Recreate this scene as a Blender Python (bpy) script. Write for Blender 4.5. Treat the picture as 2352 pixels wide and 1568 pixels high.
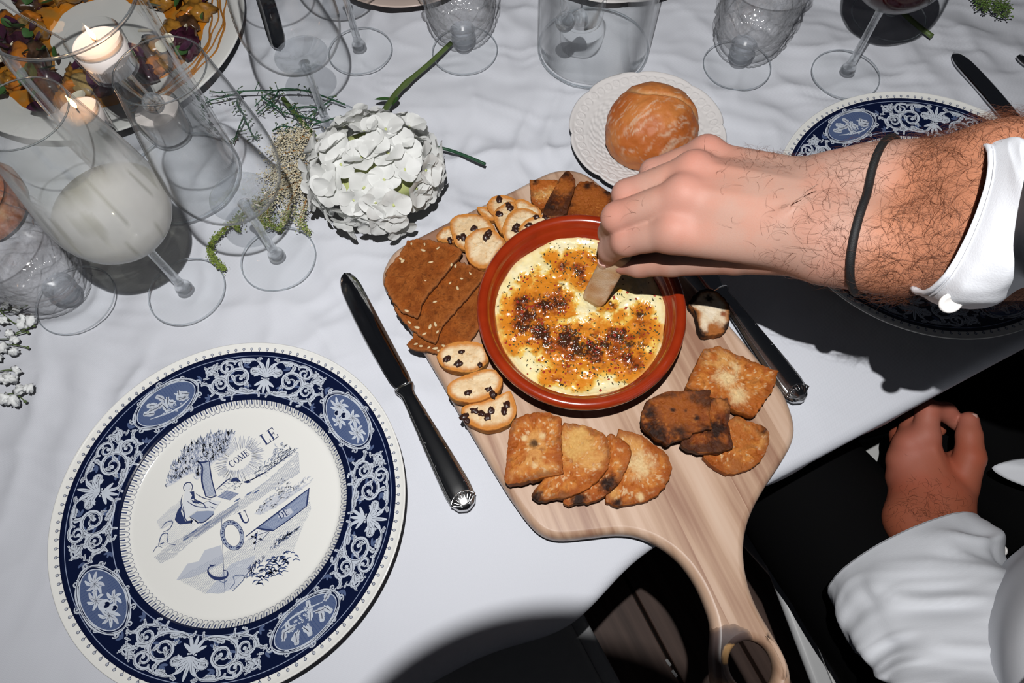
# Table scene with a shared baked-cheese board, rebuilt object by object (Blender 4.5, bpy).
import bpy, math, random
import numpy as np
from mathutils import Matrix, Vector

for _o in list(bpy.data.objects):
    bpy.data.objects.remove(_o)
SC = bpy.context.scene
COL = SC.collection
T = 0.75                                   # table height above the floor

# ------------------------------------------------------------------ camera
FPX, PITCH, ROLL, HCAM = 1577.53, 0.4304022, -0.0553084, 0.54398
_fw = np.array([0, math.sin(PITCH), -math.cos(PITCH)])
_r0 = np.array([1.0, 0, 0]); _u0 = np.cross(_r0, _fw)
_c, _s = math.cos(ROLL), math.sin(ROLL)
CR, CU = _c * _r0 + _s * _u0, -_s * _r0 + _c * _u0
CPOS = np.array([0, 0, T + HCAM])
cam_data = bpy.data.cameras.new('photo_camera')
cam_data.sensor_width = 36.0
cam_data.sensor_fit = 'HORIZONTAL'
cam_data.lens = 36.0 * FPX / 2352.0
cam_data.clip_start = 0.005
cam = bpy.data.objects.new('photo_camera', cam_data)
COL.objects.link(cam)
_m = Matrix(((CR[0], CU[0], -_fw[0], CPOS[0]), (CR[1], CU[1], -_fw[1], CPOS[1]),
             (CR[2], CU[2], -_fw[2], CPOS[2]), (0, 0, 0, 1)))
cam.matrix_world = _m
SC.camera = cam

# ------------------------------------------------------------------ world, flash, exposure
world = bpy.data.worlds.new('night'); SC.world = world
world.use_nodes = True
world.node_tree.nodes['Background'].inputs[0].default_value = (0.55, 0.6, 0.75, 1)
world.node_tree.nodes['Background'].inputs[1].default_value = 0.018
SC.view_settings.view_transform = 'Standard'
SC.view_settings.look = 'None'
SC.view_settings.gamma = 1.0
SC.view_settings.use_curve_mapping = False
SC.view_settings.exposure = 0.0
# many glass walls stand behind one another; direct flash light dominates
SC.cycles.transparent_max_bounces = 64
SC.cycles.transmission_bounces = 16
SC.cycles.max_bounces = 24
SC.cycles.diffuse_bounces = 1
SC.cycles.glossy_bounces = 4

FLASH = CPOS + CU * 0.13 - _fw * 0.178 + CR * (-0.013)
fl = bpy.data.lights.new('flash', 'SPOT')                # a flash head tilted a little up over the table
fl.energy = 27.5
fl.shadow_soft_size = 0.0032
fl.spot_size = math.radians(150)
fl.spot_blend = 1.0
fl.color = (1.0, 0.985, 0.97)
flo = bpy.data.objects.new('flash', fl)
flo.location = FLASH
flo.rotation_euler = Vector((0.0, 0.60 - FLASH[1], T - FLASH[2])).to_track_quat('-Z', 'Y').to_euler()
COL.objects.link(flo)


# ------------------------------------------------------------------ picture point -> place
def G(x, y, z=0.0):
    """point of the place at height z above the table top that the photo shows at pixel x, y"""
    d = _fw + CR * (x - 1176.0) / FPX + CU * (784.0 - y) / FPX
    p = CPOS + d * ((T + z - CPOS[2]) / d[2])
    return p


def GP(x, y, p0, n):
    """pixel ray met with the plane through p0 with normal n"""
    d = _fw + CR * (x - 1176.0) / FPX + CU * (784.0 - y) / FPX
    return CPOS + d * (np.dot(np.asarray(p0) - CPOS, n) / np.dot(d, n))


# ------------------------------------------------------------------ object helpers
def tag(o, label=None, cat=None, group=None, kind=None):
    if label: o['label'] = label
    if cat: o['category'] = cat
    if group: o['group'] = group
    if kind: o['kind'] = kind
    return o


def empty(name, loc, label=None, cat=None, group=None, rz=0.0, kind=None):
    o = bpy.data.objects.new(name, None)
    o.empty_display_size = 0.02
    o.location = [float(a) for a in loc]
    o.rotation_euler = (0, 0, rz)
    COL.objects.link(o)
    return tag(o, label, cat, group, kind)


def mesh_data(name, V, F, mat=None, smooth=True, col=None, mi=None):
    V = np.asarray(V, dtype=np.float32)
    me = bpy.data.meshes.new(name)
    if isinstance(F, np.ndarray) and F.ndim == 2:
        k = F.shape[1]; nf = F.shape[0]
        me.vertices.add(len(V)); me.vertices.foreach_set('co', V.ravel())
        me.loops.add(nf * k); me.loops.foreach_set('vertex_index', F.astype(np.int32).ravel())
        me.polygons.add(nf)
        me.polygons.foreach_set('loop_start', (np.arange(nf) * k).astype(np.int32))
        me.update(calc_edges=True)
    else:
        me.from_pydata([tuple(map(float, v)) for v in V], [], [tuple(map(int, f)) for f in F])
    me.validate()
    me.polygons.foreach_set('use_smooth', np.full(len(me.polygons), bool(smooth)))
    if col is not None:
        col = np.asarray(col, dtype=np.float32)
        if col.shape[1] == 3:
            col = np.concatenate([col, np.ones((len(col), 1), np.float32)], 1)
        a = me.color_attributes.new('Col', 'FLOAT_COLOR', 'POINT')
        a.data.foreach_set('color', col.ravel())
    mats = mat if isinstance(mat, (list, tuple)) else [mat]
    for m in mats:
        if m is not None:
            me.materials.append(m)
    if mi is not None:
        me.polygons.foreach_set('material_index', np.asarray(mi, dtype=np.int32))
    me.update()
    return me


def put(name, me, parent=None, loc=None, M=None):
    o = bpy.data.objects.new(name, me)
    COL.objects.link(o)
    if parent is not None:
        o.parent = parent
    if loc is not None:
        o.location = [float(a) for a in loc]
    if M is not None:
        o.matrix_local = M
    return o


def obj(name, V, F, mat, parent=None, smooth=True, col=None, loc=None, mi=None, origin=None):
    """one mesh object. V in the parent's space; origin moves the object's origin there"""
    V = np.asarray(V, dtype=float)
    if origin is not None:
        V = V - np.asarray(origin)
        loc = origin
    return put(name, mesh_data(name, V, F, mat, smooth, col, mi), parent, loc)


def copy_tree(o, parent=None):
    c = o.copy(); COL.objects.link(c); c.parent = parent
    for ch in list(o.children):
        copy_tree(ch, c)
    return c


# ------------------------------------------------------------------ shape helpers
def lathe(profile, n=64, closed=False, fr=None, fz=None):
    """profile: list of (r, z); returns V, F (quads). fr(theta,i)/fz modify radius / height"""
    P = np.array(profile, float); m = len(P)
    th = np.linspace(0, 2 * np.pi, n, endpoint=False)
    R = np.repeat(P[:, 0][:, None], n, 1); Z = np.repeat(P[:, 1][:, None], n, 1)
    TH = np.repeat(th[None], m, 0)
    if fr is not None: R = fr(R, TH, Z)
    if fz is not None: Z = fz(R, TH, Z)
    V = np.stack([R * np.cos(TH), R * np.sin(TH), Z], -1).reshape(-1, 3)
    i = np.arange(m if closed else m - 1); j = np.arange(n)
    I, J = np.meshgrid(i, j, indexing='ij')
    I2 = (I + 1) % m; J2 = (J + 1) % n
    F = np.stack([I * n + J, I * n + J2, I2 * n + J2, I2 * n + J], -1).reshape(-1, 4)
    return V, F


def spline(P, n, closed=False):
    """Catmull-Rom through P, n samples"""
    P = np.asarray(P, float); m = len(P)
    if closed:
        t = np.linspace(0, m, n, endpoint=False)
        i = np.floor(t).astype(int); f = (t - i)[:, None]
        g = lambda k: P[(i + k) % m]
    else:
        t = np.linspace(0, m - 1, n)
        i = np.minimum(np.floor(t).astype(int), m - 2); f = (t - i)[:, None]
        E = np.concatenate([[2 * P[0] - P[1]], P, [2 * P[-1] - P[-2]]])
        g = lambda k: E[i + k + 1]
    a, b, c, d = g(-1), g(0), g(1), g(2)
    return 0.5 * ((2 * b) + (-a + c) * f + (2 * a - 5 * b + 4 * c - d) * f ** 2 + (-a + 3 * b - 3 * c + d) * f ** 3)


def resample(P, n, closed=True):
    P = np.asarray(P, float)
    Q = np.concatenate([P, P[:1]]) if closed else P
    s = np.concatenate([[0], np.cumsum(np.linalg.norm(np.diff(Q, axis=0), axis=1))])
    t = np.linspace(0, s[-1], n, endpoint=not closed)
    return np.stack([np.interp(t, s, Q[:, k]) for k in range(Q.shape[1])], 1)


def tube(P, rad, n=8, cap=True):
    """tube along points P with radius per point"""
    P = np.asarray(P, float); m = len(P)
    rad = np.broadcast_to(np.asarray(rad, float), (m,))
    d = np.gradient(P, axis=0); d /= np.linalg.norm(d, axis=1)[:, None] + 1e-12
    up = np.array([0, 0, 1.0]) if abs(d[0][2]) < 0.9 else np.array([1.0, 0, 0])
    A = np.zeros_like(P); a = up - d[0] * np.dot(up, d[0]); a /= np.linalg.norm(a)
    for i in range(m):
        a = a - d[i] * np.dot(a, d[i]); a /= np.linalg.norm(a) + 1e-12; A[i] = a
    B = np.cross(d, A)
    th = np.linspace(0, 2 * np.pi, n, endpoint=False)
    V = (P[:, None] + rad[:, None, None] * (np.cos(th)[None, :, None] * A[:, None] + np.sin(th)[None, :, None] * B[:, None])).reshape(-1, 3)
    F = [(i * n + j, i * n + (j + 1) % n, (i + 1) * n + (j + 1) % n, (i + 1) * n + j) for i in range(m - 1) for j in range(n)]
    if cap:
        V = np.concatenate([V, P[:1], P[-1:]])
        k = m * n
        F += [(k, (j + 1) % n, j) for j in range(n)]
        F += [(k + 1, (m - 1) * n + j, (m - 1) * n + (j + 1) % n) for j in range(n)]
    return V, F


class MB:
    """collects pieces that belong to ONE part"""
    def __init__(s): s.V = []; s.F = []; s.C = []; s.n = 0
    def add(s, V, F, c=None):
        V = np.asarray(V, float)
        s.V.append(V)
        s.F += [tuple(int(a) + s.n for a in f) for f in F]
        if c is not None:
            c = np.asarray(c, float)
            s.C.append(np.repeat(c[None], len(V), 0) if c.ndim == 1 else c)
        s.n += len(V)
    def build(s, name, mat, parent=None, smooth=True, origin=None):
        return obj(name, np.concatenate(s.V), s.F, mat, parent, smooth, np.concatenate(s.C) if s.C else None, origin=origin)


def loft(rings, cap0=False, cap1=False):
    rings = np.asarray(rings, float); m, n, _ = rings.shape
    V = rings.reshape(-1, 3)
    F = [(i * n + j, i * n + (j + 1) % n, (i + 1) * n + (j + 1) % n, (i + 1) * n + j) for i in range(m - 1) for j in range(n)]
    if cap0:
        F.append(tuple(range(n))[::-1])
    if cap1:
        F.append(tuple((m - 1) * n + j for j in range(n)))
    return V, F


def box(lo, hi):
    x0, y0, z0 = lo; x1, y1, z1 = hi
    V = [(x0, y0, z0), (x1, y0, z0), (x1, y1, z0), (x0, y1, z0), (x0, y0, z1), (x1, y0, z1), (x1, y1, z1), (x0, y1, z1)]
    F = [(3, 2, 1, 0), (4, 5, 6, 7), (0, 1, 5, 4), (1, 2, 6, 5), (2, 3, 7, 6), (3, 0, 4, 7)]
    return np.array(V, float), F


def bevelled_box(lo, hi, b):
    lo = np.array(lo, float); hi = np.array(hi, float)
    rings = []
    n = 20
    th = np.linspace(0, 2 * np.pi, n, endpoint=False) + np.pi / 4
    def ring(z, ins):
        hx, hy = (hi[:2] - lo[:2]) / 2 - ins; c = (hi[:2] + lo[:2]) / 2
        rr = b
        pts = []
        for sx, sy, a0 in ((1, 1, 0), (-1, 1, 90), (-1, -1, 180), (1, -1, 270)):
            for k in range(4):
                a = math.radians(a0 + 30 * k)
                pts.append((c[0] + sx * (hx - rr) + rr * math.cos(a), c[1] + sy * (hy - rr) + rr * math.sin(a), z))
        return pts
    for z, ins in ((lo[2], b * .7), (lo[2] + b * .3, b * .2), (lo[2] + b, 0), (hi[2] - b, 0), (hi[2] - b * .3, b * .2), (hi[2], b * .7)):
        rings.append(ring(z, ins))
    return loft(rings, True, True)


# ------------------------------------------------------------------ noise
def _hash(ix, iy, iz, seed):
    h = (ix.astype(np.int64) * 374761393 + iy.astype(np.int64) * 668265263 + iz.astype(np.int64) * 1440662683 + seed * 974634777) & 0xFFFFFFFF
    h = ((h ^ (h >> 13)) * 1274126177) & 0xFFFFFFFF
    h = ((h ^ (h >> 16)) * 2246822519) & 0xFFFFFFFF
    return ((h ^ (h >> 15)) & 0xFFFFFF) / float(0xFFFFFF) * 2 - 1


def noise(P, scale=1.0, seed=0):
    """value noise in -1..1, P (...,2 or 3)"""
    P = np.asarray(P, float) * scale
    if P.shape[-1] == 2:
        P = np.concatenate([P, np.zeros(P.shape[:-1] + (1,))], -1)
    I = np.floor(P); f = P - I; f = f * f * f * (f * (f * 6 - 15) + 10)
    I = I.astype(np.int64)
    r = 0
    for dx in (0, 1):
        for dy in (0, 1):
            for dz in (0, 1):
                w = (f[..., 0] if dx else 1 - f[..., 0]) * (f[..., 1] if dy else 1 - f[..., 1]) * (f[..., 2] if dz else 1 - f[..., 2])
                r = r + w * _hash(I[..., 0] + dx, I[..., 1] + dy, I[..., 2] + dz, seed)
    return r


def fbm(P, scale, octaves=4, seed=0, gain=0.5):
    r = 0; a = 1.0; n = 0
    for k in range(octaves):
        r = r + a * noise(P, scale * 2 ** k, seed + k * 17); n += a; a *= gain
    return r / n


def sm(a, b, x):
    t = np.clip((np.asarray(x, float) - a) / (b - a), 0, 1)
    return t * t * (3 - 2 * t)


def lerp(a, b, t):
    return np.asarray(a, float) + (np.asarray(b, float) - np.asarray(a, float)) * np.asarray(t)[..., None]


# ------------------------------------------------------------------ signed-distance modelling (continuous bodies)
def cone_sdf(P, a, b, ra, rb):
    a = np.asarray(a, float); b = np.asarray(b, float)
    ab = b - a; t = np.clip(((P - a) @ ab) / (ab @ ab + 1e-12), 0, 1)
    return np.linalg.norm(P - a - t[..., None] * ab, axis=-1) - (ra + (rb - ra) * t)


def ball_sdf(P, a, r):
    return np.linalg.norm(P - np.asarray(a, float), axis=-1) - r


def smin(a, b, k):
    h = np.clip(0.5 + 0.5 * (b - a) / k, 0, 1)
    return b + (a - b) * h - k * h * (1 - h)


def surface_nets(fn, lo, hi, h):
    lo = np.asarray(lo, float); hi = np.asarray(hi, float)
    n = np.ceil((hi - lo) / h).astype(int) + 1
    ax = [lo[k] + np.arange(n[k]) * h for k in range(3)]
    # only blocks that the surface may cross are sampled finely
    bs = 8
    nb = -(-n // bs)
    cb = [lo[k] + (np.arange(nb[k]) * bs + (bs - 1) / 2) * h for k in range(3)]
    CB = np.stack(np.meshgrid(*cb, indexing='ij'), -1)
    dc_ = fn(CB)
    D = np.repeat(np.repeat(np.repeat(np.where(dc_ < 0, -1.0, 1.0).astype(np.float32), bs, 0), bs, 1), bs, 2)
    act_ = np.argwhere(np.abs(dc_) < h * bs * 1.05 + .004)
    off = np.stack(np.meshgrid(*[np.arange(bs)] * 3, indexing='ij'), -1)
    for i0 in range(0, len(act_), 400):
        I3 = act_[i0:i0 + 400][:, None, None, None] * bs + off
        val = fn(lo + I3 * h)
        D[I3[..., 0], I3[..., 1], I3[..., 2]] = val
    D = D[:n[0], :n[1], :n[2]]
    S = D < 0
    c = np.zeros(n - 1, np.uint8)
    for dx in (0, 1):
        for dy in (0, 1):
            for dz in (0, 1):
                c += S[dx:n[0] - 1 + dx, dy:n[1] - 1 + dy, dz:n[2] - 1 + dz]
    act = (c > 0) & (c < 8)
    idx = -np.ones(n - 1, np.int64); cells = np.argwhere(act); idx[act] = np.arange(len(cells))
    acc = np.zeros((len(cells), 3)); cnt = np.zeros(len(cells))
    corners = [(i, j, k) for i in (0, 1) for j in (0, 1) for k in (0, 1)]
    for a in corners:
        for b in corners:
            if sum(abs(np.array(a) - np.array(b))) == 1 and a < b:
                da = D[cells[:, 0] + a[0], cells[:, 1] + a[1], cells[:, 2] + a[2]].astype(float)
                db = D[cells[:, 0] + b[0], cells[:, 1] + b[1], cells[:, 2] + b[2]].astype(float)
                m = (da < 0) != (db < 0)
                t = np.where(m, da / (da - db + 1e-20), 0)
                p = np.array(a) + (np.array(b) - np.array(a)) * t[:, None]
                acc += p * m[:, None]; cnt += m
    V = lo + (cells + acc / cnt[:, None]) * h
    Q = []
    for k in range(3):
        o = [0, 0, 0]; o[k] = 1
        A = S[:n[0] - o[0], :n[1] - o[1], :n[2] - o[2]]; B = S[o[0]:, o[1]:, o[2]:]
        e = np.argwhere(A != B)
        u, v = (k + 1) % 3, (k + 2) % 3
        ok = (e[:, u] > 0) & (e[:, v] > 0) & (e[:, u] < n[u] - 1) & (e[:, v] < n[v] - 1)
        e = e[ok]
        fl_ = A[e[:, 0], e[:, 1], e[:, 2]]
        q = []
        for du, dv in ((1, 1), (0, 1), (0, 0), (1, 0)):
            w = e.copy(); w[:, u] -= du; w[:, v] -= dv
            q.append(idx[w[:, 0], w[:, 1], w[:, 2]])
        q = np.stack(q, 1)
        q = np.where(fl_[:, None], q, q[:, ::-1])
        Q.append(q)
    Q = np.concatenate(Q)
    Q = Q[(Q >= 0).all(1)]
    return V, Q


# ------------------------------------------------------------------ material helpers
def mat(name, base=(.8, .8, .8), rough=.5, metal=0.0, **kw):
    m = bpy.data.materials.new(name); m.use_nodes = True
    b = m.node_tree.nodes['Principled BSDF']
    b.inputs['Base Color'].default_value = (*base, 1)
    b.inputs['Roughness'].default_value = rough
    b.inputs['Metallic'].default_value = metal
    for k, v in kw.items():
        b.inputs[k.replace('_', ' ')].default_value = v
    m['b'] = 1
    return m


def nodes(m):
    return m.node_tree.nodes, m.node_tree.links, m.node_tree.nodes['Principled BSDF']


def add_noise_bump(m, scale, strength, dist=0.001, detail=4, kind='NOISE'):
    N, L, B = nodes(m)
    tc = N.new('ShaderNodeTexCoord')
    t = N.new('ShaderNodeTexNoise'); t.inputs['Scale'].default_value = scale; t.inputs['Detail'].default_value = detail
    bp = N.new('ShaderNodeBump'); bp.inputs['Strength'].default_value = strength; bp.inputs['Distance'].default_value = dist
    L.new(tc.outputs['Object'], t.inputs['Vector']); L.new(t.outputs['Fac'], bp.inputs['Height'])
    if B.inputs['Normal'].is_linked:
        L.new(B.inputs['Normal'].links[0].from_socket, bp.inputs['Normal'])
    L.new(bp.outputs['Normal'], B.inputs['Normal'])
    return t


def use_col(m, noise_scale=None, amount=0.3, dark=(0.5, 0.4, 0.3)):
    """base colour from the Col attribute, broken up by a fine noise"""
    N, L, B = nodes(m)
    a = N.new('ShaderNodeAttribute'); a.attribute_name = 'Col'
    out = a.outputs['Color']
    if noise_scale:
        tc = N.new('ShaderNodeTexCoord')
        t = N.new('ShaderNodeTexNoise'); t.inputs['Scale'].default_value = noise_scale; t.inputs['Detail'].default_value = 5
        t.inputs['Roughness'].default_value = 0.7
        L.new(tc.outputs['Object'], t.inputs['Vector'])
        r = N.new('ShaderNodeMapRange'); r.inputs['From Min'].default_value = .35; r.inputs['From Max'].default_value = .65
        r.inputs['To Min'].default_value = 0; r.inputs['To Max'].default_value = amount
        L.new(t.outputs['Fac'], r.inputs['Value'])
        mx = N.new('ShaderNodeMix'); mx.data_type = 'RGBA'; mx.blend_type = 'MULTIPLY'
        L.new(r.outputs['Result'], mx.inputs[0]); L.new(out, mx.inputs[6]); mx.inputs[7].default_value = (*dark, 1)
        out = mx.outputs[2]
    L.new(out, B.inputs['Base Color'])
    return m

# ------------------------------------------------------------------ the setting: deck floor, table, cloth
E_DIR = np.array([0.9186, 0.3952, 0.0]); N_DIR = np.array([-0.3952, 0.9186, 0.0]); Z_DIR = np.array([0, 0, 1.0])
O_TAB = np.array([0.0, 0.0415, T])                       # point on the near table edge


def tab(s, v, z=0.0):
    return O_TAB + E_DIR * s + N_DIR * v + Z_DIR * z


m_deck = mat('deck_wood', (.075, .043, .034), .55)
_N, _L, _B = nodes(m_deck)
_tc = _N.new('ShaderNodeTexCoord'); _mp = _N.new('ShaderNodeMapping'); _mp.inputs['Scale'].default_value = (2.5, 60, 20)
_ns = _N.new('ShaderNodeTexNoise'); _ns.inputs['Scale'].default_value = 1.0; _ns.inputs['Detail'].default_value = 6
_rp = _N.new('ShaderNodeValToRGB')
_rp.color_ramp.elements[0].position = .3; _rp.color_ramp.elements[0].color = (.075, .040, .030, 1)
_rp.color_ramp.elements[1].position = .75; _rp.color_ramp.elements[1].color = (.19, .115, .09, 1)
_L.new(_tc.outputs['Object'], _mp.inputs['Vector']); _L.new(_mp.outputs['Vector'], _ns.inputs['Vector'])
_L.new(_ns.outputs['Fac'], _rp.inputs['Fac']); _L.new(_rp.outputs['Color'], _B.inputs['Base Color'])
m_sub = mat('joist_dark', (.012, .01, .009), .9)

V, F = box((-2.2, -1.6, -0.08), (2.4, 2.4, -0.034))
floor = obj('floor', V, F, m_sub, smooth=False)
tag(floor, 'dark brown timber deck floor seen below the table edge', 'floor', kind='structure')
# boards run square to the table edge; one gap passes under the handle of the serving board
_gap = np.array([0.2243, 0.0146])
_gs = float((_gap - O_TAB[:2]) @ E_DIR[:2])
PW = 0.124
V, F = bevelled_box((-1.9, -PW / 2 + .003, -.033), (1.9, PW / 2 - .003, 0), .003)
plank_me = mesh_data('plank', V, F, m_deck, smooth=False)
ang_n = math.atan2(N_DIR[1], N_DIR[0])
for k in range(-8, 9):
    c = O_TAB + E_DIR * (_gs + PW * (k + .5)) - N_DIR * 0.0
    o = put('plank', plank_me, floor)
    o.location = (c[0] + .37 * N_DIR[0], c[1] + .37 * N_DIR[1], 0.0)
    o.rotation_euler = (0, 0, ang_n + (math.pi if k % 2 else 0))
# two pale paint flecks beside the gap
m_fleck = mat('white_paint', (.75, .75, .75), .6)
for (px, py), a in (((1535, 1521), .5), ((1549, 1546), .5)):
    p = G(px, py, -.75)
    V, F = bevelled_box((-.006, -.0024, 0), (.006, .0024, .0012), .001)
    o = obj('paint_fleck', V, F, m_fleck, floor)
    o.location = (p[0], p[1], 0.0001); o.rotation_euler = (0, 0, ang_n + .15)

# table: top and four legs
m_table = mat('table_dark', (.03, .028, .027), .6)
add_noise_bump(m_table, 60, .2)
table = empty('dining_table', (O_TAB[0], O_TAB[1], 0), 'long dark table under the creased white cloth', 'table', rz=math.atan2(E_DIR[1], E_DIR[0]))
V, F = bevelled_box((-1.35, 0.004, T - .040), (1.35, 1.12, T - .0185), .006)
obj('table_top', V, F, m_table, table)
for lx, ly in ((-1.2, .12), (1.2, .12), (-1.2, 1.0), (1.2, 1.0)):
    V, F = bevelled_box((lx - .035, ly - .035, 0), (lx + .035, ly + .035, T - .041), .004)
    obj('leg', V, F, m_table, table)

# tablecloth: one creased sheet folded over the near edge
m_cloth = mat('linen_white', (.655, .675, .735), .85)
_N, _L, _B = nodes(m_cloth)
_tc = _N.new('ShaderNodeTexCoord')
_bp = None
for sc_, rot in ((1500, 0.4), (1500, 1.97)):
    w = _N.new('ShaderNodeTexWave'); w.inputs['Scale'].default_value = sc_ / 6.2; w.inputs['Distortion'].default_value = 1.2
    w.inputs['Detail'].default_value = 1
    mp = _N.new('ShaderNodeMapping'); mp.inputs['Rotation'].default_value = (0, 0, rot)
    b = _N.new('ShaderNodeBump'); b.inputs['Strength'].default_value = .10; b.inputs['Distance'].default_value = .0004
    _L.new(_tc.outputs['Object'], mp.inputs['Vector']); _L.new(mp.outputs['Vector'], w.inputs['Vector'])
    _L.new(w.outputs['Fac'], b.inputs['Height'])
    if _bp: _L.new(_bp.outputs['Normal'], b.inputs['Normal'])
    _bp = b
_L.new(_bp.outputs['Normal'], _B.inputs['Normal'])


def cloth_height(S, Vv):
    P = np.stack([S, Vv], -1)
    w1 = P + np.stack([fbm(P, 6, 3, 5), fbm(P, 6, 3, 9)], -1) * .05
    w2 = P + np.stack([fbm(P, 9, 3, 25), fbm(P, 9, 3, 29)], -1) * .035
    # soft rolling creases in three directions, sharpened into ridges
    def ridge(Q, ang, per, seed):
        u = Q[..., 0] * math.cos(ang) + Q[..., 1] * math.sin(ang)
        q = np.stack([u / per, (-Q[..., 0] * math.sin(ang) + Q[..., 1] * math.cos(ang)) / (per * 4.5)], -1)
        return 1 - np.abs(noise(q, 1.0, seed)) * 2
    h = .0042 * fbm(w1, 9, 3, 1)
    # crease relief is stronger away from the near edge, where the cloth was laid flat
    far = sm(.02, .34, Vv)
    h += (.0034 * ridge(w1, .35, .05, 3) + .0030 * ridge(w2, 1.25, .045, 7) + .0024 * ridge(w2, -.5, .032, 13) + .0011 * ridge(w2, .9, .015, 21)) * (.25 + .75 * far)
    h = h * (.45 + .55 * far)
    return h - .0075


ns, nv = 620, 430
s_ = np.linspace(-1.3, 1.3, ns)
v_ = np.concatenate([np.linspace(-.095, 0.012, 60), np.linspace(0.012, 1.1, nv - 60)[1:]])
S, Vv = np.meshgrid(s_, v_, indexing='ij')
hz = cloth_height(S, np.maximum(Vv, 0))
r_f = .010                                               # fold radius at the edge
a = np.clip(-(Vv - .006) / r_f, 0, math.pi / 2)          # bend angle
drop = np.where(Vv < .006 - r_f * math.pi / 2, (.006 - r_f * math.pi / 2) - Vv, 0)
wave = .35 * (.010 * np.sin(S * 21 + 1.2 * np.sin(S * 7)) + .006 * np.sin(S * 47 + 2) + .004 * noise(np.stack([S, Vv], -1), 18, 4)) - .010
inw = np.where(Vv > .006, Vv, .006 - r_f * np.sin(a)) - sm(.0, .09, drop) * (.004 + wave) - .006
# loose bulge of the cloth past the edge left of the serving board
bul = np.exp(-((S - .02) / .055) ** 2) * .020 + np.exp(-((S + .10) / .09) ** 2) * .012
inw = inw - bul * sm(.05, -.004, Vv)
zz = np.where(Vv > .006, hz, hz - r_f * (1 - np.cos(a)) - drop)
zz = zz - bul * .25 * sm(.045, -.004, Vv)
short = .055 + .02 * noise(np.stack([S, S * 0], -1), 5, 31)   # the hem hangs unevenly
zz = np.where(drop > 0, np.maximum(zz, -r_f - short - .1), zz)
V = (O_TAB + S[..., None] * E_DIR + inw[..., None] * N_DIR + zz[..., None] * Z_DIR).reshape(-1, 3)
nvv = len(v_)
I, J = np.meshgrid(np.arange(ns - 1), np.arange(nvv - 1), indexing='ij')
F = np.stack([I * nvv + J, (I + 1) * nvv + J, (I + 1) * nvv + J + 1, I * nvv + J + 1], -1).reshape(-1, 4)
cloth = obj('tablecloth', V, F, m_cloth, origin=O_TAB)
tag(cloth, 'creased white linen tablecloth spread over the whole table', 'tablecloth')

# ------------------------------------------------------------------ serving board
m_board = mat('acacia_wood', (.6, .4, .25), .42)
_N, _L, _B = nodes(m_board)
_tc = _N.new('ShaderNodeTexCoord')
BAX = G(1725, 1520, .02) - G(1330, 720, .02); BANG = math.atan2(BAX[1], BAX[0])
_mp = _N.new('ShaderNodeMapping'); _mp.vector_type = 'POINT'
_mp.inputs['Rotation'].default_value = (0, 0, -BANG)
_L.new(_tc.outputs['Object'], _mp.inputs['Vector'])
_sx = _N.new('ShaderNodeSeparateXYZ'); _L.new(_mp.outputs['Vector'], _sx.inputs[0])
# glued staves, about 45 mm wide, each with its own tone
_st = _N.new('ShaderNodeMath'); _st.operation = 'MULTIPLY'; _st.inputs[1].default_value = 1 / .052
_L.new(_sx.outputs['Y'], _st.inputs[0])
_fl = _N.new('ShaderNodeMath'); _fl.operation = 'FLOOR'; _L.new(_st.outputs[0], _fl.inputs[0])
_wn = _N.new('ShaderNodeTexWhiteNoise'); _wn.noise_dimensions = '1D'; _L.new(_fl.outputs[0], _wn.inputs['W'])
_m2 = _N.new('ShaderNodeMapping'); _m2.inputs['Scale'].default_value = (5, 130, 40)
_off = _N.new('ShaderNodeCombineXYZ'); _L.new(_wn.outputs['Value'], _off.inputs['X'])
_L.new(_mp.outputs['Vector'], _m2.inputs['Vector']); _L.new(_off.outputs[0], _m2.inputs['Location'])
_g1 = _N.new('ShaderNodeTexNoise'); _g1.inputs['Scale'].default_value = 1.0; _g1.inputs['Detail'].default_value = 7; _g1.inputs['Distortion'].default_value = .25
_L.new(_m2.outputs['Vector'], _g1.inputs['Vector'])
_m3 = _N.new('ShaderNodeMapping'); _m3.inputs['Scale'].default_value = (3.5, 26, 10)
_L.new(_mp.outputs['Vector'], _m3.inputs['Vector'])
_g2 = _N.new('ShaderNodeTexNoise'); _g2.inputs['Scale'].default_value = 1.0; _g2.inputs['Detail'].default_value = 3; _g2.inputs['Distortion'].default_value = .6
_L.new(_m3.outputs['Vector'], _g2.inputs['Vector'])
_r1 = _N.new('ShaderNodeValToRGB')
for p_, c_ in ((.28, (.31, .165, .105, 1)), (.42, (.48, .31, .21, 1)), (.55, (.59, .41, .30, 1)), (.74, (.65, .49, .375, 1))):
    e = _r1.color_ramp.elements.new(p_); e.color = c_
_r1.color_ramp.elements.remove(_r1.color_ramp.elements[0]); _r1.color_ramp.elements.remove(_r1.color_ramp.elements[-1])
_ad = _N.new('ShaderNodeMath'); _ad.operation = 'MULTIPLY_ADD'; _ad.inputs[1].default_value = .62; _L.new(_g1.outputs['Fac'], _ad.inputs[0])
_ad2 = _N.new('ShaderNodeMath'); _ad2.operation = 'MULTIPLY_ADD'; _ad2.inputs[1].default_value = .70; _L.new(_g2.outputs['Fac'], _ad2.inputs[0])
_L.new(_ad2.outputs[0], _ad.inputs[2])
_wb = _N.new('ShaderNodeMath'); _wb.operation = 'MULTIPLY_ADD'; _wb.inputs[1].default_value = .16; _wb.inputs[2].default_value = -.28
_L.new(_wn.outputs['Value'], _wb.inputs[0]); _L.new(_wb.outputs[0], _ad2.inputs[2])
_L.new(_ad.outputs[0], _r1.inputs['Fac'])
# the knot in the handle
_kc = G(1680, 1502, .02)


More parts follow.
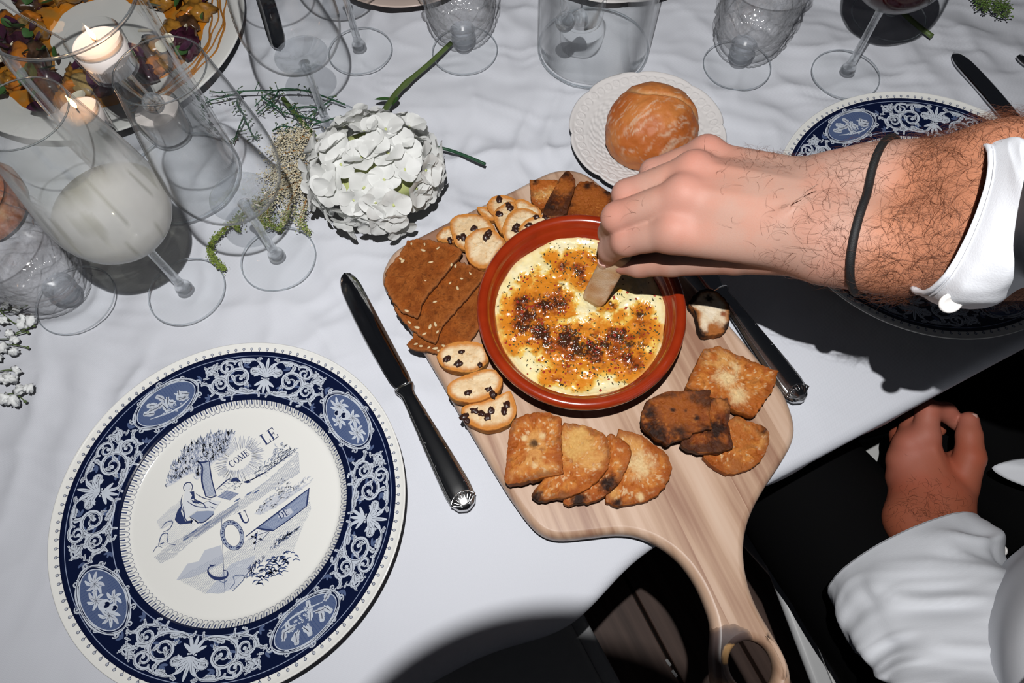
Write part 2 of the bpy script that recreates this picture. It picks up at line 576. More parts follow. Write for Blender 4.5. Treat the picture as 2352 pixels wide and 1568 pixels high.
def board_knot(cx):
    vd = _N.new('ShaderNodeVectorMath'); vd.operation = 'DISTANCE'
    nz = _N.new('ShaderNodeTexNoise'); nz.inputs['Scale'].default_value = 60; nz.inputs['Detail'].default_value = 4
    _L.new(_tc.outputs['Object'], nz.inputs['Vector'])
    va = _N.new('ShaderNodeVectorMath'); va.operation = 'MULTIPLY_ADD'
    va.inputs[1].default_value = (.012, .012, 0)
    _L.new(nz.outputs['Color'], va.inputs[0]); _L.new(_tc.outputs['Object'], va.inputs[2])
    vs = _N.new('ShaderNodeVectorMath'); vs.operation = 'MULTIPLY'; vs.inputs[1].default_value = (1, 1, 0)
    _L.new(va.outputs[0], vs.inputs[0]); _L.new(vs.outputs[0], vd.inputs[0])
    vd.inputs[1].default_value = (cx[0] + .006, cx[1] + .006, 0)
    return vd


# outline of the board, at its top face
out_px = [(876, 640), (884, 605), (912, 568), (985, 528), (1060, 490), (1180, 432), (1240, 401), (1275, 388), (1312, 386), (1348, 397), (1382, 422), (1412, 452),
          (1560, 612), (1700, 768), (1790, 882), (1816, 930), (1828, 975), (1824, 1012), (1800, 1057), (1762, 1115), (1732, 1170), (1716, 1220), (1712, 1270), (1720, 1330),
          (1741, 1390), (1775, 1450), (1804, 1500), (1820, 1548), (1818, 1600), (1795, 1645), (1750, 1668), (1700, 1660), (1660, 1625), (1642, 1575),
          (1637, 1505), (1640, 1440), (1625, 1388), (1600, 1335), (1565, 1288), (1520, 1252), (1470, 1230), (1420, 1224), (1360, 1230), (1300, 1236), (1265, 1233), (1235, 1218),
          (1210, 1192), (1185, 1158), (1150, 1105), (1060, 955), (1000, 850), (940, 750), (893, 672)]
BT = .018                                               # board thickness, lying at z = .001
BZ = .019
bo = np.array([G(x, y, BZ) for x, y in out_px])
bc = np.array([G(1330, 760, 0)[0], G(1330, 760, 0)[1], T])
bo2 = resample(spline(bo[:, :2], 600, True), 320, True) - bc[:2]
hc = G(1732, 1528, BZ)[:2] - bc[:2]; hr = .0160
hole = np.stack([hc[0] + hr * np.cos(np.linspace(0, 2 * np.pi, 48, endpoint=False)), hc[1] + hr * np.sin(np.linspace(0, 2 * np.pi, 48, endpoint=False))], 1)
import bmesh


def slab_with_hole(outer, inner, prof):
    """prof: list of (inset, z); flat faces are filled between outer and inner loops"""
    bm = bmesh.new()
    def offs(L, d):
        tn = np.roll(L, -1, 0) - np.roll(L, 1, 0); tn /= np.linalg.norm(tn, axis=1)[:, None]
        nn = np.stack([-tn[:, 1], tn[:, 0]], 1)
        ar = 0.5 * np.sum(L[:, 0] * np.roll(L[:, 1], -1) - np.roll(L[:, 0], -1) * L[:, 1])
        return L + nn * d * np.sign(ar)
    loops = {}
    for key, L, sg in (('o', outer, 1), ('i', inner, -1)):
        rr = []
        for ins, z in prof:
            Q = offs(L, ins) if sg > 0 else offs(L, -ins)
            rr.append([bm.verts.new((q[0], q[1], z)) for q in Q])
        for a_, b_ in zip(rr[:-1], rr[1:]):
            n = len(a_)
            for j in range(n):
                bm.faces.new((a_[j], a_[(j + 1) % n], b_[(j + 1) % n], b_[j]))
        loops[key] = rr
    for lev in (0, -1):
        edges = []
        for key in 'oi':
            r = loops[key][lev]
            for j in range(len(r)):
                e = bm.edges.get((r[j], r[(j + 1) % len(r)]))
                edges.append(e)
        bmesh.ops.triangle_fill(bm, use_beauty=True, use_dissolve=False, edges=edges)
    bmesh.ops.recalc_face_normals(bm, faces=bm.faces)
    me = bpy.data.meshes.new('serving_board'); bm.to_mesh(me); bm.free()
    return me


prof = [(.004, .001), (.0012, .0022), (0, .005), (0, BZ - .006), (.0010, BZ - .0028), (.0028, BZ - .0008), (.0055, BZ)]
bme = slab_with_hole(bo2, hole, prof)
kd = board_knot((_kc[0] - bc[0], _kc[1] - bc[1]))
_kr = _N.new('ShaderNodeValToRGB')
for p_, c_ in ((.0, (.55, .33, .15, 1)), (.16, (.50, .29, .12, 1)), (.20, (.055, .035, .03, 1)), (.40, (.09, .062, .058, 1)), (.50, (.13, .085, .07, 1)), (.57, (.30, .19, .13, 1))):
    e = _kr.color_ramp.elements.new(p_); e.color = c_
_kr.color_ramp.elements.remove(_kr.color_ramp.elements[0]); _kr.color_ramp.elements.remove(_kr.color_ramp.elements[-1])
_ks = _N.new('ShaderNodeMath'); _ks.operation = 'MULTIPLY'; _ks.inputs[1].default_value = 1 / .034
_L.new(kd.outputs['Value'], _ks.inputs[0]); _L.new(_ks.outputs[0], _kr.inputs['Fac'])
_km = _N.new('ShaderNodeMath'); _km.operation = 'LESS_THAN'; _km.inputs[1].default_value = .57; _L.new(_ks.outputs[0], _km.inputs[0])
_kx = _N.new('ShaderNodeMix'); _kx.data_type = 'RGBA'
_L.new(_km.outputs[0], _kx.inputs[0]); _L.new(_r1.outputs['Color'], _kx.inputs[6]); _L.new(_kr.outputs['Color'], _kx.inputs[7])
_L.new(_kx.outputs[2], _B.inputs['Base Color'])
_bb = _N.new('ShaderNodeBump'); _bb.inputs['Strength'].default_value = .15; _bb.inputs['Distance'].default_value = .0006
_L.new(_g1.outputs['Fac'], _bb.inputs['Height']); _L.new(_bb.outputs['Normal'], _B.inputs['Normal'])
bme.materials.append(m_board)
for p in bme.polygons: p.use_smooth = abs(p.normal.z) < .98
board = put('serving_board', bme, None, bc)
tag(board, 'pale wooden serving board with a holed handle overhanging the table edge', 'board')

# ------------------------------------------------------------------ terracotta dish and baked cheese
m_clay = mat('glazed_terracotta', (.33, .014, .001), .22, Coat_Weight=1.0, Coat_Roughness=.10)
_N, _L, _B = nodes(m_clay)
_tc = _N.new('ShaderNodeTexCoord'); _ns = _N.new('ShaderNodeTexNoise'); _ns.inputs['Scale'].default_value = 35; _ns.inputs['Detail'].default_value = 5
_rp = _N.new('ShaderNodeValToRGB'); _rp.color_ramp.elements[0].position = .35; _rp.color_ramp.elements[0].color = (.25, .019, .0030, 1)
_rp.color_ramp.elements[1].position = .7; _rp.color_ramp.elements[1].color = (.34, .032, .0050, 1)
_L.new(_tc.outputs['Object'], _ns.inputs['Vector']); _L.new(_ns.outputs['Fac'], _rp.inputs['Fac']); _L.new(_rp.outputs['Color'], _B.inputs['Base Color'])
DZ = .0195
dish_c = np.array([.0560, .2490, T + DZ])
RD = .0822
dish = empty('terracotta_dish', dish_c, 'round glazed terracotta dish holding the baked cheese on the board', 'dish')
prof = [(0, .0), (.050, .0), (.062, .0015), (.070, .008), (.0765, .022), (.0805, .034), (RD, .0395), (RD + .0003, .0425), (RD - .0012, .0448), (RD - .004, .0455), (RD - .0068, .0446), (RD - .0085, .0425),
        (RD - .0092, .0390), (RD - .0105, .0372), (RD - .0122, .0360), (.0675, .026), (.060, .012), (.05, .007), (0, .006)]
V, F = lathe(prof, 128)
V[:, 1] *= 1.045
obj('dish_body', V, F, m_clay, dish)

# cheese: one bubbling, scorched surface
m_cheese = mat('melted_cheese', (.9, .8, .5), .22, Subsurface_Weight=.0, Coat_Weight=.5, Coat_Roughness=.12)
use_col(m_cheese)
add_noise_bump(m_cheese, 420, .35, .0008, 4)
nr, nt = 120, 300
rr = np.linspace(0, 1, nr) ** .7; th = np.linspace(0, 2 * np.pi, nt, endpoint=False)
RR, TH = np.meshgrid(rr, th, indexing='ij')
edge = .0690 + .0008 * np.sin(5 * TH) + .0006 * np.sin(11 * TH + 1)
X = RR * edge * np.cos(TH); Y = RR * edge * np.sin(TH) * 1.045
P2 = np.stack([X, Y], -1)
CZ = DZ + .0290


def pxl(x, y):                                           # picture point on the cheese, in dish space
    q = G(x, y, CZ); return (q[0] - dish_c[0], q[1] - dish_c[1])


def blobs(lst):
    r = 0
    for x, y, rad, w in lst:
        c = pxl(x, y); d2 = (P2[..., 0] - c[0]) ** 2 + (P2[..., 1] - c[1]) ** 2
        r = np.maximum(r, w * np.exp(-d2 / (2 * (rad * 3.6e-4) ** 2)))
    return r


oil = blobs([(1210, 700, 42, 1), (1195, 735, 40, 1), (1265, 700, 45, 1), (1240, 760, 40, 1), (1300, 790, 50, 1), (1370, 800, 55, 1), (1430, 790, 50, 1), (1460, 830, 38, 1), (1480, 755, 32, 1), (1475, 715, 22, .9),
             (1440, 830, 40, 1), (1250, 655, 30, .8), (1290, 615, 28, .8), (1330, 605, 34, 1), (1265, 590, 22, .7), (1340, 640, 28, .9), (1210, 650, 26, .6), (1400, 700, 22, .7), (1425, 725, 22, .6), (1420, 670, 16, .5),
             (1260, 865, 26, .75), (1300, 860, 30, .85), (1340, 870, 26, .7), (1180, 790, 30, .7), (1160, 745, 20, .45), (1380, 850, 25, .6), (1365, 600, 24, .8), (1230, 620, 16, .5), (1150, 775, 14, .5)])
scorch = blobs([(1200, 690, 15, .8), (1215, 725, 20, 1), (1200, 750, 15, .9), (1250, 700, 22, .9), (1285, 695, 18, .9), (1240, 760, 22, 1), (1255, 785, 16, .8), (1305, 775, 26, 1), (1330, 800, 22, 1), (1360, 795, 24, 1), (1390, 790, 22, .9),
                (1420, 770, 18, .8), (1445, 790, 18, .8), (1470, 790, 16, .7), (1470, 720, 13, .9), (1455, 840, 14, .7), (1405, 695, 9, .8), (1330, 620, 13, .8), (1295, 610, 10, .7), (1360, 590, 8, .7), (1300, 830, 13, .7), (1365, 830, 16, .8),
                (1440, 825, 16, .8), (1195, 705, 14, .8), (1290, 660, 12, .6), (1340, 645, 10, .6), (1275, 870, 9, .5), (1300, 880, 8, .6)])
n1 = fbm(P2, 180, 5, 11, .6); n2 = fbm(P2, 420, 4, 31, .6); n3 = fbm(P2, 90, 4, 3)
oil_m = sm(.26, .62, oil + .28 * n1 + .1 * n3)
red_m = sm(.45, .85, oil * .85 + .5 * n1 + .25 * n3) * sm(.3, .7, scorch + .35 * oil + .25 * n1)
dark_m = sm(.50, .85, scorch + .55 * n2 + .25 * n1)
cream = lerp((.80, .68, .34), (.84, .76, .48), sm(-.4, .5, n3))
cream = lerp(cream, (.62, .60, .42), sm(.25, .5, n2) * .5)
c = lerp(cream, (.76, .45, .025), sm(.05, .5, oil_m) * .8)
c = lerp(c, (.60, .165, .003), sm(.4, 1, oil_m) * (.85))
c = lerp(c, (.26, .040, .008), red_m * .85)
c = lerp(c, (.030, .010, .006), dark_m * .92)
rim_m = sm(.93, 1.0, RR + .03 * n1)
c = lerp(c, (.62, .36, .12), rim_m * .55)
Zc = .0290 + .0018 * fbm(P2, 120, 4, 7) * sm(1, .8, RR) + .0022 * sm(.9, .985, RR) * (.6 + .6 * n3) - .0012 * sm(.985, 1, RR) + .0010 * red_m * n2 - .0012 * oil_m + .0016 * dark_m * (.5 + n2)
# the dent the dipped bread pushes into the cheese
dc = pxl(1368, 692)
Zc = Zc - .005 * np.exp(-((P2[..., 0] - dc[0]) ** 2 + (P2[..., 1] - dc[1]) ** 2) / (2 * .006 ** 2))
V = np.stack([X, Y, Zc], -1).reshape(-1, 3)
I, J = np.meshgrid(np.arange(nr - 1), np.arange(nt), indexing='ij')
F = np.stack([I * nt + J, (I + 1) * nt + J, (I + 1) * nt + (J + 1) % nt, I * nt + (J + 1) % nt], -1).reshape(-1, 4)
# closed below so that it is a body of cheese
base_i = len(V)
th2 = th
Vb = np.stack([.064 * np.cos(th2), .064 * np.sin(th2) * 1.045, np.full(nt, .021)], 1)
Vc = np.concatenate([V, Vb]); Jn = np.arange(nt)
F2 = np.stack([(nr - 1) * nt + Jn, base_i + Jn, base_i + (Jn + 1) % nt, (nr - 1) * nt + (Jn + 1) % nt], 1)
cc = np.concatenate([c.reshape(-1, 3), np.repeat(np.array([[.8, .7, .45]]), nt, 0)])
cheese = empty('baked_cheese', dish_c, 'bubbling melted white cheese scorched orange brown, filling the terracotta dish', 'cheese')
obj('cheese_surface', Vc, np.concatenate([F, F2]), m_cheese, cheese, col=cc)
# herb and chilli flakes scattered on it
m_flake = mat('herb_flakes', (.05, .06, .02), .6); use_col(m_flake)
rng = np.random.default_rng(4)
fb = MB(); cnt = 0
oil_f = oil; zc_f = Zc
while cnt < 1050:
    i = rng.integers(0, nr); j = rng.integers(0, nt)
    if rng.random() > rr[i] + .05 or rr[i] > .97: continue
    w = .045 + .75 * min(1, oil_f[i, j]) + .25 * min(1., scorch[i, j])
    if rng.random() > w: continue
    p = np.array([X[i, j], Y[i, j], zc_f[i, j] + .0003])
    a_ = rng.random() * 6.28; L = rng.uniform(.0005, .0015); Wd = L * rng.uniform(.25, .6)
    if rng.random() < .22:
        L *= 1.15; Wd = L * .7; cl = (.33, .022, .008)
    else:
        cl = [(.045, .05, .012), (.075, .075, .02), (.02, .018, .008), (.10, .085, .03)][rng.integers(0, 4)]
    u = np.array([math.cos(a_), math.sin(a_), rng.uniform(-.3, .5)]); v = np.array([-math.sin(a_), math.cos(a_), rng.uniform(-.4, .4)])
    Q = [p - u * L, p - v * Wd + [0, 0, .0002], p + u * L, p + v * Wd + [0, 0, .0003], p + [0, 0, .0007]]
    fb.add(Q, [(0, 1, 4), (1, 2, 4), (2, 3, 4), (3, 0, 4)], cl); cnt += 1
o = fb.build('herb_flakes', m_flake, cheese, smooth=False); o['kind'] = 'stuff'; o['label'] = 'dried herbs and red chilli flakes'

# ------------------------------------------------------------------ blue and white transfer-printed dinner plates
m_glaze = mat('cream_glaze', (.80, .80, .77), .12, Coat_Weight=.4, Coat_Roughness=.05)
m_print = mat('blue_transfer_print', (.02, .03, .1), .12, Coat_Weight=.4, Coat_Roughness=.05)
use_col(m_print)
NAVY = (.004, .008, .034); PALE = (.55, .60, .68); MIDB = (.085, .12, .23); GREYB = (.26, .31, .44); LIGHTB = (.50, .54, .62)
PR = .135


def plate_z(r):
    r = np.asarray(r, float)
    return .0062 + .0063 * sm(.080, .0905, r) + np.clip((r - .0905) / .043, 0, 1.05) * .0090


class Print:
    """flat print built as thin glazed shapes lying on the plate's surface"""
    def __init__(s, mapf): s.m = MB(); s.f = mapf; s.lay = 0
    def ribbon(s, P, w, c, lay=None, closed=False):
        P = np.asarray(P, float); n = len(P)
        w = np.broadcast_to(np.asarray(w, float), (n,))
        d = (np.roll(P, -1, 0) - np.roll(P, 1, 0)) if closed else np.gradient(P, axis=0)
        d /= np.linalg.norm(d, axis=1)[:, None] + 1e-12
        nn = np.stack([-d[:, 1], d[:, 0]], 1) * w[:, None] / 2
        Q = np.concatenate([P + nn, P - nn])
        m = n if closed else n - 1
        F = [(i, (i + 1) % n, n + (i + 1) % n, n + i) for i in range(m)]
        s.m.add(s.f(Q, s.lay if lay is None else lay), F, c)
    def fan(s, P, c, lay=None):
        P = np.asarray(P, float); n = len(P)
        Q = np.concatenate([P, P.mean(0)[None]])
        s.m.add(s.f(Q, s.lay if lay is None else lay), [(i, (i + 1) % n, n) for i in range(n)], c)
    def disc(s, c0, r, c, lay=None, n=10):
        t = np.linspace(0, 2 * np.pi, n, endpoint=False)
        s.fan(np.stack([c0[0] + r * np.cos(t), c0[1] + r * np.sin(t)], 1), c, lay)
    def taper(s, P, w, c, lay=None, n=14, e=.8):
        Q = spline(P, n) if len(P) > 2 else np.linspace(P[0], P[1], n)
        t = np.linspace(0, 1, n)
        s.ribbon(Q, w * (np.sin(np.pi * np.clip(t * .9 + .05, 0, 1)) ** e + .12), c, lay)


def annulus(pr, a, b, c, lay, n=180):
    t = np.linspace(0, 2 * np.pi, n, endpoint=False)
    k = 4
    rs = np.linspace(a, b, k)
    Q = np.concatenate([np.stack([r * np.cos(t), r * np.sin(t)], 1) for r in rs])
    F = [(i * n + j, i * n + (j + 1) % n, (i + 1) * n + (j + 1) % n, (i + 1) * n + j) for i in range(k - 1) for j in range(n)]
    pr.m.add(pr.f(Q, lay), F, c)


def on_plate(Q, lay):
    r = np.linalg.norm(Q, axis=1)
    return np.concatenate([Q, (plate_z(r) + .00012 + lay * .00006)[:, None]], 1)


rimp = Print(on_plate)
annulus(rimp, .66 * PR, .930 * PR, NAVY, 0)
annulus(rimp, .930 * PR, .943 * PR, (.004, .007, .03), 0)
annulus(rimp, .648 * PR, .661 * PR, NAVY, 0)
annulus(rimp, .682 * PR, .687 * PR, GREYB, 1)
annulus(rimp, .914 * PR, .918 * PR, GREYB, 1)
for k in range(122):                                     # pearl border
    a = 2 * math.pi * k / 122; u = np.array([math.cos(a), math.sin(a)])
    rimp.disc(u * .959 * PR, .00118, (.03, .04, .09), 0, 12)
    rimp.disc(u * .959 * PR, .00084, (.46, .49, .55), 1, 10)
    rimp.ribbon([u * .952 * PR, u * .942 * PR], .0005, (.02, .03, .08), 0)
NL = 128
for k in range(NL):                                      # looped fringe inside the band
    a = 2 * math.pi * k / NL; u = np.array([math.cos(a), math.sin(a)]); v = np.array([-u[1], u[0]])
    hw = math.pi * .63 * PR / NL
    b0 = .650 * PR; b1 = .622 * PR
    t = np.linspace(0, np.pi, 8)
    loop = [u * b0 + v * hw * .86] + [u * (b1 - hw * .9 * math.sin(x)) + v * hw * .86 * math.cos(x) for x in t] + [u * b0 - v * hw * .86]
    rimp.ribbon(loop, .00032, (.10, .12, .2), 0)
    rimp.ribbon([u * .652 * PR, u * .626 * PR], hw * .50, (.05, .07, .16), 0)

RM = .1072                                               # mid radius of the band


def panel(theta, flip, stretch=1.0):
    def f(P):
        P = np.asarray(P, float); th = theta + flip * P[:, 0] * stretch / RM
        r = RM + P[:, 1]
        return np.stack([r * np.cos(th), r * np.sin(th)], 1)
    return f


def spiral(c, r0, a0, turns, r1=.0012, n=34):
    t = np.linspace(0, 1, n)
    r = r0 + (r1 - r0) * t ** .8; a = a0 + turns * 2 * np.pi * t
    return np.stack([c[0] + r * np.cos(a), c[1] + r * np.sin(a)], 1)


def draw_leaf(pr, f, base, ang, L, curl, w, c, lay=2, lobes=5):
    """acanthus leaf: curling spine with lobes on both sides and an engraved vein"""
    t = np.linspace(0, 1, 9)
    a = ang + curl * t
    sp = np.array(base) + np.concatenate([[[0, 0]], np.cumsum(np.stack([np.cos(a), np.sin(a)], 1)[:-1] * L / 8, 0)])
    pr.ribbon(f(sp), w * (1 - .75 * t), c, lay)
    for i in range(1, lobes + 1):
        k = int(i * 7 / (lobes + 1)) + 1
        for sd in (-1, 1):
            la = a[k] + sd * (.85 - .04 * i); ll = L * .34 * (1 - .08 * i)
            q = [sp[k], sp[k] + ll * .55 * np.array([math.cos(la), math.sin(la)]), sp[k] + ll * np.array([math.cos(la - sd * .6), math.sin(la - sd * .6)])]
            pr.taper(f(spline(q, 7)), w * .85, c, lay, 7)
    pr.ribbon(f(sp[:7]), w * .18, NAVY, lay + 1)


def draw_scroll(pr, f, pts, w, c=PALE, lay=2):
    Q = spline(pts, 46) if len(pts) < 20 else np.asarray(pts)
    n = len(Q); t = np.linspace(0, 1, n)
    wp = w * (.35 + .65 * np.sin(np.pi * np.clip(t * 1.1, 0, 1)) ** .7)
    pr.ribbon(f(Q), wp, c, lay)
    d = np.gradient(Q, axis=0); d /= np.linalg.norm(d, axis=1)[:, None] + 1e-9
    nn = np.stack([-d[:, 1], d[:, 0]], 1)
    pr.ribbon(f(Q[3:-3] + nn[3:-3] * (wp[3:-3, None] * .18)), w * .12, NAVY, lay + 1)
    pr.disc(f(Q[-1:])[0], w * .62, c, lay)


def scroll_panel(pr, theta):
    for fl_ in (1, -1):
        f = panel(theta, fl_, 1.14)
        # main S scroll, second scroll, small end scrolls
        draw_scroll(pr, f, np.concatenate([spline([(.0008, -.004), (.004, -.0115), (.012, -.0142), (.0215, -.0125)], 18), spiral((.0195, -.0015), .0112, -1.35, 1.75)]), .0026)
        draw_scroll(pr, f, np.concatenate([spline([(.0035, .006), (.0075, .0125), (.015, .0140), (.0225, .0128)], 14), spiral((.0115, .0062), .0052, 1.2, 1.4)[:0], spiral((.0270, .0085), .0062, 2.2, -1.5)]), .0022)
        draw_scroll(pr, f, np.concatenate([spline([(.0200, -.0125), (.027, -.0142), (.0335, -.0120)], 10), spiral((.0340, -.0042), .0078, -1.6, 1.6)]), .0022)
        draw_scroll(pr, f, spiral((.0385, .0085), .0046, 3.6, -1.5), .0018)
        draw_scroll(pr, f, spiral((.0085, .0035), .0042, -2.0, -1.5), .0016)
        draw_scroll(pr, f, spiral((.0275, -.0120), .0028, 2.2, 1.3), .0013)
        for b, an, L, cu, w in (((.006, -.0125), -.3, .0085, .9, .0016), ((.013, -.0135), .9, .0080, -1.2, .0015), ((.0100, .0130), -.6, .0075, 1.2, .0015), ((.0180, .0135), -1.2, .0078, -1.1, .0015),
                                ((.0290, -.0020), 1.0, .0100, -1.0, .0017), ((.0260, .0025), -2.4, .0065, .9, .0012), ((.0335, .0050), .2, .0080, 1.2, .0015), ((.0395, -.0090), .9, .0085, 1.0, .0015),
                                ((.0300, -.0135), .3, .0070, -.9, .0013), ((.0330, .0140), -.5, .0075, -.9, .0014), ((.0045, .0020), .5, .0065, -1.2, .0013), ((.0190, -.0015), 2.4, .0045, 1.0, .0010), ((.0340, -.0042), 1.2, .0042, 1.0, .0009),
                                ((.0420, -.0015), .7, .0060, -1.0, .0012)):
            draw_leaf(pr, f, b, an, L, cu, w, PALE, 3, 4)
        rq = random.Random(21)
        for k in range(34):                              # finer curling leaflets between the scrolls
            b = (rq.uniform(.003, .046), rq.uniform(-.0145, .0145)); an = rq.uniform(0, 6.28)
            draw_leaf(pr, f, b, an, rq.uniform(.0035, .0058), rq.uniform(-1.2, 1.2), .0009, PALE if k % 3 else LIGHTB, 2, 3)
        # dotted pale sprigs in the ground
        for b, an in (((.0440, -.0130), .6), ((.0455, .0050), .2), ((.0240, -.0040), 1.3), ((.0160, .0080), 2.6), ((.0140, -.0070), -1.9), ((.0225, .0050), .1)):
            for k in range(-1, 2):
                a2 = an + k * .8
                pr.taper(f([b, (b[0] + .0024 * math.cos(a2), b[1] + .0024 * math.sin(a2)), (b[0] + .0044 * math.cos(a2), b[1] + .0044 * math.sin(a2))]), .0016, MIDB, 1, 6)
    f = panel(theta, 1)                                  # palmette between them
    for k in range(-3, 4):
        an = math.pi / 2 - k * .42; L = .0150 - .0012 * abs(k) ** 1.3
        pr.taper(f(spline([(0, -.001), (math.cos(an) * L * .6, math.sin(an) * L * .6), (math.cos(an - k * .10) * L, math.sin(an) * L - .0012 * abs(k))], 9)), .0024, PALE, 4, 9)
        pr.ribbon(f([(math.cos(an) * .003, math.sin(an) * .003), (math.cos(an) * L * .75, math.sin(an) * L * .75)]), .00022, NAVY, 5)
    for k in (-2, -1, 0, 1, 2):
        an = -math.pi / 2 + k * .5; L = .0115 - .001 * abs(k)
        pr.taper(f([(0, -.003), (math.cos(an) * L * .6, -.003 + math.sin(an) * L * .6), (math.cos(an + k * .12) * L, -.003 + math.sin(an) * L)]), .0022, PALE, 4, 9)
    pr.ribbon(f([(-.0035, -.002), (0, -.0028), (.0035, -.002)]), .0012, PALE, 6)
    for k in (-1, 0, 1):
        pr.disc(f([(k * .0018, -.0024)])[0], .0004, NAVY, 7, 6)


def medallion(pr, theta, kind, rs):
    f = panel(theta, 1)
    A, B = .0275, .0150
    t = np.linspace(0, 2 * np.pi, 72, endpoint=False)
    ov = lambda k, dx=0: np.stack([(A * k + dx) * np.cos(t) + .0012 * np.sin(2 * t), (B * k + dx) * np.sin(t)], 1)
    pr.fan(f(ov(.92)), MIDB, 1)
    for i in range(-11, 12):                             # stippled ground
        x = i * .0021; h = B * .86 * math.sqrt(max(0, 1 - (x / (A * .9)) ** 2))
        if h > .001: pr.ribbon(f([(x - .001, -h), (x + .001, h)]), .0003, (.05, .08, .2), 2)
    wv = .0019 * (1 + .35 * np.sin(8 * t + rs))
    pr.ribbon(f(ov(1.0)), wv, PALE, 3, closed=True)
    pr.ribbon(f(ov(.99)), .00035, NAVY, 4, closed=True)
    pr.ribbon(f(ov(.90)), .0006, PALE, 3, closed=True)
    for k in range(10):                                  # little C scrolls round the frame
        a = 2 * math.pi * (k + .5) / 10 + .1
        c0 = ((A + .0018) * math.cos(a), (B + .0012) * math.sin(a))
        if abs(c0[1]) > .0135 and abs(c0[0]) > .012: c0 = (c0[0], c0[1] * .98)
        draw_scroll(pr, f, spiral(c0, .0026, a + 1.2, 1.1 * (1 if k % 2 else -1), .0008, 14), .0012, PALE, 4)
    rg = random.Random(rs)
    if kind == 'grape':
        for k in range(13):
            b = (-.019 + .0031 * k, rg.uniform(-.005, .005)); an = rg.uniform(0, 6.28)
            draw_leaf(pr, f, b, an, .0080, rg.uniform(-.5, .5), .0026, PALE if k % 3 else LIGHTB, 5 + 2 * (k % 2), 4)
        for k in range(26):
            c0 = (rg.gauss(.0, .0048), -.0045 + rg.gauss(0, .0026))
            pr.disc(f([c0])[0], .00085, PALE, 7, 8); pr.disc(f([(c0[0] + .0002, c0[1] - .0002)])[0], .0004, MIDB, 8, 6)
        pr.taper(f([(-.018, -.006), (-.008, -.0085), (.004, -.007), (.017, -.002)]), .0012, PALE, 6)
    else:
        for cx, cy, n_, L in ((-.014, .001, 8, 1.0), (-.002, .004, 7, .9), (.013, .002, 8, 1.0), (.004, -.006, 6, .8)):
            for q in range(n_):
                a2 = q * 6.28 / n_ + cx * 90
                P = [(cx, cy), (cx + .0046 * L * math.cos(a2), cy + .0036 * L * math.sin(a2)), (cx + .0096 * L * math.cos(a2 + .25), cy + .0062 * L * math.sin(a2 + .25))]
                pr.taper(f(P), .0021, PALE if q % 3 else LIGHTB, 5, 9); pr.ribbon(f(P[:2]), .0002, NAVY, 6)
        for c0, rd in (((.004, .001), .0040), ((.010, -.002), .0034)):
            pr.disc(f([c0])[0], rd, PALE, 7, 16); pr.disc(f([(c0[0] + rd * .25, c0[1] - rd * .3)])[0], rd * .55, NAVY, 8, 14); pr.disc(f([(c0[0] - rd * .2, c0[1] + rd * .2)])[0], rd * .45, LIGHTB, 9, 10)
        for k in range(7):
            pr.disc(f([(-.012 + rg.gauss(0, .003), rg.gauss(.003, .002))])[0], .0010, LIGHTB, 7, 8)


for q in range(4):
    medallion(rimp, math.radians(36.5 + 90 * q), 'fruit' if q % 2 == 0 else 'grape', 3 + q)
    scroll_panel(rimp, math.radians(-8.5 + 90 * q))

# ---- printed picture in the well, drawn in the plate's own plane
PLC = np.array([-.22246, .11717, T])                     # first plate's centre on the cloth
_pz = .0064


def pic_map(Q, lay):
    out = []
    for x, y in Q:
        p = G(330 + x / 3.484, 950 + y / 3.484, _pz)
        out.append((p[0] - PLC[0], p[1] - PLC[1], _pz + .0001 + lay * .00006))
    return np.array(out)


pic = Print(pic_map)
rg = random.Random(8)
INK = (.030, .045, .13); SOFT = (.33, .37, .47); PALEINK = (.55, .58, .65)


def inside(p, poly):
    x, y = p; r = False; n = len(poly)
    for i in range(n):
        x1, y1 = poly[i]; x2, y2 = poly[(i + 1) % n]
        if (y1 > y) != (y2 > y) and x < (x2 - x1) * (y - y1) / (y2 - y1) + x1: r = not r
    return r


def hatch(poly, ang, gap, w, c, broken=.25, lay=1):
    d = np.array([math.cos(ang), math.sin(ang)]); nn = np.array([-d[1], d[0]])
    P = np.array(poly, float); t0, t1 = (P @ nn).min(), (P @ nn).max()
    s = t0 + gap / 2
    while s < t1:
        xs = []
        for i in range(len(P)):
            a_, b_ = P[i], P[(i + 1) % len(P)]
            ta, tb = a_ @ nn - s, b_ @ nn - s
            if ta * tb < 0:
                q = a_ + (b_ - a_) * (ta / (ta - tb)); xs.append(q @ d)
        xs.sort()
        for u0, u1 in zip(xs[::2], xs[1::2]):
            u = u0 + rg.uniform(0, 12)
            while u < u1 - 6:
                e = min(u1, u + rg.uniform(60, 260))
                pic.ribbon([d * u + nn * s, d * e + nn * s], w * rg.uniform(.6, 1.2), c, lay)
                u = e + (rg.uniform(5, 40) if rg.random() < broken else 1)
        s += gap * rg.uniform(.85, 1.15)


def strokes(poly, n, L, w, c, ang=None, lay=2):
    P = np.array(poly); lo, hi = P.min(0), P.max(0); k = 0
    while k < n:
        p = (rg.uniform(lo[0], hi[0]), rg.uniform(lo[1], hi[1]))
        if not inside(p, poly): continue
        k += 1
        a_ = rg.uniform(0, 6.28) if ang is None else ang + rg.gauss(0, .5)
        l = L * rg.uniform(.5, 1.2)
        pic.taper([p, (p[0] + l * .5 * math.cos(a_), p[1] + l * .5 * math.sin(a_)), (p[0] + l * math.cos(a_ + .5), p[1] + l * math.sin(a_ + .5))], w, c, lay, 5)


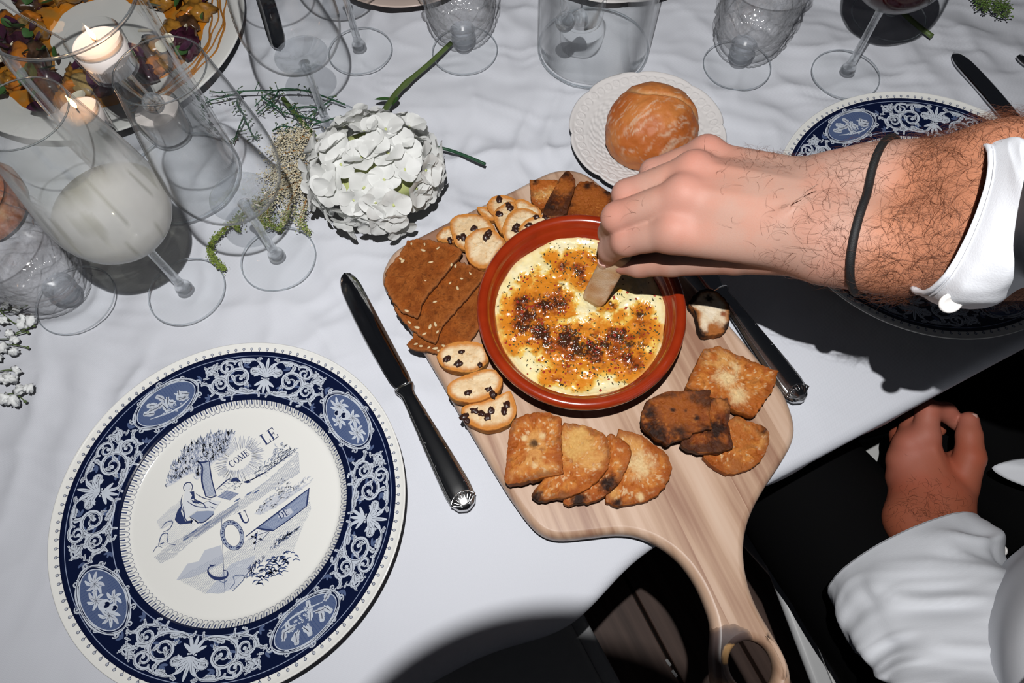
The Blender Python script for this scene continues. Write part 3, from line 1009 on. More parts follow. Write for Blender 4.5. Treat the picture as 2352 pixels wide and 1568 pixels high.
RIVER = [(80, 1150), (200, 1050), (560, 830), (760, 690), (1000, 520), (1240, 300), (1250, 470), (1050, 600), (840, 735), (640, 850), (400, 1010), (240, 1150), (130, 1200)]
hatch(RIVER, -.62, 9, 3.2, SOFT, .2)
hatch([(300, 1000), (620, 800), (760, 700), (760, 740), (640, 845), (430, 985)], -.62, 7, 4, (.2, .24, .36), .1, 2)
hatch([(270, 1330), (420, 1230), (620, 1130), (900, 960), (1330, 660), (1340, 770), (1250, 960), (1200, 1100), (900, 1210), (720, 1340), (640, 1440), (480, 1440)], -.62, 10, 2.8, SOFT, .3)
hatch([(90, 1080), (150, 950), (250, 870), (410, 880), (380, 950), (200, 1060)], -.9, 11, 2.2, PALEINK, .4)
hatch([(100, 860), (200, 760), (300, 690), (290, 800), (230, 880), (130, 930)], -.5, 8, 3.5, PALEINK, .2)
pic.fan([(262, 1330), (350, 1200), (440, 1180), (490, 1090), (620, 1050), (640, 1190), (500, 1260), (380, 1310)], (.52, .55, .62), 0)
pic.fan([(500, 1430), (700, 1200), (900, 1130), (830, 1280), (720, 1400), (600, 1440)], (.58, .61, .67), 0)
# tree
TREE = [(180, 590), (215, 460), (330, 290), (500, 180), (640, 150), (735, 155), (700, 220), (650, 330), (560, 390), (500, 460), (430, 530), (400, 470), (330, 500), (240, 560)]
pic.fan(TREE, (.66, .68, .73), 0)
strokes(TREE, 430, 42, 7, (.36, .40, .50), -2.2)
strokes(TREE, 150, 30, 6, (.24, .28, .40), -2.0, 3)
# sun burst
for k in range(120):
    a = 2 * math.pi * k / 120; ca, sa = math.cos(-.62), math.sin(-.62)
    i_ = (112 + rg.uniform(-5, 14), 72 + rg.uniform(-4, 10)); o_ = (195 + rg.uniform(-25, 25), 165 + rg.uniform(-20, 20))
    q = [(765 + e[0] * math.cos(a) * ca - e[1] * math.sin(a) * sa, 365 + e[0] * math.cos(a) * sa + e[1] * math.sin(a) * ca) for e in (i_, o_)]
    pic.ribbon(q, 3.4, (.42, .45, .54), 2)
# leaning trunk
pic.fan([(430, 380), (470, 420), (468, 540), (500, 660), (580, 655), (545, 520), (525, 380)], (.45, .49, .58), 3)
hatch([(470, 420), (468, 540), (500, 660), (580, 655), (545, 520), (525, 380), (440, 385)], 1.2, 9, 3, (.25, .3, .43), .5, 4)
for P_, w_ in (([(432, 382), (470, 425), (468, 540), (500, 665)], 13), ([(525, 378), (545, 520), (582, 660)], 9), ([(430, 382), (470, 390), (527, 378)], 12), ([(500, 662), (540, 670), (582, 655)], 9)):
    pic.taper(P_, w_, INK, 5, 16, .4)
for P_, w_ in (([(580, 610), (640, 555), (690, 515)], 8), ([(800, 545), (880, 520), (945, 480), (1000, 470)], 7), ([(840, 545), (1000, 450), (1220, 290)], 5)):
    pic.taper(P_, w_, INK, 4, 12, .5)
pic.fan([(695, 545), (715, 515), (745, 508), (785, 548), (750, 540)], INK, 4)
pic.fan([(800, 550), (840, 530), (860, 548), (830, 556)], INK, 4)
strokes([(590, 610), (690, 520), (800, 560), (740, 600), (620, 650)], 45, 26, 4, SOFT, -.6)
strokes([(880, 480), (1000, 380), (1080, 240), (1200, 275), (1230, 300), (1000, 470), (900, 520)], 150, 36, 5, SOFT, -1.3)
# washing boards and woman
pic.fan([(590, 665), (665, 612), (762, 638), (690, 692)], (.12, .16, .3), 3)
hatch([(590, 665), (665, 612), (762, 638), (690, 692)], -.62, 7, 3, PALEINK, .2, 4)
pic.fan([(370, 822), (430, 780), (562, 775), (565, 800), (465, 872)], (.28, .33, .46), 3)
for P_ in ([(370, 825), (465, 872), (565, 800)], [(380, 830), (385, 880)], [(410, 850), (440, 880)]): pic.taper(P_, 8, INK, 5, 10, .4)
WOM = [(335, 610), (395, 620), (405, 690), (470, 720), (540, 690), (620, 700), (560, 780), (440, 770), (380, 810), (340, 850), (290, 840), (310, 720)]
pic.fan(WOM, (.70, .72, .75), 4)
for P_, w_ in (([(330, 620), (320, 590), (340, 555), (375, 552), (392, 580), (385, 615)], 7), ([(310, 650), (300, 720), (320, 790)], 6), ([(395, 620), (405, 680), (480, 720), (500, 760)], 8), ([(420, 640), (470, 670), (540, 690)], 6),
               ([(350, 700), (420, 740), (520, 750)], 7), ([(520, 700), (560, 720), (600, 730)], 6), ([(320, 740), (330, 830), (350, 860)], 10), ([(530, 740), (570, 760)], 6)):
    pic.taper(P_, w_, INK, 6, 14, .5)
pic.disc((352, 585), 26, (.68, .7, .74), 4, 14)
pic.fan([(370, 625), (405, 620), (410, 675), (375, 690), (390, 655)], INK, 5)
pic.fan([(385, 690), (460, 710), (440, 720), (395, 712)], INK, 5)
pic.fan([(250, 850), (270, 780), (315, 715), (300, 780), (335, 860), (270, 868)], INK, 5)
pic.fan([(265, 870), (400, 850), (385, 875), (290, 885)], INK, 5)
for P_, w_ in (([(145, 915), (180, 870), (235, 860), (210, 920), (160, 945)], 6), ([(120, 1055), (145, 970), (195, 960), (190, 1030)], 7), ([(130, 1045), (165, 1030)], 8), ([(75, 1110), (110, 1060), (150, 1070)], 5), ([(200, 1040), (260, 1050)], 6)):
    pic.taper(P_, w_, (.08, .11, .22), 5, 12, .5)
for c_ in ((340, 1000), (500, 880), (750, 690), (900, 625), (840, 640), (400, 945)):
    pic.taper([(c_[0] - 25, c_[1] + 14), c_, (c_[0] + 25, c_[1] - 16)], 10, (.10, .14, .27), 3, 7)
# far bank and trough
BANK = [(885, 800), (940, 725), (1040, 650), (1100, 505), (1190, 605), (1290, 520), (1350, 540), (1100, 720), (930, 810)]
pic.fan([(885, 800), (940, 735), (1040, 665), (1180, 620), (1350, 540), (1100, 720), (930, 810)], (.62, .64, .69), 1)
strokes(BANK, 170, 34, 5, PALEINK, -1.4); strokes(BANK, 60, 24, 5, SOFT, -1.2, 3)
pic.fan([(908, 918), (1322, 602), (1305, 738), (1042, 932)], (.20, .25, .39), 3)
hatch([(960, 890), (1322, 612), (1305, 738), (1042, 932)], -.62, 8, 3, (.42, .47, .58), .3, 4)
pic.fan([(1075, 830), (1090, 780), (1180, 755), (1195, 790), (1150, 825)], (.55, .58, .66), 5)
for P_, w_ in (([(815, 985), (1060, 800), (1330, 595)], 9), ([(1322, 600), (1305, 740)], 12), ([(910, 915), (960, 925), (1042, 935)], 14), ([(1042, 932), (1160, 850), (1305, 738)], 7)):
    pic.taper(P_, w_, INK, 6, 14, .35)
for P_ in ([(905, 935), (895, 1000), (880, 1080)], [(835, 1000), (900, 965), (990, 935)], [(1000, 935), (940, 1000), (870, 1040)], [(860, 980), (960, 1010)]):
    pic.taper(P_, 16, (.70, .72, .75), 5, 9, .3); pic.ribbon(np.array(P_, float) + 7, 3.5, INK, 6)
pic.fan([(880, 970), (915, 955), (905, 985)], INK, 7)
strokes([(1010, 1100), (1060, 1020), (1160, 960), (1260, 910), (1200, 960), (1080, 1060)], 70, 36, 5, (.12, .16, .28), -1.25, 4)
for s_ in range(3):
    strokes([(830 + s_ * 20, 1270 + s_ * 45), (1000, 1150 + s_ * 50), (1220, 1085 + s_ * 35), (1120, 1180 + s_ * 40), (900, 1290 + s_ * 45)], 26, 55, 9, (.05, .08, .2), -.5, 4)
strokes([(820, 1290), (850, 1200), (960, 1130), (900, 1200), (850, 1280)], 40, 40, 6, (.08, .11, .24), 1.0, 4)
for P_ in ([(690, 1400), (730, 1350), (720, 1300), (790, 1290), (805, 1320), (740, 1390), (710, 1420)], [(800, 1310), (880, 1290), (960, 1260)], [(600, 1330), (640, 1350), (670, 1330)]):
    pic.taper(P_, 7, (.14, .18, .3), 5, 14, .4)
pic.ribbon([(625, 838), (632, 1000), (640, 1220), (652, 1420)], 4, (.10, .13, .24), 6)

# ---- lettering
let = Print(pic_map); letters = []


def glyph(ch, org, ht, rot, c=INK, lay=8):
    """serif capitals with thick and thin strokes; org = lower left corner"""
    ca, sa = math.cos(rot), math.sin(rot)
    def g(P):
        P = np.asarray(P, float) * ht
        return np.stack([org[0] + P[:, 0] * ca + P[:, 1] * sa, org[1] + P[:, 0] * sa - P[:, 1] * ca], 1)
    R = lambda P, w: let.ribbon(g(P), w * ht, c, lay)
    TK, TN = .15, .05
    def bar(x, y0, y1): R([(x, y0), (x, y1)], TK)
    def hor(y, x0, x1, w=TN): R([(x0, y), (x1, y)], w)
    arc = lambda cx, cy, rx, ry, a0, a1, n=26: np.stack([cx + rx * np.cos(np.radians(np.linspace(a0, a1, n))), cy + ry * np.sin(np.radians(np.linspace(a0, a1, n)))], 1)
    if ch == 'L':
        bar(.16, 0, 1); hor(.975, .02, .32); hor(.025, .02, .6); R([(.58, .03), (.6, .26)], TN * 1.3); return .68
    if ch == 'E':
        bar(.16, 0, 1); hor(.975, .02, .6); hor(.025, .02, .62); hor(.5, .16, .44); R([(.58, .97), (.6, .76)], TN * 1.3); R([(.6, .03), (.63, .26)], TN * 1.3); R([(.44, .38), (.44, .62)], TN); return .72
    if ch in 'CO':
        P = arc(.38, .5, .34, .47, 50 if ch == 'C' else 0, 312 if ch == 'C' else 360)
        th = np.linspace(50 if ch == 'C' else 0, 312 if ch == 'C' else 360, 26)
        let.ribbon(g(P), ht * (TN + (TK - TN) * np.abs(np.cos(np.radians(th))) ** 1.5), c, lay)
        if ch == 'C': R([(.62, .72), (.64, .96)], TN); R([(.62, .3), (.64, .08)], TN * .8)
        return .8
    if ch == 'M':
        hor(.975, -.02, .26); hor(.975, .68, .96); R([(.1, 0), (.1, 1)], TN); hor(.025, 0, .22); bar(.82, 0, 1); hor(.025, .68, .96)
        R([(.14, 1), (.46, .06)], TK); R([(.46, .06), (.80, 1)], TN); return 1.0
    if ch == 'U':
        bar(.18, .3, 1); hor(.975, .02, .34); R([(.66, .3), (.66, 1)], TN); hor(.975, .54, .8)
        P = arc(.42, .32, .24, .30, 180, 360); let.ribbon(g(P), ht * np.linspace(TK, TN, 26), c, lay); return .84
    if ch == 'D':
        bar(.16, 0, 1); hor(.975, .02, .36); hor(.025, .02, .36)
        P = arc(.34, .5, .36, .475, 90, -90); th = np.linspace(90, -90, 26)
        let.ribbon(g(P), ht * (TN + (TK - TN) * np.cos(np.radians(th)) ** 1.2), c, lay); return .8


def word(txt, org, ht, rot, c=INK):
    x = 0
    for ch in txt:
        global let
        let = Print(pic_map); letters.append(let)
        a = glyph(ch, (org[0] + x * math.cos(rot), org[1] + x * math.sin(rot)), ht, rot, c)
        x += (a + .06) * ht


word('LE', (978, 255), 92, -.60)
word('COME', (708, 432), 52, -.64)
word('U', (790, 888), 98, -.42)
word('DE', (1098, 846), 56, -.55)
# the ornamented O and the large crescent-like C
t = np.linspace(0, 2 * np.pi, 60, endpoint=False)
ca, sa = math.cos(-.30), math.sin(-.30)
ring = lambda rx, ry: np.stack([711 + rx * np.cos(t) * ca - ry * np.sin(t) * sa, 972 + rx * np.cos(t) * sa + ry * np.sin(t) * ca], 1)
let = Print(pic_map); letters.append(let)
let.ribbon(ring(76, 106), 30 * (.75 + .4 * np.abs(np.cos(t))), (.36, .41, .52), 8, closed=True)
let.ribbon(ring(91, 121), 4, INK, 9, closed=True)
let.ribbon(ring(61, 91), 4, INK, 9, closed=True)
for k in range(34):
    a = 2 * math.pi * k / 34; p = ring(76, 106)[int(k * 60 / 34) % 60]
    let.disc((p[0] + rg.uniform(-6, 6), p[1] + rg.uniform(-6, 6)), rg.uniform(4, 9), INK, 9, 6)
cp = spline([(575, 1210), (530, 1225), (518, 1265), (560, 1310), (620, 1318), (668, 1300), (672, 1262), (640, 1250)], 44)
tt = np.linspace(0, 1, 44)
let = Print(pic_map); letters.append(let)
let.ribbon(cp, 6 + 22 * np.exp(-((tt - .5) / .22) ** 2), INK, 8)
let.taper([(530, 1205), (545, 1216), (580, 1208)], 12, INK, 8, 8)


def plate_body():
    prof = [(0, .0015), (.072, .0015), (.074, 0), (.078, 0), (.0795, .002), (.0875, .0085), (.095, .0125), (.133, .0195), (.1347, .0205), (.1350, .0215), (.1342, .0222)]
    rs_ = np.concatenate([np.linspace(.1335, .0905, 10), np.linspace(.0895, .079, 9), np.linspace(.07, 0, 6)])
    prof += [(r, float(plate_z(r))) for r in rs_]
    return lathe(prof, 160)


V, F = plate_body()
plate1 = empty('dinner_plate', PLC, 'blue and white transfer-printed dinner plate lying empty at the near left, its picture uncovered', 'plate', 'blue and white dinner plates')
obj('plate_body', V, F, m_glaze, plate1)
o = rimp.m.build('rim_print', m_print, plate1, smooth=False); o['label'] = 'navy border of pale scrolling leaves and fruit medallions'
o = pic.m.build('picture_print', m_print, plate1, smooth=False); o['label'] = 'pale blue engraving of a washerwoman by a river'
for l_ in letters: l_.m.build('letter', m_print, plate1, smooth=False)
plate2 = copy_tree(plate1)
plate2.location = (.3834, .35366, T)
plate2.rotation_euler = (0, 0, math.radians(-13))
plate2['label'] = 'blue and white transfer-printed dinner plate half hidden under the reaching forearm'

# ------------------------------------------------------------------ scalloped lace-edged bread plate and roll
m_lace = mat('white_stoneware', (.74, .71, .70), .16, Coat_Weight=.5, Coat_Roughness=.06)
BPR = .0765
bpc = G(1486, 300, .012)


def lace_fr(R, TH, Z):
    sc_ = .0042 * np.abs(np.sin(TH * 4)) ** .6 - .0025 + .0006 * np.cos(TH * 8)
    return R + sc_ * sm(.045, .075, R)


def lace_z(R, TH, Z):
    top = Z > .0062
    w = sm(.060, .063, R) * sm(.0735, .0715, R) * top
    k = 44
    u = (TH * k / (2 * np.pi)) % 1 - .5
    s_ = (R - .0665) / .0046
    d = np.sqrt((u * 2) ** 2 + (s_ - .1) ** 2)
    rel = .0010 * np.exp(-((d - .75) / .16) ** 2) + .0007 * np.exp(-((d - .3) / .14) ** 2) - .0005
    # embossed flower field on the inside
    w2 = sm(.026, .032, R) * sm(.060, .056, R) * top
    q = np.sin(TH * 36 + np.sin(R * 700) * 1.2) * np.sin(R * 1000)
    return Z + rel * w + .00045 * q * w2


def fine(prof, step):
    out = []
    for (r0, z0), (r1, z1) in zip(prof[:-1], prof[1:]):
        n = max(1, int(math.hypot(r1 - r0, z1 - z0) / step))
        out += [(r0 + (r1 - r0) * k / n, z0 + (z1 - z0) * k / n) for k in range(n)]
    return out + [prof[-1]]


prof = [(0, .001), (.036, .001), (.037, 0), (.040, 0), (.041, .002), (.060, .0075), (.0735, .0115), (.0755, .0128), (.0762, .0140), (.0752, .0149)]
prof += fine([(.0742, .0148), (.072, .0140), (.058, .0098), (.046, .0068), (.036, .0064), (0, .0064)], .0007)
V, F = lathe(prof, 420, fr=lace_fr, fz=lace_z)
bplate = obj('bread_plate', V, F, m_lace, loc=(bpc[0], bpc[1], T))
tag(bplate, 'small white scalloped plate with an embossed lace rim under the bread roll', 'plate')

m_roll = mat('floured_crust', (.6, .35, .15), .55); use_col(m_roll, 260, .35, (.75, .6, .45)); add_noise_bump(m_roll, 300, .4, .0008)


def roll_mesh(a, b, h, seed):
    n1, n2 = 90, 140
    ph = np.linspace(0, np.pi, n1); th = np.linspace(0, 2 * np.pi, n2, endpoint=False)
    PH, TH = np.meshgrid(ph, th, indexing='ij')
    D = np.stack([np.sin(PH) * np.cos(TH), np.sin(PH) * np.sin(TH), np.cos(PH)], -1)
    rr_ = 1 + .06 * fbm(D, 1.7, 3, seed) + .018 * fbm(D, 7, 3, seed + 5)
    # a tucked seam across the top
    u = D[..., 0] * .75 + D[..., 1] * .66 - .22 + .12 * np.sin(D[..., 1] * 5)
    seam = np.exp(-(u / .05) ** 2) * sm(-.2, .5, D[..., 2])
    rr_ = rr_ - .05 * seam
    Vv_ = D * rr_[..., None] * np.array([a, b, h])
    Vv_[..., 2] = np.where(Vv_[..., 2] < -h * .45, -h * .45 + (Vv_[..., 2] + h * .45) * .15, Vv_[..., 2])
    f1 = fbm(D * np.array([1, 3.2, 1]) + .3 * fbm(D, 3, 2, seed)[..., None], 4.2, 5, seed + 9, .65)
    f2 = fbm(D, 2.2, 3, seed + 2)
    base = lerp((.48, .125, .020), (.58, .205, .050), sm(-.4, .5, f2))
    base = lerp(base, (.42, .10, .014), sm(.1, .5, fbm(D, 1.6, 2, seed + 40)) * .7)
    flour = sm(.02, .42, f1) * sm(-.35, .3, D[..., 2]) * .75
    colr = lerp(base, (.70, .52, .38), flour * .85)
    colr = lerp(colr, (.66, .42, .20), seam * .6)
    V_ = Vv_.reshape(-1, 3)
    I_, J_ = np.meshgrid(np.arange(n1 - 1), np.arange(n2), indexing='ij')
    F_ = np.stack([I_ * n2 + J_, (I_ + 1) * n2 + J_, (I_ + 1) * n2 + (J_ + 1) % n2, I_ * n2 + (J_ + 1) % n2], -1).reshape(-1, 4)
    return V_, F_, colr.reshape(-1, 3)


V, F, c = roll_mesh(.0455, .0430, .040, 12)
rc = G(1497, 290, .028)
roll = obj('bread_roll', V, F, m_roll, col=c, loc=(rc[0], rc[1], T + .0072 + .040 * .46))
roll.rotation_euler = (0, 0, .35)
tag(roll, 'round flour-dusted bread roll on the small lace-edged plate', 'bread roll')
V, F, c = roll_mesh(.040, .045, .030, 44)
rc = G(8, 455, .02)
roll2 = obj('bread_roll', V, F, m_roll, col=c, loc=(rc[0] - .025, rc[1], T + .016))
tag(roll2, 'orange-brown bread roll at the left edge behind the filled wine glass', 'bread roll')

# ------------------------------------------------------------------ toasted slices on the board
m_toast = mat('toasted_bread', (.6, .3, .1), .62, Specular_IOR_Level=.15); use_col(m_toast, 520, .45, (.62, .42, .28)); add_noise_bump(m_toast, 700, .55, .0007, 5)
m_crisp = mat('raisin_crisp', (.7, .5, .3), .7, Specular_IOR_Level=.15); use_col(m_crisp, 600, .25, (.8, .68, .5)); add_noise_bump(m_crisp, 800, .45, .0006, 5)
m_rye = mat('rye_crispbread', (.25, .11, .05), .8, Specular_IOR_Level=.15); use_col(m_rye, 700, .55, (.45, .32, .2)); add_noise_bump(m_rye, 900, .7, .0007, 5)
m_raisin = mat('raisin', (.035, .012, .008), .35)
m_seed = mat('oat_seed', (.62, .47, .27), .6)


def lump(seed, sx, sy, sz, amp=.25, n1=8, n2=12):
    ph = np.linspace(0, np.pi, n1); th = np.linspace(0, 2 * np.pi, n2, endpoint=False)
    PH, TH = np.meshgrid(ph, th, indexing='ij')
    D = np.stack([np.sin(PH) * np.cos(TH), np.sin(PH) * np.sin(TH), np.cos(PH)], -1)
    D = D * (1 + amp * noise(D, 2.3, seed))[..., None] * np.array([sx, sy, sz])
    I_, J_ = np.meshgrid(np.arange(n1 - 1), np.arange(n2), indexing='ij')
    F_ = np.stack([I_ * n2 + J_, (I_ + 1) * n2 + J_, (I_ + 1) * n2 + (J_ + 1) % n2, I_ * n2 + (J_ + 1) % n2], -1).reshape(-1, 4)
    return D.reshape(-1, 3), F_


raisin_me = [mesh_data('raisin', *lump(s_, .0029, .0022, .0012, .45), m_raisin) for s_ in range(4)]
seed_me = [mesh_data('seed', *lump(s_ + 9, .0023, .0011, .0005, .2, 6, 8), m_seed) for s_ in range(3)]


def slice_px(name, px, z0, tx, ty, thick, style, seed, label, cat, group, spots=(), jag=.0, sharp=False):
    px = np.array(px, float); c0 = px.mean(0)
    p0 = G(c0[0], c0[1], z0); p1 = G(c0[0] + 100, c0[1], z0 + tx); p2 = G(c0[0], c0[1] + 100, z0 + ty)
    n = np.cross(p1 - p0, p2 - p0); n /= np.linalg.norm(n)
    if n[2] < 0: n = -n
    W = np.array([GP(x, y, p0, n) for x, y in px])
    u = p1 - p0; u /= np.linalg.norm(u); v = np.cross(n, u)
    Q = np.stack([(W - p0) @ u, (W - p0) @ v], 1)
    if sharp:
        Q = resample(Q, 200, True)
        for _ in range(2): Q = (np.roll(Q, 1, 0) + 2 * Q + np.roll(Q, -1, 0)) / 4
    else:
        Q = resample(spline(Q, 400, True), 200, True)
    if 0.5 * np.sum(Q[:, 0] * np.roll(Q[:, 1], -1) - np.roll(Q[:, 0], -1) * Q[:, 1]) < 0: Q = Q[::-1]
    m = len(Q); cen = Q.mean(0)
    rel = Q - cen
    if jag:
        a = np.arange(m) / m * 2 * np.pi
        nz = fbm(np.stack([Q[:, 0], Q[:, 1]], 1), 330, 3, seed)
        rel = rel * (1 + jag * nz)[:, None]
    rows = []
    nk = 26
    for k in range(nk):                                   # top face rings
        s_ = k / (nk - 1) * .965
        rows.append((s_, 0.0, 0))
    rb = min(.0016, thick * .3)
    for s_, dz in ((.985, .18 * rb), (.997, .6 * rb), (1.0, rb)): rows.append((s_, -dz, 1))
    for t_ in (.35, .6, .85): rows.append((1.0 - .012 * t_, -thick * t_, 1))
    for s_, dz in ((.965, .98), (.93, 1.0), (.6, 1.0), (.0, 1.0)): rows.append((s_, -thick * dz, 2))
    Sg = np.array([r[0] for r in rows]); Zg = np.array([r[1] for r in rows]); K = np.array([r[2] for r in rows])
    XY = cen + Sg[:, None, None] * rel[None]
    P3 = np.concatenate([XY, np.repeat(Zg[:, None], m, 1)[..., None]], -1)
    top = (K == 0)[:, None]
    nb = fbm(P3, 260, 4, seed, .6)
    nl = fbm(P3, 70, 3, seed + 3)
    Zd = P3[..., 2] + top * (.0011 * nl + .0007 * nb) + (K == 1)[:, None] * .0004 * nb
    if style in ('toast', 'dark'):
        pit = sm(.30, .55, fbm(P3, 300, 3, seed + 50)) * top
        Zd = Zd - .0012 * pit
    elif style == 'raisin':
        pit = sm(.35, .55, fbm(P3, 450, 2, seed + 50)) * top * sm(.85, .7, Sg)[:, None]; Zd = Zd - .0007 * pit
    else:
        pit = 0 * nb
    XYd = XY + (K == 1)[:, None, None] * (.0005 * nb)[..., None] * rel[None] / (np.linalg.norm(rel, axis=1)[None, :, None] + 1e-9)
    Sf = np.repeat(Sg[:, None], m, 1)
    side = np.repeat((K == 1)[:, None], m, 1)
    # distance from the rim in metres, so that crust bands keep their width
    dist = (1 - Sf) * np.linalg.norm(rel, axis=1)[None]
    f1 = fbm(P3, 130, 4, seed + 7, .6); f2 = fbm(P3, 55, 3, seed + 8); f3 = fbm(P3, 480, 3, seed + 21)
    if style == 'toast':
        col = lerp((.43, .118, .017), (.57, .215, .042), sm(-.25, .35, f1))
        col = lerp(col, (.66, .36, .115), sm(.10, .5, f2) * .75)
        col = lerp(col, (.74, .55, .32), sm(.34, .48, f3) * .75)
        col = lerp(col, (.27, .062, .010), sm(.009, .001, dist + .003 * f1) * .75)
        col = lerp(col, (.12, .04, .014), sm(.30, .6, f1 + .35 * sm(.006, 0, dist)) * .45)
        col = lerp(col, (.30, .08, .013), pit * .6)
        col = np.where(side[..., None], lerp((.28, .075, .013), (.42, .14, .028), sm(-.3, .3, f1)), col)
    elif style == 'dark':
        col = lerp((.17, .036, .006), (.31, .085, .013), sm(-.3, .4, f1))
        col = lerp(col, (.45, .17, .035), sm(.3, .55, f3) * .5)
        col = lerp(col, (.055, .02, .010), sm(.0, .55, f2 + .6 * sm(.012, 0, dist) - .1) * .85)
        col = np.where(side[..., None], lerp((.06, .022, .010), (.30, .10, .025), sm(-.2, .4, f1)), col)
    elif style == 'raisin':
        col = lerp((.70, .51, .30), (.78, .63, .42), sm(-.3, .3, f1))
        col = lerp(col, (.58, .38, .19), pit * .5)
        col = lerp(col, (.56, .22, .045), sm(.0068, .0018, dist + .0018 * f1))
        col = lerp(col, (.28, .09, .025), sm(.25, .5, f1) * sm(.004, .0005, dist) * .8)
        col = np.where(side[..., None], lerp((.42, .14, .028), (.58, .26, .065), sm(-.3, .3, f1)), col)
    elif style == 'rye':
        col = lerp((.235, .060, .009), (.33, .098, .018), sm(-.3, .4, f1))
        col = lerp(col, (.36, .088, .010), sm(.05, .5, f2) * .6)
        col = lerp(col, (.11, .030, .006), sm(.25, .55, f3) * .6)
        col = lerp(col, (.40, .14, .04), sm(.006, .0005, dist) * .55)
        col = np.where(side[..., None], np.array((.22, .085, .03)), col)
    else:                                                 # 'charred': white crumb, burnt crust
        col = lerp((.70, .57, .40), (.78, .68, .53), sm(-.3, .3, f1))
        bt = np.repeat(((rel @ np.array([G(1640, 800)[0] - G(1640, 700)[0], G(1640, 800)[1] - G(1640, 700)[1]])) > .0006)[None], len(rows), 0)
        col = lerp(col, (.40, .15, .04), sm(.006, .001, dist + .002 * f1))
        col = lerp(col, (.018, .012, .010), sm(.0042, .001, dist + .003 * f2))
        col = np.where(side[..., None], lerp((.02, .012, .010), (.30, .10, .025), sm(.1, .5, f1)), col)
    for sx_, sy_, rd, cl in spots:                        # char marks and pale patches where the photo shows them
        w = GP(sx_, sy_, p0, n); q = np.array([(w - p0) @ u, (w - p0) @ v])
        d = np.linalg.norm(XY - q, axis=-1) / (rd * 3.4e-4)
        col = lerp(col, cl, sm(1.55, .25, d + .75 * f1 + .5 * f3) * (K < 2)[:, None])
    V3 = p0 + XYd[..., 0:1] * u + XYd[..., 1:2] * v + Zd[..., None] * n
    V_ = V3.reshape(-1, 3); R_ = len(rows)
    I_, J_ = np.meshgrid(np.arange(R_ - 1), np.arange(m), indexing='ij')
    F_ = np.stack([I_ * m + J_, (I_ + 1) * m + J_, (I_ + 1) * m + (J_ + 1) % m, I_ * m + (J_ + 1) % m], -1).reshape(-1, 4)
    org = p0 - n * thick
    mt = {'toast': m_toast, 'dark': m_toast, 'raisin': m_crisp, 'rye': m_rye, 'charred': m_crisp}[style]
    root = empty(name, org, label, cat, group)
    obj('slice_body' if style != 'rye' else 'sheet', V_ - org, F_, mt, root, col=col.reshape(-1, 3))
    fr = Matrix(((u[0], v[0], n[0], 0), (u[1], v[1], n[1], 0), (u[2], v[2], n[2], 0), (0, 0, 0, 1)))
    return root, dict(p0=p0, u=u, v=v, n=n, org=org, fr=fr, rel=rel, cen=cen)


def stud(root, fm, meshes, name, pts, rs, lift=.0003, size=1.0):
    """raisins or seeds set into the face, at photo points"""
    rg_ = random.Random(rs)
    for x, y in pts:
        w = GP(x, y, fm['p0'], fm['n']) + fm['n'] * lift - fm['org']
        o = put(name, rg_.choice(meshes), root)
        o.matrix_local = Matrix.Translation([float(a) for a in w]) @ fm['fr'] @ Matrix.Rotation(rg_.uniform(0, 6.28), 4, 'Z') @ Matrix.Scale(size * rg_.uniform(.75, 1.2), 4)


G_RY = 'brown rye crispbreads on the board'
G_RA = 'raisin crispbread slices on the board'
G_TO = 'toasted bread slices on the board'
DK = (.025, .010, .006); PL = (.74, .55, .29); OR_ = (.42, .12, .02)
# rye crispbreads, lowest first
r_, fm = slice_px('rye_crispbread', [(1112, 640), (1106, 735), (1086, 775), (1068, 802), (1055, 816), (1022, 814), (985, 809), (950, 803), (934, 791), (946, 775), (951, 758), (1000, 725), (1060, 672)], .0245, 0, .000, .0042, 'rye', 31,
                  'lowest of three brown rye crispbreads, its torn oat-speckled tip over the board edge', 'crispbread', G_RY, jag=.05)
stud(r_, fm, seed_me, 'seed', [(985, 798), (968, 795), (1000, 800), (955, 790), (1010, 806), (1020, 795)], 3, .0003)
r_, fm = slice_px('rye_crispbread', [(1046, 600), (1072, 605), (1112, 618), (1110, 638), (1084, 671), (1049, 712), (1014, 754), (1004, 783), (985, 785), (962, 770), (935, 748), (905, 700), (930, 655), (985, 625)], .0290, 0, .0004, .0042, 'rye', 32,
                  'middle one of three brown rye crispbreads, with pale oat seeds', 'crispbread', G_RY, jag=.05)
stud(r_, fm, seed_me, 'seed', [(1051, 662), (1034, 650), (999, 693), (1046, 611), (1035, 609), (988, 750), (1000, 745), (1005, 762), (958, 752), (975, 767), (940, 740), (1060, 640), (1080, 628)], 4, .0003)
r_, fm = slice_px('rye_crispbread', [(939, 549), (977, 549), (1039, 560), (1062, 574), (1056, 589), (1033, 615), (1010, 645), (982, 679), (970, 697), (959, 726), (929, 719), (898, 686), (883, 651), (888, 620), (911, 589), (924, 572)], .0335, 0, .0006, .0042, 'rye', 33,
                  'topmost of three brown rye crispbreads, at the board corner nearest the wine glasses', 'crispbread', G_RY, jag=.05)
stud(r_, fm, seed_me, 'seed', [(975, 562), (972, 575), (990, 602), (925, 600), (921, 595), (976, 645), (1037, 608), (934, 714), (945, 560), (1006, 570)], 5, .0003)

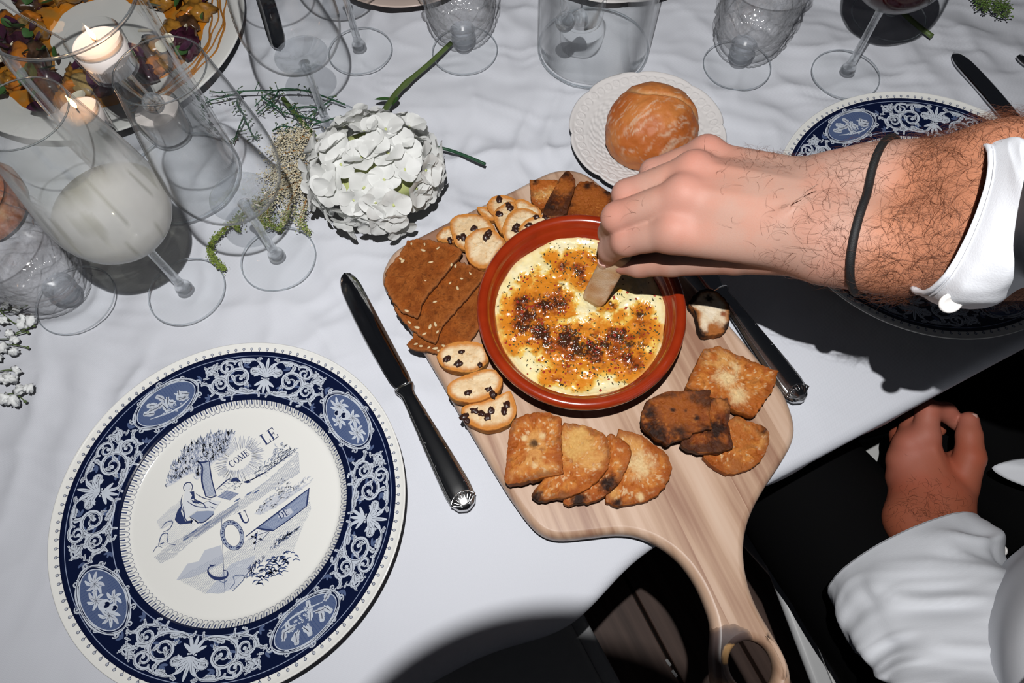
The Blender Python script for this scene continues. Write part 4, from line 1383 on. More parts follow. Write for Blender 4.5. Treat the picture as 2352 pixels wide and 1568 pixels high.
# raisin crisps behind the dish
RS = [('raisin_crisp', [(1002, 543), (1013, 526), (1031, 518), (1046, 528), (1052, 545), (1040, 557), (1008, 553)], .0262, .003, 0, 'small raisin crisp tucked behind the crispbread at the board edge', [(1033, 552)]),
      ('raisin_crisp', [(1095, 478), (1104, 474), (1128, 476), (1142, 487), (1135, 505), (1112, 500)], .0260, 0, 0, 'broken raisin crisp lying lowest behind the larger crisps', []),
      ('raisin_crisp', [(1118, 472), (1128, 454), (1148, 447), (1172, 451), (1186, 460), (1182, 482), (1160, 498), (1132, 494)], .0280, 0, 0, 'raisin crisp farthest from the dish, at the very back of the crisps', [(1147, 458)]),
      ('raisin_crisp', [(1181, 464), (1199, 456), (1219, 466), (1239, 478), (1243, 492), (1217, 505), (1186, 495)], .0285, 0, -.001, 'white-faced raisin crisp next to the dark upper toasts', []),
      ('raisin_crisp', [(1133, 494), (1143, 477), (1164, 463), (1180, 464), (1190, 482), (1180, 515), (1156, 537), (1141, 520)], .0310, .001, .002, 'narrow raisin crisp standing between its neighbours behind the dish', [(1168, 473), (1147, 492), (1172, 478)]),
      ('raisin_crisp', [(1153, 528), (1164, 498), (1180, 481), (1203, 476), (1228, 485), (1239, 498), (1225, 530), (1195, 552), (1164, 554)], .0335, .001, .002, 'raisin crisp leaning on the dish rim with a dark scorched edge', [(1186, 518), (1183, 528)]),
      ('raisin_crisp', [(1190, 530), (1202, 510), (1228, 496), (1265, 493), (1275, 505), (1245, 525), (1205, 545)], .0350, .001, .001, 'raisin crisp mostly covered by the dish rim at the back', [(1232, 499), (1215, 517), (1252, 498)]),
      ('raisin_crisp', [(1033, 515), (1044, 496), (1077, 489), (1110, 495), (1130, 513), (1136, 530), (1115, 562), (1075, 575), (1046, 560)], .0300, .002, .0, 'larger raisin crisp with two raisins under the front crisp', [(1052, 546), (1064, 545), (1088, 525), (1093, 524)]),
      ('raisin_crisp', [(1067, 554), (1079, 536), (1102, 523), (1128, 523), (1148, 538), (1161, 556), (1145, 585), (1118, 614), (1090, 611), (1072, 592)], .0350, .002, -.001, 'round pale raisin crisp facing up beside the dish and the rye', [(1122, 536), (1117, 545)])]
for k, (nm, px, z0, tx, ty, lab, rz_) in enumerate(RS):
    r_, fm = slice_px(nm, px, z0, tx, ty, .0055, 'raisin', 60 + k, lab, 'crispbread', G_RA, jag=.025)
    stud(r_, fm, raisin_me, 'raisin', rz_, 70 + k, .0002, 1.15)
for k, (px, z0, tx, ty, lab, rz_) in enumerate([
        ([(1003, 820), (1012, 800), (1040, 786), (1075, 783), (1104, 787), (1120, 805), (1121, 828), (1108, 843), (1085, 853), (1050, 853), (1018, 842)], .0275, 0, -.0005, 'upper of three raisin crisps in a row below the rye, half under it', [(1029, 823), (1024, 826), (1052, 834), (1102, 838), (1060, 808)]),
        ([(1060, 938), (1085, 925), (1147, 905), (1172, 898), (1186, 930), (1183, 955), (1164, 977), (1130, 988), (1098, 984), (1066, 965)], .0275, 0, .0005, 'lowest of three raisin crisps in a row, studded with large raisins', [(1066, 957), (1072, 966), (1090, 942), (1128, 943), (1121, 957), (1163, 930), (1158, 944), (1105, 950)]),
        ([(1026, 889), (1037, 874), (1068, 861), (1102, 849), (1137, 848), (1152, 864), (1153, 886), (1138, 905), (1113, 917), (1080, 924), (1048, 919), (1030, 906)], .0310, 0, .0008, 'middle one of three raisin crisps in a row left of the dish', [(1123, 893), (1133, 905), (1075, 902)])]):
    r_, fm = slice_px('raisin_crisp', px, z0 + .0030, tx, ty, .0110, 'raisin', 80 + k, lab, 'crispbread', G_RA, jag=.02)
    stud(r_, fm, raisin_me, 'raisin', rz_, 90 + k, .0002, 1.05)

# toasts in front of the dish, right to left so that each lies on the last
tl = [([(1419, 991), (1430, 987), (1475, 1001), (1517, 1029), (1540, 1057), (1543, 1082), (1523, 1124), (1489, 1148), (1447, 1158), (1419, 1163), (1392, 1150), (1398, 1110), (1405, 1050)], .0310, .0006, .0, .0095, 'toast', 'rightmost golden toast of the row in front of the dish, fully showing its round side', [(1470, 1070, 26, PL), (1420, 1155, 10, DK), (1470, 1140, 8, PL)]),
      ([(1395, 999), (1419, 1003), (1444, 1022), (1450, 1043), (1433, 1090), (1405, 1126), (1363, 1150), (1321, 1156), (1303, 1160), (1295, 1146), (1320, 1110), (1360, 1050)], .0360, .0022, .0, .0095, 'toast', 'dark-edged toast third from the left in the row in front of the dish', [(1400, 1110, 18, DK), (1330, 1150, 18, DK), (1430, 1050, 14, OR_)]),
      ([(1293, 974), (1308, 970), (1349, 978), (1383, 993), (1399, 1015), (1402, 1049), (1388, 1086), (1349, 1122), (1307, 1140), (1273, 1145), (1237, 1150), (1221, 1138), (1231, 1120), (1262, 1080), (1275, 1020)], .0400, .0026, .0, .0095, 'toast', 'rounded toast with a pale middle, second in the row in front of the dish', [(1330, 1020, 40, (.64, .38, .12)), (1232, 1140, 18, DK), (1295, 1140, 12, (.25, .09, .03)), (1350, 1120, 14, OR_)]),
      ([(1176, 966), (1209, 949), (1251, 943), (1290, 957), (1290, 1020), (1292, 1075), (1296, 1086), (1240, 1098), (1166, 1112), (1158, 1103), (1162, 1063), (1166, 1007)], .0420, .0030, .0, .0130, 'toast', 'squarish golden toast with a split on its face, leftmost of the row', [(1228, 1020, 9, (.10, .05, .02)), (1245, 1000, 7, PL), (1205, 1005, 6, PL), (1230, 1070, 6, PL)])]
for k, (px, z0, tx, ty, th_, st, lab, sp) in enumerate(tl):
    slice_px('toast_slice', px, z0, tx, ty, th_, st, 110 + k, lab, 'toast', G_TO, sp, jag=.04, sharp=(k == 3))
# right-hand cluster
tr = [([(1690, 955), (1720, 966), (1757, 980), (1768, 998), (1764, 1026), (1746, 1060), (1718, 1078), (1683, 1088), (1655, 1080), (1620, 1054), (1622, 1030), (1645, 990)], .0295, 0, 0, .0095, 'toast', 'half-round toast nearest the handle, partly under the dark toasts', [(1750, 985, 14, DK), (1700, 1000, 40, (.42, .13, .025)), (1690, 1070, 24, (.36, .12, .03))]),
      ([(1619, 800), (1653, 793), (1689, 811), (1741, 833), (1790, 852), (1785, 872), (1763, 914), (1734, 957), (1689, 942), (1634, 912), (1575, 886), (1587, 860), (1604, 824)], .0340, -.001, .002, .0095, 'toast', 'large pale golden square toast beside the second knife', [(1670, 870, 22, PL), (1700, 905, 20, PL), (1690, 845, 14, PL), (1640, 820, 12, OR_), (1740, 920, 24, OR_)]),
      ([(1640, 913), (1671, 912), (1680, 934), (1674, 971), (1680, 1005), (1685, 1028), (1650, 1040), (1610, 1040), (1579, 1032), (1562, 1022), (1580, 975), (1605, 930)], .0390, .0005, -.001, .0085, 'dark', 'dark burnt toast between the darkest one and the half-round one', [(1640, 985, 26, DK), (1660, 930, 14, (.40, .15, .04))]),
      ([(1506, 906), (1542, 897), (1632, 894), (1634, 925), (1630, 961), (1634, 985), (1592, 993), (1585, 1004), (1544, 1014), (1536, 1022), (1506, 1006), (1474, 978), (1470, 960), (1482, 922)], .0440, .0015, -.001, .0095, 'dark', 'darkest toast of the board with a black charred left side', [(1490, 950, 22, DK), (1510, 990, 26, DK), (1560, 990, 22, DK), (1620, 990, 16, DK), (1560, 940, 40, (.30, .085, .015)), (1600, 960, 6, DK), (1575, 943, 5, DK), (1545, 942, 5, DK)]),
      ([(1601, 672), (1620, 662), (1645, 668), (1672, 692), (1677, 722), (1674, 744), (1664, 762), (1645, 768), (1618, 770), (1606, 758), (1602, 740), (1596, 716), (1582, 694)], .0300, 0, 0, .0100, 'charred', 'white slice with black charred crust in the shadow of the hand', [(1588, 690, 14, (.02, .012, .01)), (1630, 686, 9, (.02, .012, .01)), (1660, 722, 6, (.25, .08, .03)), (1640, 760, 20, (.35, .12, .03))]),
      ([(1217, 412), (1282, 413), (1290, 430), (1270, 470), (1243, 480), (1220, 462)], .0285, 0, 0, .0085, 'toast', 'leftmost of three brown toasts at the far corner of the board', [(1245, 420, 30, OR_), (1230, 416, 10, DK)]),
      ([(1325, 424), (1355, 417), (1391, 434), (1409, 450), (1412, 470), (1395, 500), (1320, 512), (1300, 492)], .0310, 0, .0006, .0085, 'dark', 'largest brown toast at the far corner, beside the knuckles', [(1350, 455, 44, (.33, .095, .016)), (1350, 428, 12, DK), (1396, 440, 10, DK)]),
      ([(1294, 397), (1308, 392), (1322, 416), (1318, 436), (1306, 474), (1296, 494), (1252, 496), (1250, 474), (1268, 441), (1281, 416)], .0370, .001, .0008, .0085, 'dark', 'narrow brown toast standing on the other two at the far corner', [(1262, 475, 20, DK), (1300, 400, 10, DK), (1292, 430, 24, (.36, .11, .02))])]
for k, (px, z0, tx, ty, th_, st, lab, sp) in enumerate(tr):
    slice_px('toast_slice', px, z0, tx, ty, th_, st, 130 + k, lab, 'toast', G_TO, sp, jag=.045, sharp=(k in (1, 2, 3, 5)))

# the piece of bread being dipped: a baton of crusted bread held in the fingers
bm_ = MB()
tip = G(1362, 690, .044); hold = G(1410, 600, .106)
ax = hold - tip; L_ = np.linalg.norm(ax); ax /= L_
wd = G(1395, 700, .05) - G(1345, 680, .05); wd -= ax * (wd @ ax); wd /= np.linalg.norm(wd); tk = np.cross(ax, wd)
rings = []; cols = []
for k in range(15):
    t_ = k / 14; c0 = tip + ax * (L_ * t_ * 1.25)
    r0 = []
    for j in range(28):
        a = 2 * math.pi * j / 28; ca, sa = math.cos(a), math.sin(a)
        e = .38
        x = math.copysign(abs(ca) ** e, ca) * .0098; y = math.copysign(abs(sa) ** e, sa) * .0052
        s_ = .80 + .2 * min(1, k / 1.5)
        r0.append(c0 + wd * x * s_ + tk * y * s_)
    rings.append(r0)
rings = np.array(rings)
nz = fbm(rings, 330, 4, 77); rings = rings + (nz * .0007)[..., None] * tk
V, F = loft(rings, True, True)
c = lerp((.60, .40, .22), (.72, .58, .42), sm(-.3, .4, fbm(V, 200, 3, 5)))
up = (V - tip - np.outer((V - tip) @ ax, ax)) @ tk
c = lerp(c, (.50, .24, .09), sm(.001, .005, np.abs(up)) * sm(-.2, .5, fbm(V, 150, 3, 9)) * .8)
dip = obj('bread_stick', V - tip, F, m_crisp, col=c, loc=tip)
tag(dip, 'short stick of crusty bread held in the fingertips and dipped in the cheese', 'bread')

# ------------------------------------------------------------------ table knives
m_steel = mat('polished_steel', (.62, .62, .63), .10, 1.0)
m_handle = mat('silver_handle', (.60, .60, .60), .14, 1.0)


def knife(name, p_tip, p_end, label, flip=1, group='silver table knives'):
    """knife lying on the cloth from blade tip to handle end; blade and handle are its parts"""
    ax = p_end - p_tip; L = np.linalg.norm(ax); ang = math.atan2(ax[1], ax[0])
    root = empty(name, (p_tip[0], p_tip[1], T), label, 'knife', group, rz=ang)
    Lb = L * .52
    # blade: x from 0 at the tip, straight back on one side, belly on the other
    n = 40; t = np.linspace(0, 1, n); rings = []
    for k in range(n):
        x = t[k] * Lb
        tip_ = math.sqrt(max(0, 1 - (1 - min(1, x / .022)) ** 2))
        back = .0088 * tip_ * flip; edge = -(.0075 + .0040 * math.sin(math.pi * min(1, t[k] * .85 + .1))) * tip_ * flip
        yb, ye = back, edge
        if t[k] > .93: f_ = (t[k] - .93) / .07; ye = edge * (1 - .25 * f_); yb = back * (1 - .1 * f_)
        th_ = .0011 * min(1, x / .01 + .15)
        zc = .0028
        rings.append([(x, yb, zc - th_), (x, yb, zc + th_), (x, (yb * .6 + ye * .4), zc + th_ * .95), (x, ye * .9, zc + th_ * .35), (x, ye, zc), (x, ye * .9, zc - th_ * .35), (x, (yb * .6 + ye * .4), zc - th_ * .95)])
    V, F = loft(rings, True, True)
    b = obj('blade', V, F, m_steel, root); b['label'] = 'plain polished steel blade'
    # bolster and handle: elliptical sections swelling to a shell-shaped end
    hs = [(0, .0086, .0026), (.02, .0088, .0030), (.06, .0066, .0036), (.10, .0060, .0042), (.16, .0064, .0044), (.30, .0076, .0046), (.50, .0092, .0050), (.70, .0107, .0054), (.84, .0114, .0055), (.93, .0106, .0052), (.98, .0072, .0042), (1.0, .0018, .0022)]
    xs = np.linspace(0, 1, 46)
    W_ = np.interp(xs, [h[0] for h in hs], [h[1] for h in hs]); Hh = np.interp(xs, [h[0] for h in hs], [h[2] for h in hs])
    rings = []
    for x, w, h in zip(xs, W_, Hh):
        r0 = []
        for j in range(40):
            a = 2 * math.pi * j / 40; ca, sa = math.cos(a), math.sin(a)
            y = w * math.copysign(abs(ca) ** .8, ca); z = h * math.copysign(abs(sa) ** .9, sa)
            # a reeded band runs along both edges of the handle
            rd = .0004 * math.cos(abs(ca) * 26) * sm(.55, .75, abs(ca)) * sm(.08, .14, x) * sm(.97, .9, x)
            r0.append((Lb + x * (L - Lb), y * 1.0, .0056 + (z + (rd if sa > 0 else 0))))
        rings.append(r0)
    V, F = loft(rings, True, True)
    V[:, 2] = np.maximum(V[:, 2], .0002)
    h_ = obj('handle', V, F, m_handle, root)
    # crossed ribbons on the reeding and a shell at the end
    rb = MB()
    for x in (.24, .42, .60, .78):
        w = np.interp(x, [q[0] for q in hs], [q[1] for q in hs]); h = np.interp(x, [q[0] for q in hs], [q[2] for q in hs])
        for sd in (-1, 1):
            for sg in (-1, 1):
                P = [(Lb + (x + sg * d_ * .045) * (L - Lb), sd * w * (.99 - .34 * d_), .0056 + h * (.18 + .62 * d_)) for d_ in np.linspace(0, 1, 6)]
                rb.add(*tube(P, .00042, 6))
    rb.build('ribbon_ornament', m_handle, h_)
    sh = MB()
    x0 = Lb + .985 * (L - Lb)
    for k in range(-4, 5):
        a = math.pi + k * .24
        P = [(x0 + .0125 * q * math.cos(a) * .9, .0125 * q * math.sin(a), .0056 + .0052 - .0014 * (1 - q) - .0011 * abs(k) / 4 * q) for q in np.linspace(.12, 1, 7)]
        sh.add(*tube(P, [.0003 + .0006 * q for q in np.linspace(0, 1, 7)], 6))
    t = np.linspace(-1.25, 1.25, 16)
    sh.add(*tube([(x0 - .0125 * math.cos(q), .0122 * math.sin(q), .0108 - .0016 * abs(q)) for q in t * .85], .0007, 6))
    sh.build('shell_ornament', m_handle, h_)
    return root


knife('table_knife', G(790, 626, .003), G(1076, 1172, .004), 'silver knife lying between the near dinner plate and the board', 1)
knife('table_knife', G(1470, 424, .003), G(1842, 924, .004), 'silver knife lying beyond the board, its blade hidden under the hand', -1)
k3 = knife('table_knife', G(2190, 120, .003), G(2530, 500, .004), 'silver knife in the far right corner behind the covered plate', -1)
# fork handle end peeping in at the right edge
m_fork = m_handle
fk = empty('table_fork', G(2340, 126, 0), 'end of a silver fork lying at the far right edge', 'fork')
p = [G(2341, 126, .004), G(2400, 180, .004), G(2560, 330, .005), G(2600, 370, .004)]
Q = spline(p, 30) - np.array(fk.location)
V, F = tube(Q, np.interp(np.linspace(0, 1, 30), [0, .05, .2, .7, .8, 1], [.0035, .0048, .0042, .003, .0062, .009]), 12)
V[:, 2] = (V[:, 2] - .004) * .45 + .0030
obj('fork_handle', V, F, m_handle, fk)
for k in range(4):
    a = np.array(p[-1]) - np.array(fk.location); d = (np.array(p[-1]) - np.array(p[-2])); d /= np.linalg.norm(d); s_ = np.array([-d[1], d[0], 0])
    P = [a + s_ * (k - 1.5) * .0052 + d * q for q in np.linspace(-.006, .045, 8)]
    V, F = tube(P, np.linspace(.0014, .0008, 8), 6)
    obj('tine', V, F, m_handle, fk)
knife('table_knife', G(642, 113, .003), G(505, -330, .004), 'silver knife seen through the empty wine glass behind the hydrangea', 1)

# ------------------------------------------------------------------ glass materials
def schlick(N, L, f0=.012, k=1.0):
    """Fresnel reflectance that is the same on both sides of a wall"""
    lw = N.new('ShaderNodeLayerWeight'); lw.inputs['Blend'].default_value = .5
    p = N.new('ShaderNodeMath'); p.operation = 'POWER'; p.inputs[1].default_value = 6
    a = N.new('ShaderNodeMath'); a.operation = 'MULTIPLY_ADD'; a.inputs[1].default_value = .62 * k; a.inputs[2].default_value = f0
    L.new(lw.outputs['Facing'], p.inputs[0]); L.new(p.outputs[0], a.inputs[0])
    return a.outputs[0]


def thin_glass(name, tint=(.998, 1, 1), edge=.32, rough=0.0, refl=.9, start=.70, f0=.012):
    """blown glass wall: clear seen face on, darker and mirror-like at a grazing angle (Fresnel)"""
    m = bpy.data.materials.new(name); m.use_nodes = True
    N, L = m.node_tree.nodes, m.node_tree.links
    N.remove(N['Principled BSDF']); out = N['Material Output']
    lw = N.new('ShaderNodeLayerWeight'); lw.inputs['Blend'].default_value = .5
    fr = schlick(N, L, f0)
    rp = N.new('ShaderNodeValToRGB')
    rp.color_ramp.elements[0].position = start; rp.color_ramp.elements[0].color = (*tint, 1)
    rp.color_ramp.elements[1].position = 1.0; rp.color_ramp.elements[1].color = (tint[0] * edge, tint[1] * edge, tint[2] * edge, 1)
    tr = N.new('ShaderNodeBsdfTransparent'); gl = N.new('ShaderNodeBsdfGlossy'); gl.inputs['Roughness'].default_value = rough
    gl.inputs['Color'].default_value = (refl, refl, refl, 1)
    mx = N.new('ShaderNodeMixShader')
    L.new(lw.outputs['Facing'], rp.inputs['Fac']); L.new(rp.outputs['Color'], tr.inputs['Color'])
    L.new(fr, mx.inputs['Fac']); L.new(tr.outputs[0], mx.inputs[1]); L.new(gl.outputs[0], mx.inputs[2])
    L.new(mx.outputs[0], out.inputs['Surface'])
    return m


def solid_glass(name, clear=.4, tint=(.96, .97, .97), rough=0.0):
    m = bpy.data.materials.new(name); m.use_nodes = True
    N, L = m.node_tree.nodes, m.node_tree.links
    N.remove(N['Principled BSDF']); out = N['Material Output']
    g = N.new('ShaderNodeBsdfGlass'); g.inputs['IOR'].default_value = 1.46; g.inputs['Roughness'].default_value = rough; g.inputs['Color'].default_value = (*tint, 1)
    tr = N.new('ShaderNodeBsdfTransparent'); tr.inputs['Color'].default_value = (.95, .96, .97, 1)
    mx = N.new('ShaderNodeMixShader'); mx.inputs['Fac'].default_value = clear
    L.new(g.outputs[0], mx.inputs[1]); L.new(tr.outputs[0], mx.inputs[2]); L.new(mx.outputs[0], out.inputs['Surface'])
    return m


m_bowl = thin_glass('blown_glass')
m_foot = thin_glass('glass_foot', (.997, 1, 1), .6)
m_lip = solid_glass('glass_lip', .45, (.9, .93, .94))
m_stem = solid_glass('glass_stem', .45)
m_base = solid_glass('bowl_base_glass', .82)
m_crystal = solid_glass('pressed_crystal', .52, (.97, .98, .99))
m_cut = thin_glass('pressed_crystal_relief', (1, 1, 1), .60, 0.10, 1.0, .35, .07)
m_cyl = thin_glass('cylinder_glass', (.996, .999, .999), .40, 0.0, .9, .86)

# condensation-fogged glass: a mist of fine droplets scatters light on the outside of the bowl
m_fog = bpy.data.materials.new('fogged_glass'); m_fog.use_nodes = True
_N, _L = m_fog.node_tree.nodes, m_fog.node_tree.links
_N.remove(_N['Principled BSDF']); _out = _N['Material Output']
_at = _N.new('ShaderNodeAttribute'); _at.attribute_name = 'Col'
_tr = _N.new('ShaderNodeBsdfTransparent'); _tr.inputs['Color'].default_value = (.96, .97, .97, 1)
_df = _N.new('ShaderNodeBsdfDiffuse'); _df.inputs['Color'].default_value = (.90, .91, .92, 1)
_tl = _N.new('ShaderNodeBsdfTranslucent'); _tl.inputs['Color'].default_value = (.90, .91, .92, 1)
_gl = _N.new('ShaderNodeBsdfGlossy'); _gl.inputs['Roughness'].default_value = .08
_m1 = _N.new('ShaderNodeMixShader'); _m1.inputs['Fac'].default_value = .35
_m2_ = _N.new('ShaderNodeMixShader'); _m3_ = _N.new('ShaderNodeMixShader'); _fr = schlick(_N, _L)
_L.new(_df.outputs[0], _m1.inputs[1]); _L.new(_tl.outputs[0], _m1.inputs[2])
_L.new(_at.outputs['Fac'], _m2_.inputs['Fac']); _L.new(_tr.outputs[0], _m2_.inputs[1]); _L.new(_m1.outputs[0], _m2_.inputs[2])
_L.new(_fr, _m3_.inputs['Fac']); _L.new(_m2_.outputs[0], _m3_.inputs[1]); _L.new(_gl.outputs[0], _m3_.inputs[2])
_L.new(_m3_.outputs[0], _out.inputs['Surface'])


def liquid(name, tint, fac_solid, body):
    m = bpy.data.materials.new(name); m.use_nodes = True
    N, L = m.node_tree.nodes, m.node_tree.links
    N.remove(N['Principled BSDF']); out = N['Material Output']
    tr = N.new('ShaderNodeBsdfTransparent'); tr.inputs['Color'].default_value = (*tint, 1)
    df = N.new('ShaderNodeBsdfDiffuse'); df.inputs['Color'].default_value = (*body, 1)
    gl = N.new('ShaderNodeBsdfGlossy'); gl.inputs['Roughness'].default_value = .02
    fr = schlick(N, L, .02)
    a = N.new('ShaderNodeMixShader'); a.inputs['Fac'].default_value = fac_solid
    b = N.new('ShaderNodeMixShader')
    L.new(tr.outputs[0], a.inputs[1]); L.new(df.outputs[0], a.inputs[2]); L.new(fr, b.inputs['Fac']); L.new(a.outputs[0], b.inputs[1]); L.new(gl.outputs[0], b.inputs[2])
    L.new(b.outputs[0], out.inputs['Surface'])
    return m


m_white_wine = liquid('white_wine', (.90, .88, .80), .22, (.62, .58, .48))
m_red_wine = liquid('red_wine', (.10, .015, .02), .5, (.05, .004, .006))

FOOT_R, RIM_R, GL_H = .0346, .0297, .2262
BOWL = [(.0045, .086), (.012, .0875), (.022, .0925), (.032, .1010), (.0395, .1130), (.0428, .1260), (.0430, .1380), (.0418, .1520), (.0392, .1700), (.0360, .1900), (.0325, .2100), (RIM_R, GL_H)]


def bowl_r(z):
    return np.interp(z, [b[1] for b in BOWL], [b[0] for b in BOWL])


def lip(root, R, z, r, name='lip'):
    t = np.linspace(0, 2 * np.pi, 97)
    V, F = tube(np.stack([R * np.cos(t), R * np.sin(t), np.full(97, z)], 1), r, 8, cap=False)
    return obj(name, V, F, m_lip, root)


def wine_glass(px, label, fog=False, R=1.0, at=None):
    p = G(*px, 0) if at is None else at
    root = empty('wine_glass', (p[0], p[1], T + .0005), label, 'wine glass', 'stemmed wine glasses')
    prof = [(0, .0006), (FOOT_R * .6, .0006), (FOOT_R - .0006, .0002), (FOOT_R, .0009), (FOOT_R - .0006, .0018), (FOOT_R * .75, .0026), (FOOT_R * .45, .0038), (.0085, .0062), (.0058, .0098)]
    V, F = lathe([(r * R, z) for r, z in prof], 96); ft = obj('foot', V, F, m_foot, root)
    lip(ft, FOOT_R * R - .0002, .0010, .00065, 'foot_edge')
    prof = [(.0001, .0042), (.0066, .0046), (.0078, .0064), (.0068, .0105), (.0050, .0138), (.0042, .0170), (.0038, .030), (.0035, .050), (.0035, .070), (.0040, .0815), (.0052, .0862), (.0001, .0885)]
    V, F = lathe(prof, 28); obj('stem', V, F, m_stem, root)
    V, F = lathe(spline([(.0001, .0872), (.0090, .0876), (.0170, .0905), (.0235, .0948), (.0225, .0962), (.0120, .0945), (.0001, .0940)], 30), 64)
    obj('bowl_base', V, F, m_base, root)
    B = spline(BOWL, 64)
    inn = [(max(.0001, r - .0009), z + (.0030 * sm(.018, .0, r))) for r, z in B]
    prof = [tuple(b) for b in B] + [(RIM_R - .0004, GL_H + .0004)] + inn[::-1]
    V, F = lathe(prof, 112)
    if fog:
        th = np.arctan2(V[:, 1], V[:, 0])
        q = np.stack([np.cos(th) * 2, np.sin(th) * 2, V[:, 2] * 30], 1)
        n_ = fbm(q, 1.0, 4, 3)
        drip = sm(.35, .6, noise(np.stack([th * 9, V[:, 2] * 25], 1), 1.0, 8))
        lvl = sm(.205, .176, V[:, 2] + .016 * n_) * (.60 + .12 * n_) * (1 - .45 * drip)
        inner = np.arange(len(V)) >= (len(B) + 1) * 112
        lvl = np.where(inner, 0.0, lvl)
        bw = obj('bowl', V, F, m_fog, root, col=np.repeat(np.clip(lvl, 0, 1)[:, None], 3, 1))
    else:
        bw = obj('bowl', V, F, m_bowl, root)
    lip(bw, RIM_R - .0004, GL_H, .0006)
    return root


def fill(root, z0, z1, m, label):
    """liquid standing inside a bowl between heights z0 and z1"""
    zs = np.linspace(z0, z1, 18)
    prof = [(.0001, z0 - .0008)] + [(max(.0002, float(bowl_r(z)) - .0016), z) for z in zs] + [(float(bowl_r(z1)) * .5, z1 - .0002), (.0001, z1 - .0002)]
    V, F = lathe(prof, 72)
    o = obj('wine', V, F, m, loc=root.location)
    return tag(o, label, 'wine')


gA = wine_glass((424, 668), 'wine glass misted with condensation at the left, holding white wine', fog=True, at=np.array([-.2933, .3178, 0]))
fill(gA, .0925, .1300, m_white_wine, 'pale white wine pooled in the misted glass')
gB = wine_glass((643, 594), 'clear empty wine glass beside the misted one, in front of the flowers', at=np.array([-.2124, .3472, 0]))
gC = wine_glass((828, 118), 'wine glass at the top edge right of the platter, only stem and foot in view')
gD = wine_glass((757, 298), 'clear empty wine glass standing behind the white hydrangea')
gR = wine_glass((1945, 170), 'wine glass at the far right whose round foot touches the covered plate', at=np.array([.3627, .5341, 0]))
fill(gR, .0925, .1350, m_red_wine, 'dark red wine in the glass at the far right, casting a dark shadow')
gE = wine_glass((2040, 38), 'wine glass at the top right edge with its foot over a cut green stalk', R=1.14)


def goblet(p, label, rz=0.0, H=.150):
    root = empty('crystal_goblet', (p[0], p[1], T + .0005), label, 'goblet', 'pressed crystal goblets', rz=rz)
    prof = [(0, .0008), (.022, .0008), (.0345, .0002), (.0352, .0012), (.0345, .0024), (.026, .0034), (.014, .0060), (.0085, .0100)]
    V, F = lathe(prof, 80); ft = obj('foot', V, F, m_foot, root)
    lip(ft, .0350, .0013, .0006, 'foot_edge')
    prof = [(.0001, .0085), (.0090, .0090), (.0080, .0130), (.0115, .0165), (.0128, .0195), (.0112, .0230), (.0095, .0255), (.0130, .0285), (.0001, .0300)]
    V, F = lathe(spline(prof, 40), 40); obj('knop', V, F, m_crystal, root)
    out = spline([(.0130, .0290), (.0210, .0330), (.0290, .0420), (.0345, .0560), (.0375, .0740), (.0385, .0950), (.0392, .1150), (.0400, H - .006), (.0404, H)], 150)
    inn = spline([(.0372, H), (.0366, .115), (.0345, .075), (.0300, .052), (.0200, .040), (.0001, .0370)], 40)
    prof = [tuple(q) for q in out] + [tuple(q) for q in inn]
    def fr(R, TH, Z):
        o = np.zeros_like(R); o[:len(out)] = 1
        k = 7
        w = sm(.058, .068, Z) * sm(H - .004, H - .014, Z)
        u = TH * k + 1.6 * np.sin((Z - .06) * 105)
        s_ = np.sin(u) * np.cos((Z - .06) * 150 + 1.3 * np.sin(TH * k))
        sc_ = .0016 * np.tanh(3.5 * s_) + .0008 * np.sin(u * 3 + Z * 320) * np.abs(s_) + .0004 * np.sin(TH * 42 + 3 * np.sin(Z * 200)) * np.sin(Z * 700)
        bead = .0013 * np.abs(np.sin(TH * 16 + (np.floor(Z / .0062) % 2) * 1.57) * np.sin(Z / .0062 * np.pi)) * sm(.030, .034, Z) * sm(.062, .056, Z)
        return R + o * (sc_ * w + bead)
    V, F = lathe(prof, 224, fr=fr)
    o = obj('cup', V, F, m_cut, root); o['label'] = 'thick cup pressed with scrolls and beads'
    return root


goblet(G(176, 690), 'scrolled crystal goblet at the left edge beside the misted wine glass', .3)
goblet(G(1068, 118), 'scrolled crystal goblet at the top edge at the end of the flower stalk', 1.1)
goblet(G(1692, 152), 'scrolled crystal goblet behind the bread roll at the top right', 2.0)

# ------------------------------------------------------------------ glass cylinders with hanging candle cups
m_wax = mat('candle_wax', (.88, .80, .76), .5)
m_wick = mat('burnt_wick', (.02, .016, .014), .9)
m_flame = bpy.data.materials.new('candle_flame'); m_flame.use_nodes = True
_N, _L = m_flame.node_tree.nodes, m_flame.node_tree.links
_N.remove(_N['Principled BSDF'])
_em = _N.new('ShaderNodeEmission'); _em.inputs['Strength'].default_value = 15
_tc = _N.new('ShaderNodeTexCoord'); _sp = _N.new('ShaderNodeSeparateXYZ'); _rp = _N.new('ShaderNodeValToRGB')
_rp.color_ramp.elements[0].position = 0; _rp.color_ramp.elements[0].color = (1, .30, .08, 1)
_rp.color_ramp.elements[1].position = .45; _rp.color_ramp.elements[1].color = (1, .68, .36, 1)
_L.new(_tc.outputs['Generated'], _sp.inputs[0]); _L.new(_sp.outputs['Z'], _rp.inputs['Fac']); _L.new(_rp.outputs['Color'], _em.inputs['Color'])
_L.new(_em.outputs[0], _N['Material Output'].inputs['Surface'])


